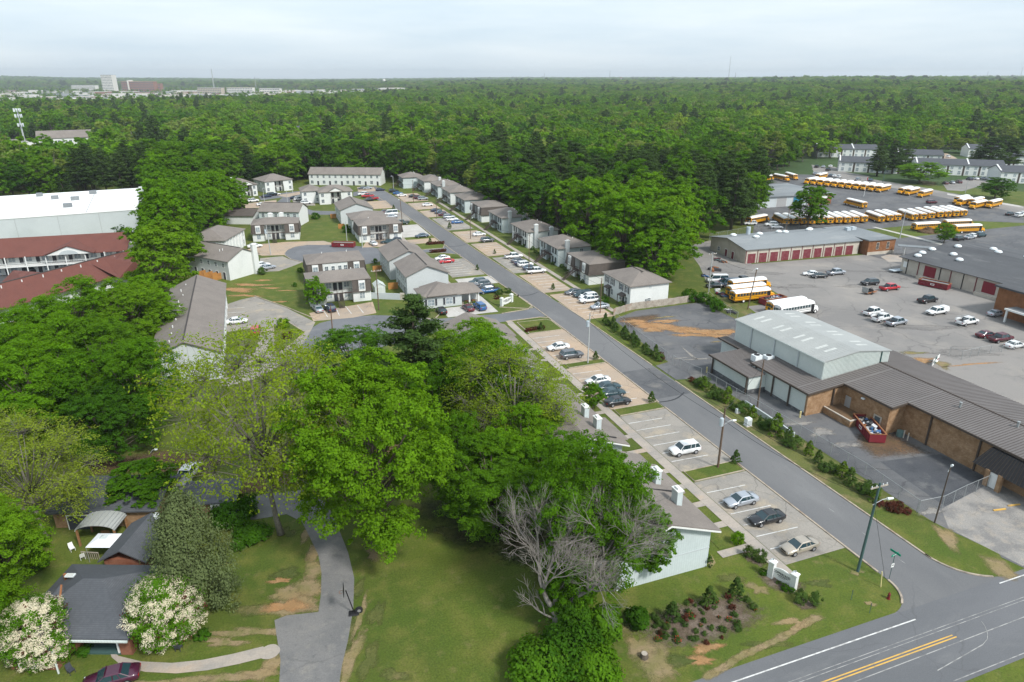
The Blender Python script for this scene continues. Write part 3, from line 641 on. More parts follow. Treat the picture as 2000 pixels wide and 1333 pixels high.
# lower left: drive, bare ground, garden walk
DRV = GP((545,1340),(548,1290),(540,1240),(536,1212),(560,1203),(622,1196),(627,1160),(628,1120),(622,1085),(605,1050),(590,1020),(560,1005),(500,1015),(440,1020),(440,985),(520,965),(590,958),(640,985),(660,1030),(680,1080),(692,1130),(690,1190),(680,1250),(668,1300),(662,1340))
sheet('driveway', DRV, 'old_drive', .030)
for i, (px,py,rx,ry) in enumerate([(598,1045,.9,1.6),(612,1080,1.0,2.2),(612,1115,1.4,2.2),(600,1150,2.2,2.4),(585,1180,2.8,1.6),(550,1192,3.2,1.2),(560,1160,2.2,1.2)]): c = G(px,py); soft('dirt_patch', blob(c.x, c.y, rx, ry, 500+i, R(-20), rough=.35), 'dry_soil', .0215+.0004*i)
for i, (px,py,rx,ry) in enumerate([(530,1300,1.2,1.8),(500,1318,2.2,.9),(440,1325,2.8,.7),(370,1330,2.8,.6),(300,1336,2.6,.6)]): c = G(px,py); soft('dirt_patch', blob(c.x, c.y, rx, ry, 520+i, R(-20), rough=.35), 'dry_soil', .0245+.0004*i)
for i, (px,py,rx,ry,m) in enumerate([(490,1235,4.5,.8,'dry_soil'),(440,1255,3,.6,'dry_soil'),(560,1185,2.5,1.2,'soil'),(545,1135,1.6,.5,'soil'),(685,1290,.9,4,'dry_soil'),(705,1200,.5,3,'dry_soil'),(730,1080,1.2,1.5,'dry_soil'),(300,905,11,4.5,'brown_soil'),(720,900,7,7,'brown_soil'),(870,800,8,6,'brown_soil'),(560,930,8,4,'brown_soil'),(930,860,7,8,'brown_soil'),(860,900,5,9,'forest_floor'),(960,990,9,8,'forest_floor'),(1100,1080,7,7,'forest_floor'),(1150,1240,4,2.5,'dry_soil'),(1280,1290,2.4,3,'dry_soil'),(1250,1265,1.5,2,'dry_soil'),(1370,1290,1.6,.6,'soil'),(1380,1265,2.0,.7,'soil'),(1480,1150,1.3,1,'dry_soil'),(1540,1215,1.5,.6,'dry_soil'),(1700,1180,.7,.4,'dry_soil'),(1672,1118,.9,.6,'dry_soil'),(1820,1000,2,.8,'gravel'),(1850,1050,1.5,2.5,'dry_soil')]):
    c = G(px, py); soft('dirt_patch', blob(c.x, c.y, rx, ry, 100+i, R(-20), rough=.55), m, .024+.0004*i)
dp = GP((1390,1318),(1450,1280),(1520,1250),(1560,1225),(1590,1210)); w = .55
for i in range(13):
    t = i/12*(len(dp)-1); k = min(int(t), len(dp)-2); p = dp[k].lerp(dp[k+1], t-k); soft('dirt_path', blob(p.x, p.y, 1.5, .5, 300+i, R(8), rough=.3), 'dry_soil', .019+.0003*i)
wp = [G(*q) for q in ((215,1275),(235,1292),(280,1303),(340,1306),(400,1300),(460,1288),(520,1273))]
gw = sheet('garden_path', [(p.x-.25,p.y+.75) for p in wp]+[(p.x+.25,p.y-.75) for p in wp[::-1]], 'walk', .045)
c = G(527, 1274); sheet('stepping_disc', blob(c.x, c.y, .95, .95, 3, rough=.04), 'walk', .050)
# planting beds near the corner
BED1 = GP((1245,1232),(1262,1215),(1300,1185),(1335,1178),(1375,1168),(1425,1160),(1460,1165),(1480,1185),(1494,1205),(1470,1225),(1430,1240),(1370,1262),(1320,1268),(1280,1255))
BED2 = GP((1478,1118),(1500,1105),(1535,1125),(1568,1140),(1575,1155),(1550,1162),(1515,1155),(1485,1135))
BED3 = GP((1440,1070),(1455,1066),(1500,1100),(1490,1110),(1460,1098))
BED4 = GP((1548,1178),(1570,1168),(1600,1180),(1595,1190),(1565,1192))
for b in (BED1, BED2, BED3, BED4):
    n_ = len(b); cx_, cy_ = sum(p[0] for p in b)/n_, sum(p[1] for p in b)/n_; soft('mulch_bed', [(cx_+(p[0]-cx_)*1.14, cy_+(p[1]-cy_)*1.14) for p in b], 'mulch', .036)
for i, (px,py,rx,ry) in enumerate([(720,1290,1.0,2.6),(735,1200,.9,2.4),(770,1320,1.6,.9),(560,1120,1.6,1.4),(500,1190,2.6,1.2),(700,1150,.7,2.2),(690,1230,.7,2.2),(676,1290,.8,2.0),(625,1105,.6,2.4),(545,1270,.7,2.4),(560,1040,1.2,1.2),(880,1040,3.0,1.4),(1330,1290,2.4,.8),(1600,1140,1.4,.9),(1430,1130,1.6,1.0),(1500,1260,2.4,.6)]): c = G(px,py); soft('dry_grass', blob(c.x, c.y, rx, ry, 600+i, R(-20), rough=.5), 'lawn_dry', .0122+.0004*i)
sheet('mulch_bed', GP((1382,1100),(1390,1085),(1398,1100),(1388,1112)), 'dry_soil', .037)
# ------------------------------------------------------------------ buildings
_wc = {}
def window_mesh(w, h, fm, pm, mull=1):
    k = (round(w,2), round(h,2), fm, pm, mull)
    if k not in _wc:
        t = .09
        a = MB(); a.box(-w/2-t,-.07,-t,w/2+t,.0,.0); a.box(-w/2-t,-.07,h,w/2+t,.0,h+t); a.box(-w/2-t,-.07,0,-w/2,.0,h); a.box(w/2,-.07,0,w/2+t,.0,h)
        if mull: a.box(-.03,-.055,0,.03,.0,h); a.box(-w/2,-.05,h*.5-.025,-.03,.0,h*.5+.025); a.box(.03,-.05,h*.5-.025,w/2,.0,h*.5+.025)
        b = MB().box(-w/2,-.03,0,w/2,.0,h)
        _wc[k] = (a.mesh('window', fm), b.mesh('pane', pm))
    return _wc[k]
class Bld:
    def __init__(s, name, label, cat, cx, cy, W, D, rot=0, group=None):
        s.W, s.D = W, D
        s.root = thing(name, label, cat, (cx, cy, 0), R(rot), group)
    def part(s, name, mb, mat, parent=None, smooth=False): return mb.build(name, mat, parent or s.root, smooth)
    def on(s, side, u, z, out=0.0):
        W, D = s.W/2, s.D/2
        return {'S': ((u,-D-out,z),0), 'N': ((u,D+out,z),math.pi), 'E': ((W+out,u,z),math.pi/2), 'W': ((-W-out,u,z),-math.pi/2)}[side]
    def win(s, side, u, z, w=1.3, h=1.4, fm='trim_white', pm='glass', out=0.0, mull=1, parent=None):
        a, b = window_mesh(w, h, fm, pm, mull); loc, rz = s.on(side, u, z, out)
        o = put('window', a, parent or s.root, loc, rz); put('pane', b, o); return o
    def door(s, side, u, z=0, w=1.0, h=2.1, mat='door_dark', out=0.0, fm='trim_white', name='door'):
        loc, rz = s.on(side, u, z, out)
        k = ('door', w, h, mat, fm)
        if k not in _wc:
            a = MB().box(-w/2,-.05,.02,w/2,0,h); f = MB(); f.box(-w/2-.1,-.07,.02,-w/2,0,h+.1); f.box(w/2,-.07,.02,w/2+.1,0,h+.1); f.box(-w/2,-.07,h,w/2,0,h+.1)
            _wc[k] = (a.mesh('door', mat), f.mesh('frame', fm))
        a, f = _wc[k]; o = put(name, a, s.root, loc, rz); put('frame', f, o); return o
    def slab(s, name, mat, side, u0, u1, z0, z1, d, parent=None):
        W, D = s.W/2, s.D/2; m = MB()
        if side == 'S': m.box(u0,-D-d,z0,u1,-D+.01,z1)
        if side == 'N': m.box(u0,D-.01,z0,u1,D+d,z1)
        if side == 'E': m.box(W-.01,u0,z0,W+d,u1,z1)
        if side == 'W': m.box(-W-d,u0,z0,-W+.01,u1,z1)
        return s.part(name, m, mat, parent)
def gable_mb(W, D, ze, zr, axis, over=.5, t=.16):
    """gable roof slabs centred on 0,0; ridge along axis"""
    m = MB(); h = (W if axis == 'y' else D)/2; L = (D if axis == 'y' else W)/2+over
    s = (zr-ze)/h; o = h+over; zo = ze-s*over
    prof = [(-o,zo),(0,zr),(o,zo),(o,zo+t),(0,zr+t),(-o,zo+t)]
    m.vprism(prof[::-1] if axis == 'y' else prof, 'y' if axis == 'y' else 'x', -L, L)
    return m
def hip_mb(W, D, ze, zr, over=.5, t=.16, ridge=None):
    m = MB(); a, b = W/2+over, D/2+over
    if ridge is None: ridge = 'x' if W >= D else 'y'
    if ridge == 'x': r = max(a-b*.95, .3); p, q = (-r,0,zr), (r,0,zr)
    else: r = max(b-a*.95, .3); p, q = (0,-r,zr), (0,r,zr)
    c = [(-a,-b,ze),(a,-b,ze),(a,b,ze),(-a,b,ze)]; cb = [(x,y,z-t) for x,y,z in c]
    v = cb+c+[p,q]
    f = [(3,2,1,0),(0,1,5,4),(1,2,6,5),(2,3,7,6),(3,0,4,7)]
    if ridge == 'x': f += [(4,5,9,8),(6,7,8,9),(5,6,9),(7,4,8)]
    else: f += [(5,6,9,8),(7,4,8,9),(4,5,8),(6,7,9)]
    return m.add(v, f)
def wall_mb(W, D, h, gable=None, zr=0, notch=None):
    m = MB(); a, b = W/2, D/2
    pts = [(-a,-b),(a,-b),(a,b),(-a,b)]
    if notch:
        side, u0, u1, d = notch
        if side == 'S': pts = [(-a,-b),(u0,-b),(u0,-b+d),(u1,-b+d),(u1,-b),(a,-b),(a,b),(-a,b)]
        if side == 'W': pts = [(-a,-b),(a,-b),(a,b),(-a,b),(-a,u1),(-a+d,u1),(-a+d,u0),(-a,u0)]
        if side == 'E': pts = [(-a,-b),(a,-b),(a,u0),(a-d,u0),(a-d,u1),(a,u1),(a,b),(-a,b)]
    m.prism(pts, 0, h)
    if gable == 'y':
        for y in (-b, b-.12): m.vprism([(-a,h),(a,h),(0,zr)], 'y', y+.12, y) if False else m.vprism([(a,h),(-a,h),(0,zr)], 'y', y, y+.12)
    if gable == 'x':
        for x in (-a, a-.12): m.vprism([(-b,h),(b,h),(0,zr)], 'x', x, x+.12)
    return m
def chimney(b, x, y, z0, z1, parent=None, w=1.1, d=.7, mat='siding_gray'):
    c = b.part('chimney', MB().cbox(x, y, z0, w, d, z1-z0), mat, parent)
    k = b.part('cap', MB().cbox(x, y, z1-.02, w+.16, d+.16, .14).cbox(x, y, z1+.12, w*.62, d*.62, .22), 'trim_white', c if c.parent is b.root else parent)
    return c
def stair(b, side, u, z1, run, w=1.1, dirn=1):
    """outside wooden stair with landing, leaving the wall squarely and coming down"""
    m = MB(); n = 12
    st = b.part('staircase', MB(), 'wood_stair') if False else None
    for i in range(n):
        t = i/n; z = z1*(1-t)-.12; d = .9+run*t
        m.box(u-w/2, -d-run/n, z-.05, u+w/2, -d, z)
    for sx in (-w/2-.05, w/2):
        m.hexa([(u+sx,-.9-run,-.02),(u+sx+.05,-.9-run,-.02),(u+sx+.05,-.9,z1-.35),(u+sx,-.9,z1-.35)], [(u+sx,-.9-run,.2),(u+sx+.05,-.9-run,.2),(u+sx+.05,-.9,z1),(u+sx,-.9,z1)])
        m.hexa([(u+sx,-.9-run,.85),(u+sx+.05,-.9-run,.85),(u+sx+.05,-.9,z1+.85),(u+sx,-.9,z1+.85)], [(u+sx,-.9-run,.95),(u+sx+.05,-.9-run,.95),(u+sx+.05,-.9,z1+.95),(u+sx,-.9,z1+.95)])
        for i in range(0, n+1, 3):
            t = i/n; m.box(u+sx, -.9-run*t-.05, max(z1*(1-t)-.1, 0), u+sx+.05, -.9-run*t, z1*(1-t)+.9)
    me = m.mesh('staircase', 'wood_stair'); loc, rz = b.on(side, 0, 0)
    return put('staircase', me, b.root, loc, rz)
def balcony(b, side, u0, u1, z, d=1.0, rail='wood_stair'):
    m = MB(); m.box(u0,-d,z-.16,u1,.0,z)
    m.box(u0,-d,z+.9,u1,-d+.06,z+.97)
    k = int((u1-u0)/.3)
    for i in range(k+1): x = u0+(u1-u0-.05)*i/k; m.box(x,-d+.01,z,x+.05,-d+.05,z+.9)
    for x in (u0, u1-.1): m.box(x,-d,0,x+.1,-d+.1,z-.16)
    loc, rz = b.on(side, 0, 0)
    return put('balcony', m.mesh('balcony', rail), b.root, loc, rz)
def roof_vents(b, roof, spots, z): 
    for (x, y, zz) in spots: b.part('vent_pipe', MB().cyl(x, y, zz-.3, zz+.45, .11, n=6), 'trim_white', roof)

# row along the far side of the street: eleven fourplexes, nearest first
ROW = [ # y0, y1, kind, x0, label
 (136.9,150.4,'town',81.5,'two-storey white townhouse block with brown hip roof beside the grey plank fence'),
 (158.0,171.8,'mansard',81.0,'brown shingle mansard fourplex next to the townhouse block by the plank fence'),
 (178.5,192.5,'stair',81.2,'white fourplex with one tall chimney just past the mansard block on the row'),
 (203.0,217.5,'stair',81.4,'white fourplex with two chimneys on its end wall in the middle of the row'),
 (228.0,242.5,'stair',81.6,'white fourplex with a chimney on its street corner, fifth along the row'),
 (249.0,262.5,'mansard',80.6,'dark mansard fourplex standing among white ones, sixth along the row'),
 (269.5,283.5,'stair2',80.2,'white fourplex seventh along the street row, under the dark wood'),
 (290.5,304.5,'stair2',80.0,'white fourplex eighth along the street row, under the dark wood'),
 (310.5,324.0,'stair',79.6,'white fourplex ninth along the street row with a roof chimney'),
 (328.0,342.0,'stair2',77.5,'white fourplex tenth along the street row, last but one before the wood'),
 (344.5,355.0,'stair2',70.5,'white fourplex standing at the far end of the street row')]
for i, (y0, y1, kind, x0, lab) in enumerate(ROW):
    D = y1-y0; W = 10.6
    b = Bld('apartment_block', lab, 'building', x0+W/2, (y0+y1)/2, W, D, group=None)
    if kind == 'town':
        b.part('wall', wall_mb(W, D, 5.5), 'siding_white'); r = b.part('roof', hip_mb(W, D, 5.6, 7.7, .55, ridge='y'), 'shingle')
        b.part('vent_strip', MB().box(-.12,-3.2,7.62,.12,3.2,7.74), 'roof_vent_strip', r)
        for u in (-5.0,-2.2,2.2,5.0):
            b.win('W', u, 3.4, 1.0, 1.5); b.win('W', u, .9, .9, 1.4)
            for q in (-.85, .85): b.slab('shutter', 'slate_shutter', 'W', u+q-.18, u+q+.18, 3.3, 5.0, .05)
        for u in (-3.6, 3.6):
            b.door('W', u, 0, 1.0, 2.1)
            loc, rz = b.on('W', u, 0)
            pm = MB(); pm.box(-1.1,-1.3,2.45,1.1,0,2.6); pm.box(-1.0,-1.25,0,-.86,-1.11,2.45); pm.box(.86,-1.25,0,1.0,-1.11,2.45); pm.hexa([(-1.1,-1.3,2.6),(1.1,-1.3,2.6),(1.1,0,2.6),(-1.1,0,2.6)], [(-1.0,-1.2,2.63),(1.0,-1.2,2.63),(1.0,0,3.0),(-1.0,0,3.0)])
            put('porch', pm.mesh('porch', 'shingle_dark'), b.root, loc, rz)
        b.win('S', 0, 1.2, .7, .8, 'trim_white'); b.slab('meter_box', 'galv', 'S', -1.0, -.4, .6, 1.9, .25); b.slab('vent_grille', 'panel_grey', 'S', -.2, .5, 4.5, 5.0, .04)
        continue
    nt = (-1.7, 1.7)
    if kind == 'mansard':
        b.part('wall', wall_mb(W, D, 5.5, notch=('W', nt[0], nt[1], 2.6)), 'siding_white')
        sk = MB(); o = .5; a, c = W/2, D/2
        def skirt(p0, p1, n, e0=0., e1=0.):
            p0, p1, n = Vector(p0), Vector(p1), Vector(n); d = (p1-p0).normalized()
            bo = [p0-d*e0+n*o, p1+d*e1+n*o, p1, p0]; tp = [p0+n*.08, p1+n*.08, p1, p0]
            sk.hexa([(q.x,q.y,2.7) for q in bo], [(q.x,q.y,5.6) for q in tp])
        skirt((-a,-c),(a,-c),(0,-1),o,o); skirt((a,-c),(a,c),(1,0)); skirt((a,c),(-a,c),(0,1),o,o); skirt((-a,c),(-a,nt[1]),(-1,0)); skirt((-a,nt[0]),(-a,-c),(-1,0))
        b.part('mansard_skirt', sk, 'shingle_dark'); b.part('roof', hip_mb(W, D, 5.75, 6.9, .2, ridge='y'), 'shingle')
        for u in (-4.5, 4.5):
            dm = b.slab('dormer', 'trim_white', 'W', u-.75, u+.75, 2.9, 5.5, .55); b.win('W', u, 3.3, 1.1, 1.7, 'trim_white', 'curtain_glass', .56); b.win('W', u, .8, 1.2, 1.5, 'trim_white', 'curtain_glass')
        stair(b, 'W', 0, 2.75, 3.6); balcony(b, 'W', nt[0], nt[1], 2.75, .9)
        for u in (-1.0, 1.0): b.door('W', u, 0, .95, 2.05, out=-2.6); b.door('W', u, 2.75, .95, 2.05, out=-2.6)
    else:
        wm = 'siding_white' if i % 2 else 'siding_cool'
        b.part('wall', wall_mb(W, D, 5.4, notch=('W', nt[0], nt[1], 2.6)), wm); r = b.part('roof', hip_mb(W, D, 5.5, 7.5, .6, ridge='y'), 'shingle')
        for u in (-5.2,-3.2, 3.2, 5.2): b.win('W', u, 3.4, .9, 1.5, 'trim_dark', 'glass'); b.win('W', u, .7, .9, 1.6, 'trim_dark', 'glass')
        b.win('S', 2.2, 3.6, 1.0, 1.2); b.win('S', 2.2, 1.0, 1.0, 1.2)
        stair(b, 'W', 0, 2.75, 3.6); balcony(b, 'W', -2.8, 2.8, 2.75, 1.0)
        for u in (-1.0, 1.0): b.door('W', u, 0, .95, 2.05, out=-2.6); b.door('W', u, 2.75, .95, 2.05, out=-2.6)
        if kind == 'stair':
            chimney(b, -2.6, -D/2-.36, 0, 7.6, w=1.3)
            if i in (3, 4): chimney(b, 2.8, -D/2-.36, 0, 6.4, w=1.3)
        if i == 8: chimney(b, -2.0, 2.0, 6.0, 8.0, r)
        roof_vents(b, r, [(1.5,-2,6.9),(2.2,3,6.7)], 0)

# west side of the street
def townhouse(lab, x0, y0, x1, y1, ze, zr, axis, wall='siding_white', rot=0, cx=None, cy=None, W=None, D=None, group=None, roof='shingle', over=.45):
    if W is None: W, D, cx, cy = x1-x0, y1-y0, (x0+x1)/2, (y0+y1)/2
    b = Bld('townhouse', lab, 'building', cx, cy, W, D, rot, group)
    b.part('wall', wall_mb(W, D, ze, axis, zr-.05), wall); b.r = b.part('roof', gable_mb(W, D, ze+.06, zr, axis, over), roof)
    L = (D if axis == 'y' else W)/2-.6
    b.part('vent_strip', (MB().box(-.13,-L,zr+.12,.13,L,zr+.24) if axis == 'y' else MB().box(-L,-.13,zr+.12,L,.13,zr+.24)), 'roof_vent_strip', b.r)
    return b

t = townhouse('pale gabled townhouse block with plain end wall beside the rental office', 33.2, 164.4, 44.0, 178.6, 5.4, 7.7, 'y', 'siding_gray')
for u in (-5.4,-3,-.6,1.8,4.2): t.win('W', u, 3.3, 1.0, 1.4); t.win('W', u, .7, 1.0, 1.5); 
for u in (-4.2, 3.0): t.door('W', u, 0, .95, 2.05)
for u in (-5,-2,1,4): t.win('E', u, 3.3, 1.0, 1.4); t.win('E', u, .8, 1.0, 1.4)
t = townhouse('pale gabled townhouse block directly behind the one beside the office', 32.2, 181.8, 43.2, 197.0, 5.4, 7.7, 'y', 'siding_gray')
for u in (-5.4,-3,-.6,1.8,4.2): t.win('W', u, 3.3, 1.0, 1.4); t.win('W', u, .7, 1.0, 1.5)
for u in (-5,-2,1,4): t.win('E', u, 3.3, 1.0, 1.4); t.win('E', u, .8, 1.0, 1.4)
# rental office
b = Bld('rental_office', 'low grey office with hip roof, dark shutters and open porch by the entrance sign', 'building', 41.9, 157.2, 14.4, 7.4)
wm = MB().prism([(-7.2,-3.7),(2.4,-3.7),(2.4,-.6),(7.2,-.6),(7.2,3.7),(-7.2,3.7)], 0, 2.9); b.part('wall', wm, 'siding_gray')
r = b.part('roof', hip_mb(14.4, 7.4, 3.05, 4.7, .55), 'shingle'); b.part('roof_hip', hip_mb(7.0, 8.6, 3.3, 5.3, .2, ridge='y'), 'shingle', r).location.x = -2.6
for u in (-5.3, -.8):
    b.win('S', u, .7, 1.7, 1.5, 'trim_white', 'curtain_glass')
    for q in (-1.25, 1.25): b.slab('shutter', 'door_dark', 'S', u+q-.24, u+q+.24, .6, 2.3, .06)
for x in (4.4, 6.7): b.part('porch_post', MB().cbox(x, -3.5, 0, .35, .35, 2.9), 'trim_white')
b.part('porch_floor', MB().box(2.45,-3.7,0,7.2,-.65,.12), 'walk'); b.part('porch_bench', MB().box(3.6,-2.6,.12,4.6,-2.1,.55).box(5.4,-2.6,.12,6.2,-2.0,.6), 'wood_post')
# mansard fourplexes on the west side
def mansard(lab, x0, y0, x1, y1, rot=0, chims=(), stairs=True, hs=5.5, group=None, cx=None, cy=None):
    W, D = x1-x0, y1-y0
    if cx is None: cx, cy = (x0+x1)/2, (y0+y1)/2
    b = Bld('apartment_block', lab, 'building', cx, cy, W, D, rot, group)
    n0, n1 = -W*.24, W*.20
    b.part('wall', wall_mb(W, D, hs, notch=('S', n0, n1, 2.2)), 'siding_white')
    sk = MB(); o = .5; a, c = W/2, D/2
    def skirt(p0, p1, n, e0=0., e1=0.):
        p0, p1, n = Vector(p0), Vector(p1), Vector(n); d = (p1-p0).normalized()
        sk.hexa([(q.x,q.y,2.6) for q in (p0-d*e0+n*o, p1+d*e1+n*o, p1, p0)], [(q.x,q.y,hs+.1) for q in (p0+n*.08, p1+n*.08, p1, p0)])
    skirt((-a,-c),(n0,-c),(0,-1)); skirt((n1,-c),(a,-c),(0,-1)); skirt((a,-c),(a,c),(1,0),o,o); skirt((a,c),(-a,c),(0,1)); skirt((-a,c),(-a,-c),(-1,0),o,o)
    b.part('mansard_skirt', sk, 'shingle_dark'); r = b.part('roof', hip_mb(W, D, hs+.25, hs+1.7, .25, ridge='x'), 'shingle')
    for u in (-W*.37, W*.355):
        b.slab('dormer', 'trim_white', 'S', u-.8, u+.8, 2.8, hs-.1, .55); b.win('S', u, 3.3, 1.2, 1.6, 'trim_white', 'curtain_glass', .56); b.win('S', u, .8, 1.2, 1.5, 'trim_white', 'curtain_glass')
    for u in (n0+1.1, n1-1.1): b.win('S', u, 3.5, 1.2, 1.3, 'trim_white', 'curtain_glass', -2.2); b.win('S', u, .9, 1.2, 1.3, 'trim_white', 'curtain_glass', -2.2)
    for u in (n0+2.6, n1-2.6): b.door('S', u, 0, .95, 2.05, out=-2.2); b.door('S', u, 2.75, .95, 2.05, out=-2.2)
    balcony(b, 'S', n0, n1, 2.75, .5)
    if stairs: stair(b, 'S', (n0+n1)/2, 2.75, 3.2, 1.2)
    for (x, y) in chims: chimney(b, x, y, hs, hs+2.6, r, 1.5, .9, 'siding_white')
    roof_vents(b, r, [(-W*.2,.5,hs+1.4),(W*.25,1,hs+1.3)], 0)
    return b
mansard('grey mansard fourplex with black stair and a leafy tree at its corner', 9.4, 165.2, 24.2, 175.6)
b2 = mansard('grey mansard fourplex turned towards the round court, right behind another mansard block', 10.8, 184.2, 25.8, 195.4, stairs=False)
b2.slab('bay_wall', 'siding_white', 'S', -3.6, 3.2, 2.6, 5.5, .06)
for u in (-2.6,-.9,.9,2.4): b2.win('S', u, 3.4, .8, 1.3, out=.07)
mansard('grey mansard fourplex facing the red roll-off bin on the round court', 31.3, 230.5, 45.8, 241.0)
mansard('grey mansard fourplex with two white roof chimneys behind the round court', -1.8, 243.8, 13.3, 253.5, -6, [(-1.6,1.6),(2.0,1.6)])
def plex(lab, cx, cy, W, D, rot=0, zr=7.3, pediment=False, wall='siding_white', notch=True, chim=(), side='S'):
    b = Bld('apartment_block', lab, 'building', cx, cy, W, D, rot)
    nt = (-2.2, 2.2)
    b.part('wall', wall_mb(W, D, 5.3, notch=(side, nt[0], nt[1], 1.8) if notch else None), wall)
    r = b.part('roof', hip_mb(W, D, 5.4, zr, .5), 'shingle')
    if notch:
        balcony(b, side, nt[0], nt[1], 2.7, .3)
        for u in (-1.2, 1.2): b.door(side, u, 0, .95, 2.05, out=-1.8); b.door(side, u, 2.7, .95, 2.05, out=-1.8)
    half = (W if side in 'SN' else D)/2
    for u in (-half+1.4, half-1.4): b.win(side, u, 3.4, 1.1, 1.3); b.win(side, u, .8, 1.1, 1.4)
    for u in (-D/2+2, 0, D/2-2):
        if side == 'S': b.win('W', u, 3.4, .9, 1.2); b.win('W', u, .9, .9, 1.2)
    if pediment:
        m = MB(); m.vprism([(3.1,5.4),(-3.1,5.4),(0,6.9)], 'y', -D/2-.35, -D/2+.2); p = b.part('pediment', m, 'trim_white')
        m = MB(); s = .24
        m.hexa([(-3.5,-D/2-.6,5.3),(0,-D/2-.6,7.05),(0,1.0,7.05),(-3.5,-D/2+1.2,5.3)], [(-3.5,-D/2-.6,5.45),(0,-D/2-.6,7.2),(0,1.0,7.2),(-3.5,-D/2+1.2,5.45)])
        m.hexa([(0,-D/2-.6,7.05),(3.5,-D/2-.6,5.3),(3.5,-D/2+1.2,5.3),(0,1.0,7.05)], [(0,-D/2-.6,7.2),(3.5,-D/2-.6,5.45),(3.5,-D/2+1.2,5.45),(0,1.0,7.2)])
        b.part('pediment_roof', m, 'shingle', r)
    for (x, y) in chim: chimney(b, x, y, 4.8, 7.9, r, 1.3, .8, 'siding_white')
    return b
plex('hip-roofed grey block half hidden behind the street-side mansard fourplex', 37.4, 250.2, 12.5, 12.0, 0, 7.2, wall='siding_gray')
t = townhouse('gabled pale block with small orange fence between the mansard block and the far lot', 29.6, 264.0, 41.8, 281.0, 5.3, 7.6, 'y', 'siding_gray')
for u in (-6,-3,0,3,6): t.win('W', u, 3.3, 1.0, 1.3); t.win('W', u, .8, 1.0, 1.3)
plex('white block with gabled entrance bay and shrubs, in front of the long townhouses', 33.6, 316.5, 14.2, 11.0, 0, 7.6, True)
plex('grey-roofed wing at the back corner of the white block with the entrance bay', 23.6, 322.0, 8.0, 10.5, 0, 7.4, False, notch=False)
c0 = Vector((44.0, 366.5))
b = townhouse('long white two-storey townhouse terrace closing off the far end of the apartments', 0,0,0,0, 5.6, 8.4, 'x', 'siding_white', -24, 46.8, 371.0, 37.5, 10.0)
for i in range(12):
    u = -17.2+i*3.12; b.win('S', u, 3.7, 1.0, 1.3); (b.door('S', u, 0, 1.0, 2.1) if i % 2 else b.win('S', u, .8, 1.3, 1.5))
plex('white hip-roofed block with open balconies at the edge of the far wood', 9.5, 362.5, 14.0, 13.0, 22, 8.0)
plex('small white block with gabled porch tucked against the left-hand wood', -5.5, 350.5, 9.5, 12.5, 28, 8.0, True, chim=[(-2.5,3.5)])
t = townhouse('grey-green townhouse block with bright white gable end and a round shrub', 0,0,0,0, 5.4, 7.8, 'x', 'siding_cool', -24, 9.6, 273.6, 15.2, 9.6)
t.part('gable_wall', MB().box(7.6,-4.8,0,7.66,4.8,5.4).vprism([(-4.8,5.4),(4.8,5.4),(0,7.7)], 'x', 7.6, 7.66), 'trim_white')
for u in (-6,-3.6,-1.2,1.2,3.6,6): t.win('S', u, 3.3, 1.0, 1.4); t.win('S', u, .7, 1.1, 1.5)
t = townhouse('brown-roofed low block with cream end wall beside the green-grey townhouses', 0,0,0,0, 3.2, 5.0, 'x', 'siding_white', -24, -5.5, 283.0, 13.0, 10.0, roof='shingle_dark')
b = plex('white block with tall pilasters along its court side, beside the trees', -13.2, 234.5, 12.0, 17.0, -20, 7.9, notch=False, side='E')
for u in (-7.5,-5,-2.5,0,2.5,5,7.5): b.slab('pilaster', 'trim_white', 'E', u-.2, u+.2, 0, 5.2, .3)
t = townhouse('grey townhouse block with big white windowless gable end and end chimney', 0,0,0,0, 5.4, 7.9, 'y', 'siding_gray', 40, -10.6, 206.4, 10.4, 17.0)
t.part('gable_wall', MB().box(-5.2,-8.56,0,5.2,-8.5,5.4).vprism([(5.2,5.4),(-5.2,5.4),(0,7.8)], 'y', -8.56, -8.5), 'siding_white')
chimney(t, 3.6, -9.0, 0, 8.3, None, 1.5, .9, 'siding_white')
for u in (-6.5,-3.5,-.5,2.5,5.5): t.win('W', u, 3.4, .9, 1.2); t.door('W', u, 0, .95, 2.05)
for u in (-5.0, -1.5): t.slab('privacy_screen', 'wood_fence', 'W', u-.06, u+.06, 0, 1.8, 2.8)
roof_vents(t, t.r, [(-2,-3,7.2),(-2.5,-2.4,7.0),(1.5,4,7.3)], 0)
t = townhouse('long townhouse block with bare grey-brown roof beside the big trees', -21.0, 127.0, -9.5, 173.6, 5.4, 8.0, 'y', 'siding_gray')
for i in range(14): t.win('E', -21.5+i*3.3, 3.4, 1.0, 1.3); (t.door('E', -21.5+i*3.3, 0, .95, 2.05) if i % 2 else t.win('E', -21.5+i*3.3, .8, 1.3, 1.4))
roof_vents(t, t.r, [(-2.6+.4*math.sin(i*3.), -20+i*4.3, 7.0) for i in range(10)], 0)
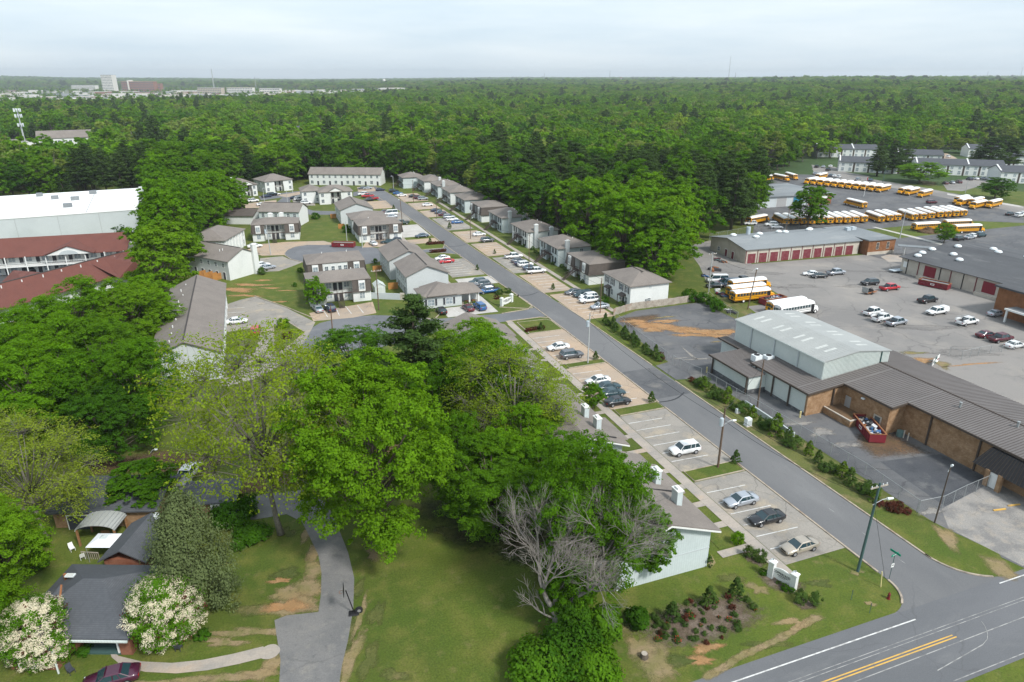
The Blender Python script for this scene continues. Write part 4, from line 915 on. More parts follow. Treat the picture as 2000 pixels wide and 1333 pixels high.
# near row under the trees, left of the near street
def near_block(lab, y0, y1, split, chims):
    W, D = 11.6, y1-y0
    b = Bld('apartment_block', lab, 'building', 43.0-W/2, (y0+y1)/2, W, D)
    b.part('wall', wall_mb(W, D, 5.3, 'y', 7.4), 'siding_cool'); r = b.part('roof', gable_mb(W, D, 5.36, 7.5, 'y', .75), 'shingle')
    b.part('wall_band', MB().box(-W/2-.02,-D/2-.03,2.55,W/2+.02,-D/2+.005,2.72), 'panel_grey')
    b.part('gutter', MB().box(W/2+.66,-D/2-.7,4.95,W/2+.80,D/2+.7,5.10), 'trim_white'); b.part('fascia', MB().hexa([(-W/2-.75,-D/2-.80,4.92),(0,-D/2-.80,7.30),(0,-D/2-.73,7.30),(-W/2-.75,-D/2-.73,4.92)],[(-W/2-.75,-D/2-.80,5.12),(0,-D/2-.80,7.5),(0,-D/2-.73,7.5),(-W/2-.75,-D/2-.73,5.12)]).hexa([(0,-D/2-.80,7.30),(W/2+.75,-D/2-.80,4.92),(W/2+.75,-D/2-.73,4.92),(0,-D/2-.73,7.30)],[(0,-D/2-.80,7.5),(W/2+.75,-D/2-.80,5.12),(W/2+.75,-D/2-.73,5.12),(0,-D/2-.73,7.5)]), 'trim_white')
    # cross hip over the entry, facing the bays
    for s in split:
        m = MB(); yy = s; z = 6.0
        m.hexa([(.6,yy-3.4,7.15),(W/2+1.3,yy-3.4,5.05),(W/2+1.3,yy+3.4,5.05),(.6,yy+3.4,7.15)], [(.6,yy-3.3,7.35),(W/2+1.3,yy-3.3,5.3),(W/2+1.3,yy+3.3,5.3),(.6,yy+3.3,7.35)])
        b.part('entry_roof', m, 'shingle', r); b.part('flashing', MB().hexa([(.6,yy-3.5,7.2),(5.2,yy-3.5,5.75),(5.2,yy-3.38,5.75),(.6,yy-3.38,7.2)],[(.6,yy-3.5,7.42),(5.2,yy-3.5,5.95),(5.2,yy-3.38,5.95),(.6,yy-3.38,7.42)]), 'trim_dark', r)
        for u in (yy-1, yy+1): b.door('E', u, 0, .95, 2.05); b.door('E', u, 2.7, .95, 2.05)
    for (x, y) in chims: chimney(b, x, y, 4.9, 8.0, r, .72, 1.15, 'siding_cool')
    for i in range(int(D/3)): b.win('E', -D/2+1.8+i*3.0, 3.4, 1.0, 1.3); b.win('E', -D/2+1.8+i*3.0, .8, 1.0, 1.4)
    return b
near_block('grey-roofed block with two capped chimneys and a blank pale end facing the corner lawn', 51.6, 67.6, [2.4], [(4.0,.85),(4.0,-3.65)])
near_block('grey-roofed block with two white chimneys among trees, beside the bay of dark cars', 71.8, 91.0, [-5.5], [(3.5,-2.6),(3.5,-6.4)])
near_block('grey-roofed block showing a bare roof edge above trees near the office side street', 99.5, 125.5, [7.0], [])

# ---------------- brown metal-roofed hall with pale gym
hall = Bld('community_hall', 'brick hall with brown standing-seam roofs, pale panel walls and a tall pale gym', 'building', 0, 0, 10, 10)
H = hall
def zroof(x): return 6.15-.105*abs(97.6-x)
wl = MB()
H.part('brick_wall', MB().prism([(90.7,30),(105.6,30),(105.6,84),(87.6,84),(87.6,67.9),(90.7,67.9)], 0, 4.95), 'brick_brown'); H.part('brick_wall', MB().prism([(80.4,77.2),(87.55,77.2),(87.55,77.6),(80.4,77.6)], 0, 4.1), 'brick_brown')
H.part('panel_wall', MB().prism([(80.35,77.62),(87.5,77.62),(87.5,90.4),(80.35,90.4)], .4, 4.15), 'panel_green')
H.part('wall_footing', MB().prism([(80.25,77.63),(85,77.63),(85,90.45),(80.25,90.45)], 0, .5), 'stone_grey')
H.part('panel_wall', MB().prism([(76.7,87.2),(85,87.2),(85,97.6),(76.7,97.6)], .9, 3.5), 'panel_green'); H.part('wall_footing', MB().prism([(76.6,87.1),(85,87.1),(85,97.7),(76.6,97.7)], 0, .95), 'stone_grey')
H.part('panel_wall', MB().prism([(83.6,97.8),(85,97.8),(85,104.2),(83.6,104.2)], 0, 3.6), 'panel_green')
rf = MB()
def roof_piece(x0, y0, x1, y1, t=.2, f=zroof):
    rf.hexa([(x0,y0,f(x0)-t),(x1,y0,f(x1)-t),(x1,y1,f(x1)-t),(x0,y1,f(x0)-t)], [(x0,y0,f(x0)),(x1,y0,f(x1)),(x1,y1,f(x1)),(x0,y1,f(x0))])
roof_piece(90.1,30,97.6,67.2); roof_piece(87.0,67.2,97.6,76.7); roof_piece(79.8,76.7,97.6,79.4); roof_piece(79.8,79.4,85.0,90.8); roof_piece(97.6,30,106.4,79.4); roof_piece(99.6,79.4,106.4,84.5)
def zlow(x): return 3.62+.02*(x-76)
rf2 = MB()
roof = H.part('roof', rf, 'metal_brown')
rf = rf2; roof_piece(76.1,86.8,79.75,98.0,.2,zlow); roof_piece(79.75,90.85,85.0,98.0,.2,zlow); roof_piece(83.0,98.0,85.0,104.6,.2,zlow)
low = H.part('low_roof', rf2, 'metal_brown')
sm = MB()
def seams(x0, x1, y0, y1, f, pitch=.46):
    y = y0+.2
    while y < y1:
        sm.hexa([(x0,y,f(x0)),(x1,y,f(x1)),(x1,y+.07,f(x1)),(x0,y+.07,f(x0))], [(x0,y,f(x0)+.06),(x1,y,f(x1)+.06),(x1,y+.07,f(x1)+.06),(x0,y+.07,f(x0)+.06)]); y += pitch
seams(90.1,97.5,40,67.1,zroof); seams(87.0,97.5,67.3,76.6,zroof); seams(79.8,97.5,76.9,79.3,zroof); seams(79.8,84.9,79.5,90.7,zroof); seams(97.7,106.4,40,79.3,zroof); seams(99.7,106.4,79.5,84.4,zroof)
seams(76.1,84.9,86.9+4.1,97.9,zlow); seams(76.1,79.7,86.9,90.8,zlow); seams(83.0,84.9,98.1,104.5,zlow)
tag(H.part('standing_seam', sm, 'seam_brown', roof), kind='stuff')
eg = MB()   # dark eave edges and downpipes
for (x0,y0,x1,y1,z) in [(90.0,30,90.15,67.3,zroof(90.1)),(86.9,67.2,87.05,76.7,zroof(87)),(79.7,76.6,79.85,90.9,zroof(79.8)),(76.0,86.8,76.15,98.1,zlow(76.1)),(82.9,98,83.05,104.7,zlow(83))]: eg.box(x0,y0,z-.26,x1,y1,z+.05)
eg.hexa([(79.8,76.55,zroof(79.8)-.25),(87,76.55,zroof(87)-.25),(87,76.7,zroof(87)-.25),(79.8,76.7,zroof(79.8)-.25)],[(79.8,76.55,zroof(79.8)+.05),(87,76.55,zroof(87)+.05),(87,76.7,zroof(87)+.05),(79.8,76.7,zroof(79.8)+.05)])
eg.hexa([(87,67.05,zroof(87)-.25),(90.1,67.05,zroof(90.1)-.25),(90.1,67.2,zroof(90.1)-.25),(87,67.2,zroof(87)-.25)],[(87,67.05,zroof(87)+.05),(90.1,67.05,zroof(90.1)+.05),(90.1,67.2,zroof(90.1)+.05),(87,67.2,zroof(87)+.05)])
H.part('gutter', eg, 'trim_brown', roof)
H.part('ridge_cap', MB().box(97.48,30,6.10,97.72,79.4,6.24), 'trim_brown', roof)
for (x, y, zt) in [(90.55,47.5,4.9),(90.55,55.5,4.9),(90.55,63.2,4.9),(80.2,81.2,4.1),(80.2,85.2,4.1),(80.2,89.8,4.1),(76.5,87.5,3.4),(76.5,97.2,3.4),(85.6,77.05,4.0)]: H.part('downpipe', MB().cbox(x, y, 0, .22, .22, zt), 'trim_brown')
H.part('door', MB().box(87.5,75.2,.9,87.58,76.3,3.0), 'door_grey'); H.part('door', MB().box(87.52,69.2,0,87.58,70.2,2.2), 'glass'); H.part('door_frame', MB().box(87.48,68.95,0,87.57,69.18,2.4).box(87.48,70.22,0,87.57,70.45,2.4).box(87.48,69.18,2.22,87.57,70.22,2.4), 'block_tan')
dk = H.part('loading_dock', MB().prism([(84.0,71.5),(87.5,71.5),(87.5,77.1),(84.0,77.1)], 0, 1.1), 'brick_brown'); H.part('dock_floor', MB().box(84.2,71.7,1.1,87.45,77.0,1.14), 'brown_soil', dk); H.part('coping', MB().box(83.95,71.45,1.1,84.2,77.1,1.24).box(84.2,71.45,1.1,87.5,71.7,1.24), 'block_tan', dk)
for (x, y) in [(95.0,62.5),(101.5,52),(96.6,55),(94.6,47),(102.8,49.6)]: H.part('roof_pipe', MB().cyl(x, y, zroof(x)-.05, zroof(x)+.75, .16, n=8).cyl(x, y, zroof(x)+.75, zroof(x)+.9, .22, n=8), 'galv', roof)
for (x, y) in [(87.4,72.8),(82.2,88.6)]: H.part('flood_lamp', MB().cbox(x-.1, y, 3.9, .35, .5, .25), 'white_box')
# entrance mansard
H.part('entrance_mansard', MB().hexa([(88.4,44.0,2.4),(90.9,44.0,2.4),(90.9,54.6,2.4),(88.4,54.6,2.4)], [(89.9,45.3,4.9),(90.9,45.3,4.9),(90.9,53.6,4.9),(89.9,53.6,4.9)]), 'trim_dark')
ms = MB()
for i in range(22): y0 = 44.2+i*.48; t0 = 45.35+(y0-44)/10.6*8.3; ms.hexa([(88.37,y0,2.42),(88.40,y0+.06,2.42),(89.9,t0+.06,4.9),(89.87,t0,4.9)], [(88.33,y0,2.47),(88.36,y0+.06,2.47),(89.86,t0+.06,4.95),(89.83,t0,4.95)])
tag(H.part('mansard_rib', ms, 'trim_brown'), kind='stuff')
H.part('gate_pier', MB().cbox(88.6,50.6,0,.5,.55,2.5).cbox(88.6,52.3,0,.5,.55,2.5), 'brick_brown'); H.part('gate_leaf', MB().cbox(88.6,51.45,.1,.08,1.15,2.2), 'sign_white')
# gym
gy = H.part('gym_wall', MB().prism([(85.1,79.6),(99.5,79.6),(99.5,102.4),(85.1,102.4)], 0, 8.0).vprism([(99.5,8.0),(85.1,8.0),(92.3,8.85)], 'y', 79.6, 102.4), 'panel_green')
gr = MB()
gr.hexa([(84.9,79.4,7.95),(92.3,79.4,8.9),(92.3,102.6,8.9),(84.9,102.6,7.95)],[(84.9,79.4,8.1),(92.3,79.4,9.05),(92.3,102.6,9.05),(84.9,102.6,8.1)]); gr.hexa([(92.3,79.4,8.9),(99.7,79.4,7.95),(99.7,102.6,7.95),(92.3,102.6,8.9)],[(92.3,79.4,9.05),(99.7,79.4,8.1),(99.7,102.6,8.1),(92.3,102.6,9.05)])
g2 = H.part('gym_roof', gr, 'metal_pale')
for sx in (-1, 1):
    for i in range(4):
        for q in (0, 1):
            y = 82+i*5.4+q*1.7; xa, xb = 92.3+sx*(2.2+q*.3), 92.3+sx*(4.7+q*.3)
            za, zb = 9.065-abs(xa-92.3)*.128, 9.065-abs(xb-92.3)*.128
            p = [(xa,y,za),(xb,y,zb),(xb,y+.65,zb),(xa,y+.65,za)]
            H.part('skylight', MB().poly(p if sx > 0 else p[::-1]), 'skylight', g2)
gs = MB()
for i in range(48): y = 79.6+i*.48; gs.hexa([(84.9,y,8.1),(92.3,y,9.05),(92.3,y+.05,9.05),(84.9,y+.05,8.1)],[(84.9,y,8.13),(92.3,y,9.08),(92.3,y+.05,9.08),(84.9,y+.05,8.13)])
tag(H.part('roof_rib', gs, 'metal_pale', g2), kind='stuff')
rb = MB()
for i in range(52): x = 85.2+i*.275; rb.box(x,79.53,4.2,x+.09,79.6,7.9+.85*(1-abs(x-92.3)/7.2))
tag(H.part('wall_rib', rb, 'panel_green', gy), kind='stuff')
for (x, y) in [(85.0,85.3),(85.0,91.3),(85.0,97.6)]: H.part('downpipe', MB().cbox(x-.06,y,3.7,.16,.16,4.2), 'panel_grey')
H.part('downpipe', MB().cbox(97.6,79.5,4.6,.2,.16,3.6), 'pole_green')
H.part('gym_gutter', MB().box(84.8,79.4,7.86,85.0,102.6,8.06).box(84.9,79.28,7.85,85.0,79.5,8.06), 'panel_green', g2)
for (x, y) in [(81.6,91.6),(83.4,90.6)]:
    u = thing('air_conditioner', 'grey rooftop air conditioner beside the pale gym wall', 'air conditioner', (x, y, zlow(x)), 0, 'rooftop units by the gym')
    MB().cbox(0,0,.35,1.5,1.3,1.1).build('cabinet', 'white_box', u); MB().cyl(0,0,1.45,1.55,.5,n=12).build('fan_grille', 'trim_dark', u); MB().cbox(-.6,0,-.05,.1,1.2,.4).cbox(.6,0,-.05,.1,1.2,.4).build('stand', 'galv', u)

# ---------------- school workshops on the right
b = Bld('bus_garage', 'long tan workshop with a row of maroon roller doors and metal roof', 'building', 156.2, 170.2, 41.5, 18.6, -3.2)
b.part('wall', wall_mb(41.5, 18.6, 4.2, 'x', 5.7), 'block_tan'); r = b.part('roof', gable_mb(41.5, 18.6, 4.3, 5.8, 'x', .6), 'metal_grey_roof')
for i in range(10):
    u = -18.6+i*3.98
    b.door('S', u, 0, 2.7, 2.9, 'door_maroon', fm='block_tan', name='roller_door'); b.slab('pier', 'door_maroon', 'S', u-2.05, u-1.9, 0, 4.0, .12)
b.door('W', 0.5, 0, 1.2, 2.2, 'door_maroon'); b.door('W', -3, 0, 1.2, 2.2, 'door_maroon'); b.win('W', 4.5, .9, 1.2, 1.2)
for (x, y) in [(-16,4.5),(-12,-1.5),(-8,2.2),(1.5,2.0),(1.0,4.5),(12,3.8),(14,5.6)]:
    z = 5.75-abs(y)*.16; b.part('roof_fan', MB().cyl(x,y,z,z+.5,.75,n=10).dome(x,y,z+.5,1.05,.55,10), 'white_box', r)
b.part('flue', MB().cyl(-9.5,6.0,4.4,7.4,.7,n=10), 'transformer', r)
b = Bld('brick_annex', 'small brown brick annex with louvred slits at the end of the tan workshop', 'building', 183.2, 166.8, 10.4, 20.0, -3.2)
b.part('wall', wall_mb(10.4, 20, 4.6), 'brick_orange'); r = b.part('roof', MB().box(-5.6,-10.4,4.6,5.6,10.4,4.9), 'metal_grey_roof')
for u in (-1.6, 2.4): b.win('S', u, 1.8, .9, 2.0, 'block_tan', 'trim_dark')
b.slab('plinth', 'block_tan', 'S', -5.2, 5.2, 0, 1.0, .08); b.part('roof_unit', MB().cbox(-1,4,4.85,1.6,1.4,1.0).cbox(1.4,4.4,4.85,1.6,1.4,1.0), 'transformer', r)
wk = thing('covered_walkway', 'flat grey covered walkway on thin posts between the school workshops', 'walkway', (188, 153, 0), R(-42))
MB().box(-2,-1.4,3.0,26,1.4,3.2).build('canopy', 'metal_grey_roof', wk)
for x in (0, 6, 12, 18, 24):
    for y in (-1.2, 1.2): MB().cyl(x,y,0,3.0,.07,n=6).build('post', 'trim_white', wk)
b = Bld('school_workshop', 'low school workshop with dark rolled roof, white domed vents and red doors', 'building', 190.5, 119.0, 38.5, 41.0, 2)
b.part('wall', wall_mb(38.5, 41, 4.3, 'y', 6.4), 'block_tan'); r = b.part('roof', gable_mb(38.5, 41, 4.4, 6.5, 'y', .7), 'roll_dark')
for u in (11.5, -5.0, -17): b.door('W', u, .6, 3.2, 3.0, 'door_red', fm='door_red', name='loading_door'); b.slab('dock', 'block_tan', 'W', u-3.2, u+2.6, 0, .8, 1.6)
for u in (18.5,15.0,8.5,5.5,2.0,-1.5,-9,-12.5): b.slab('downpipe', 'door_maroon' if int(u) % 2 else 'trim_dark', 'W', u-.1, u+.1, 0, 4.1, .15)
for (x, y) in [(-16.5,18),(-13.5,19),(-9,19.5),(-12,9),(-9,13),(-2,17),(2,8),(6,12),(5,2)]:
    z = 6.4-abs(x)*.109; b.part('roof_fan', MB().cyl(x,y,z,z+.5,.7,n=10).dome(x,y,z+.5,1.0,.6,10), 'white_box', r)
b.slab('notice_board', 'sign_white', 'W', 18.6, 19.8, 1.8, 3.4, .05)
b = Bld('school_building', 'tall brown brick school wing with grey roof and white-framed carport', 'building', 172.5, 92.0, 26, 22, -2)
b.part('wall', wall_mb(26, 22, 6.6), 'brick_orange'); r = b.part('roof', MB().box(-13.8,-11.6,6.6,13.8,11.6,7.0), 'roll_dark')
cp = MB(); cp.box(-16.6,-8,3.0,-13,6,3.25); b.part('carport_roof', cp, 'metal_grey_roof')
for y in (-7.6, -1, 5.6): b.part('carport_post', MB().cbox(-16.2, y, 0, .35, .35, 3.0), 'trim_white')
b.part('carport_beam', MB().box(-16.7,-8,2.9,-16.4,6,3.3), 'trim_white')
b = Bld('bus_depot', 'bus depot with low grey roof, brick front and a lean-to canopy', 'building', 219, 251, 40, 30, -3)
b.part('wall', wall_mb(40, 30, 4.6), 'panel_grey'); b.part('roof', hip_mb(40, 30, 4.7, 6.2, .8), 'metal_grey_roof')
b.part('brick_front', MB().box(8,-15.1,0,20.1,-14.9,4.4).box(19.9,-15,0,20.1,-2,4.4), 'brick_red'); b.part('lean_to', MB().hexa([(-23.5,-15,3.2),(-20,-15,4.2),(-20,2,4.2),(-23.5,2,3.2)],[(-23.5,-15,3.4),(-20,-15,4.4),(-20,2,4.4),(-23.5,2,3.4)]), 'metal_grey_roof')
for y in (-14.6,-9,-3.5,1.6): b.part('lean_to_post', MB().cbox(-23.2,y,0,.25,.25,3.2), 'rust')
b.door('S', -6, 0, 5, 4, 'door_grey'); b.door('S', 2, 0, 5, 4, 'door_grey'); b.door('S', 11, 0, 2, 2.4, 'trailer_blue'); b.slab('sign_board', 'sign_white', 'S', 14.6, 17.8, 2.6, 3.9, .2)
tr = thing('storage_trailer', 'long blue storage trailer parked beside the bus depot canopy', 'trailer', G(1525,401), R(-36))
MB().box(-8,-1.3,1.1,8,1.3,3.9).build('box_body', 'trailer_blue', tr); MB().box(-7.9,-1.2,.7,7.9,1.2,1.08).build('chassis', 'black', tr)
for x in (5.4, 6.8, -5):
    for y in (-1.2, .9): MB().ycyl(x, y, y+.3, .5, .5, 10).build('wheel', 'rubber', tr)
# white and dark-roofed apartments beyond the bus lot
FA = [(1648,306,40,12,-26,'white apartment terrace with charcoal roof at the edge of the far right wood'),(1693,335,32,13,-42,'white apartment terrace with black roof behind the parked school buses'),
      (1865,340,44,14,-38,'white apartment terrace with stepped charcoal roofs beside the round-crowned tree'),(1790,318,26,14,-38,'charcoal-roofed white apartments partly hidden by tall pines'),
      (1912,306,20,12,-30,'small white gabled house behind tall pines on the far right'),(1990,355,26,15,-30,'white gabled apartment end with charcoal roof by the lone lawn tree'),(1985,322,24,12,-35,'pale apartments glimpsed behind the pine group on the far right')]
for (px, py, W, D, rot, lab) in FA:
    c = G(px, py); b = Bld('apartment_block', lab, 'building', c.x, c.y, W, D, rot)
    b.part('wall', wall_mb(W, D, 5.6, 'x', 8.2), 'siding_white'); r = b.part('roof', gable_mb(W, D, 5.7, 8.3, 'x', .5), 'shingle_slate')
    for u in ((-W/2+.3, W*.1) if W > 30 else (-W/2+.3,)): b.part('parapet', MB().vprism([(-D/2-.6,5.5),(D/2+.6,5.5),(0,8.9)], 'x', u-.35, u+.35), 'trim_white', r)
    n = int(W/4)
    for i in range(n): u = -W/2+2.2+i*(W-4.4)/max(1, n-1); b.win('S', u, 3.4, 1.4, 1.5, 'trim_white', 'curtain_glass'); b.win('S', u, .6, 1.4, 1.9, 'trim_white', 'curtain_glass')
    for i in range(1, n, 2): u = -W/2+2.2+(i+.5)*(W-4.4)/max(1, n-1); b.slab('entry_panel', 'wood_stair', 'S', u-.5, u+.5, 0, 5.2, .05)

# ---------------- warehouse and motel on the left
b = Bld('warehouse', 'huge flat white-roofed warehouse with grey panel walls beyond the motel', 'building', 0, 0, 84, 54, 6)
wc = G(258, 468); b.root.location = (wc.x-42, wc.y+28.5, 0)
b.part('wall', wall_mb(84, 54, 9.0), 'panel_grey'); r = b.part('roof', MB().box(-42.15,-27.15,9.0,42.15,27.15,9.35), 'membrane_white')
b.part('loading_wing', MB().box(42.0,8,0,46.5,27,9.6), 'panel_grey'); b.part('wing_roof', MB().box(41.9,7.9,9.6,46.6,27.1,9.85), 'membrane_white'); b.door('E', 16, 1.2, 3.6, 3.6, 'sign_white', out=4.5, fm='trim_dark', name='dock_door')
for (x, y, s) in [(20,-12,2.6),(14,10,2.2),(-6,12,2.4),(-7,16,1.8),(26,18,2.4),(-19,2,2.6),(-19,6,2.4),(-16,-14,3.0),(8,20,2.0),(-14,20,2.0),(21,4,2.6)]: b.part('roof_unit', MB().cbox(x,y,9.3,s,s*.9,1.3), 'metal_grey_roof', r)
for x in (-30,-18,-6,6,18,30): b.slab('panel_joint', 'galv', 'S', x-.05, x+.05, 0, 8.9, .02)
for x in (-10.4, 26.5): b.part('roof_seam', MB().box(x-.12,-27,9.35,x+.12,27,9.40), 'door_grey', r)
mt = Bld('motel', 'two-storey motel with dark red shingle roof, balconies and a front office wing', 'building', 0, 0, 50, 13, -4)
mc = G(262, 521); mt.root.location = (mc.x-25.5, mc.y+8.2, 0)
mt.part('wall', wall_mb(50, 13, 5.6), 'siding_white'); r = mt.part('roof', gable_mb(50, 16.4, 5.5, 9.0, 'x', .6), 'shingle_red')
for x in (-13, 11):
    m = MB(); m.hexa([(x-6.4,-10.2,5.5),(x,-10.2,7.9),(x,-1.5,8.1),(x-6.4,-8.0,5.6)],[(x-6.4,-10.2,5.7),(x,-10.2,8.1),(x,-1.5,8.3),(x-6.4,-8.0,5.8)]); m.hexa([(x,-10.2,7.9),(x+6.4,-10.2,5.5),(x+6.4,-8.0,5.6),(x,-1.5,8.1)],[(x,-10.2,8.1),(x+6.4,-10.2,5.7),(x+6.4,-8.0,5.8),(x,-1.5,8.3)])
    mt.part('gable_roof', m, 'shingle_red', r); g = mt.part('gable_front', MB().vprism([(x+5.8,5.5),(x-5.8,5.5),(x,7.8)], 'y', -9.9, -9.6), 'trim_white'); mt.part('arch', MB().vprism([(x+2.4*math.cos(q),5.55+1.2*math.sin(q)) for q in np.linspace(0,math.pi,9)], 'y', -9.98, -9.9), 'panel_grey', g)
mt.part('gallery', MB().box(-25,-9.4,2.6,25,-6.4,2.85).box(-25,-9.4,3.7,25,-9.3,3.8), 'trim_white')
rl = MB()
for i in range(120): x = -25+i*.42; rl.box(x,-9.38,2.85,x+.06,-9.32,3.7)
tag(mt.part('baluster', rl, 'trim_white'), kind='stuff')
for x in np.linspace(-24.7, 24.7, 11): mt.part('gallery_post', MB().cbox(x,-9.3,0,.24,.24,5.5), 'trim_white')
for i in range(12):
    u = -22.5+i*4.1
    for z in (.05, 2.9): mt.door('S', u, z, 1.0, 2.1, 'slate_shutter'); mt.win('S', u+1.8, z+.7, 1.6, 1.3, 'trim_white', 'curtain_glass')
wg = Bld('motel_wing', 'dark red shingle roof of the motel wing reaching towards the big trees', 'building', 0, 0, 14, 44, -42)
wc = G(100, 556, 4); wg.root.location = (wc.x+.5, wc.y, 0)
wg.part('wall', wall_mb(12, 42, 4.0), 'siding_white'); r = wg.part('roof', gable_mb(13.4, 44, 4.0, 7.4, 'y', .7), 'shingle_red')
wg.part('ridge', MB().box(-.2,-22,7.45,.2,22,7.62), 'roof_vent_strip', r)
for (y, s) in ((15, 1), (-2, -1), (-12, -1)):
    wg.part('cross_roof', MB().hexa([(0,y-5,7.3),(0,y+5,7.3),(s*10.5,y+5,4.0),(s*10.5,y-5,4.0)][::s],[(0,y-.2,7.5),(0,y+.2,7.5),(s*10.5,y+.2,7.0),(s*10.5,y-.2,7.0)][::s]), 'shingle_red', r)
for i in range(8): wg.part('vent_pipe', MB().cyl(1.2+.3*(i % 2), -18+i*5, 6.3, 7.4, .14, n=6), 'trim_white', r)
sheet('motel_lot', GP((-60,540),(0,536),(90,528),(270,512),(280,540),(200,560),(60,560),(30,620),(-60,640)), 'dark_asphalt', .028)
ml = [o for o in COL.objects if o.name.startswith('motel_lot')][0]
for (x0,y0,x1,y1) in [(5,539,13,532),(27,537,36,530),(48,536,56,529),(232,521,237,514),(250,520,254,513),(268,519,272,513)]: a, c = G(x0,y0), G(x1,y1); line(ml, a.x,a.y,c.x,c.y,.22,.045,'line_yellow')
for (x0,y0,x1,y1) in [(18,531,34,529),(40,530,62,528),(236,514,252,512),(258,512,272,511)]: a, c = G(x0,y0), G(x1,y1); line(ml, a.x,a.y,c.x,c.y,.4,.046,'line_yellow')
sheet('service_lane', GP((255,475),(300,455),(330,420),(285,395),(262,410),(266,440)), 'dark_asphalt', .026)
# church-like hall in the left wood, clearing and lot
b = Bld('church_hall', 'grey-roofed hall with a white gable in a clearing of the left wood', 'building', 0, 0, 46, 20, 8); c = G(136, 284); b.root.location = (c.x, c.y+10, 0)
b.part('wall', wall_mb(46, 20, 6, 'x', 11), 'trim_white'); r = b.part('roof', gable_mb(46, 20, 6.1, 11.2, 'x', .6), 'shingle'); b.part('side_wing', MB().box(-44,-6,0,-23,8,4.5), 'trim_white'); b.part('wing_roof', MB().box(-44.6,-6.6,4.5,-23,8.6,5.0), 'shingle'); b.part('steeple', MB().cbox(18,0,10.8,1.6,1.6,1.8), 'trim_white', r)
for u in (-16,-8,0,8,16): b.win('S', u, 1.5, 2.0, 2.6)
sheet('church_lot', GP((20,296),(30,283),(90,281),(100,292),(60,302)), 'dark_asphalt', .03)
# houses glimpsed among the trees
for i, (px, py, W, D, rot, lab) in enumerate([(588,258,22,12,30,'small grey-roofed house deep in the far wood'),(525,262,30,12,-10,'pale low roof among the far trees behind the apartments'),(432,262,14,12,20,'white house gable peeping from the left wood'),(415,276,12,12,50,'pinkish gabled roof peeping from the left wood')]):
    c = G(px, py, 6); b = Bld('house', lab, 'house', c.x, c.y, W, D, rot); b.part('wall', wall_mb(W, D, 7, 'x', 11), 'siding_white'); b.part('roof', gable_mb(W, D, 7.1, 11.2, 'x', .5), 'shingle_slate' if i == 0 else 'shingle'); b.win('S', 0, 4, 2, 2)

# ---------------- brick house at the lower left
hs = Bld('brick_house', 'low brick house with slate-grey roof between two white-flowering shrubs', 'house', 0, 0, 11.6, 9.6, -21.5)
c0 = G(190, 1165, 3.2); hs.root.location = (c0.x, c0.y, 0)
hs.part('wall', wall_mb(10.6, 8.6, 2.7, notch=('S', .3, 4.2, 2.2)), 'brick_red'); r = hs.part('roof', hip_mb(10.6, 9.2, 2.85, 5.4, .6), 'shingle_slate')
hs.part('cross_roof', MB().hexa([(-5.6,-6.6,2.75),(-.4,-6.6,2.75),(-.4,-6.4,2.75),(-5.6,-6.4,2.75)],[(-3.1,-6.6,4.3),(-2.9,-6.6,4.3),(-2.9,-.5,4.95),(-3.1,-.5,4.95)]).add([(-5.7,-6.6,2.75),(-3.0,-6.6,4.4),(-3.0,-.3,4.9),(-5.9,-3.6,2.9)],[(0,1,2,3)]).add([(-.3,-6.6,2.75),(-.3,-3.6,3.2),(-3.0,-.3,4.9),(-3.0,-6.6,4.4)],[(0,1,2,3)]), 'shingle_slate', r)
hs.part('front_wall', MB().box(-5.2,-6.2,0,-.7,-4.3,2.7), 'brick_red'); hs.part('valley', MB().hexa([(-.35,-6.5,2.82),(-.1,-6.5,2.82),(-2.8,-.5,4.98),(-3.0,-.5,4.98)],[(-.35,-6.5,2.88),(-.1,-6.5,2.88),(-2.8,-.5,5.04),(-3.0,-.5,5.04)]), 'rust', r)
hs.part('gutter', MB().box(-.3,-5.45,2.62,5.9,-5.3,2.8), 'panel_green'); hs.part('gutter', MB().box(-.40,-6.7,2.6,-.26,-5.46,2.78), 'panel_green'); hs.part('downpipe', MB().cyl(-.45,-6.6,0,2.6,.09,n=6), 'panel_green')
hs.part('porch_floor', MB().box(.3,-4.3,0,4.2,-2.15,.18), 'pole_green'); hs.part('porch_post', MB().cbox(4.0,-4.2,0,.16,.16,2.7), 'trim_white'); hs.door('S', 2.2, .1, 1.0, 2.1, 'door_dark', out=-2.6); hs.win('S', -3, .9, 1.4, 1.2, out=2.0)
hs.part('plumbing_vent', MB().cyl(-4.2,1.8,3.6,4.4,.16,n=7), 'rust', r)
w2 = Bld('house_wing', 'slate-grey gabled wing at the back of the brick house with a satellite dish', 'house', 0, 0, 5, 6.5, -21.5); c = G(270, 1058, 2.6); w2.root.location = (c.x, c.y, 0)
w2.part('wall', wall_mb(4.6, 6, 2.5), 'brick_red'); r = w2.part('roof', gable_mb(4.8, 6.4, 2.55, 3.9, 'y', .3), 'shingle_slate'); w2.win('S', 0, .9, 1.0, 1.0)
w2.part('satellite_dish', MB().tube([(1.2,2.6,3.4),(1.2,2.6,4.2)],.04).add([(1.2+.42*math.cos(a),2.5+.12*math.sin(a),4.3+.42*math.sin(a)) for a in np.linspace(0,5.8,12)], [tuple(range(12))]), 'white_box', r)
g2b = Bld('garden_garage', 'long dark low-pitched garage roof under the leafy yard tree', 'garage', 0, 0, 13, 8, -18); c = G(230, 962, 2.6); g2b.root.location = (c.x, c.y, 0)
g2b.part('wall', wall_mb(12.4, 7.2, 2.4), 'brick_brown'); g2b.part('roof', gable_mb(12.6, 7.6, 2.5, 3.7, 'x', .4), 'shingle_slate'); g2b.door('S', -3, 0, 2.6, 2.0, 'door_dark'); g2b.win('E', 0, .9, 1.2, 1.0)
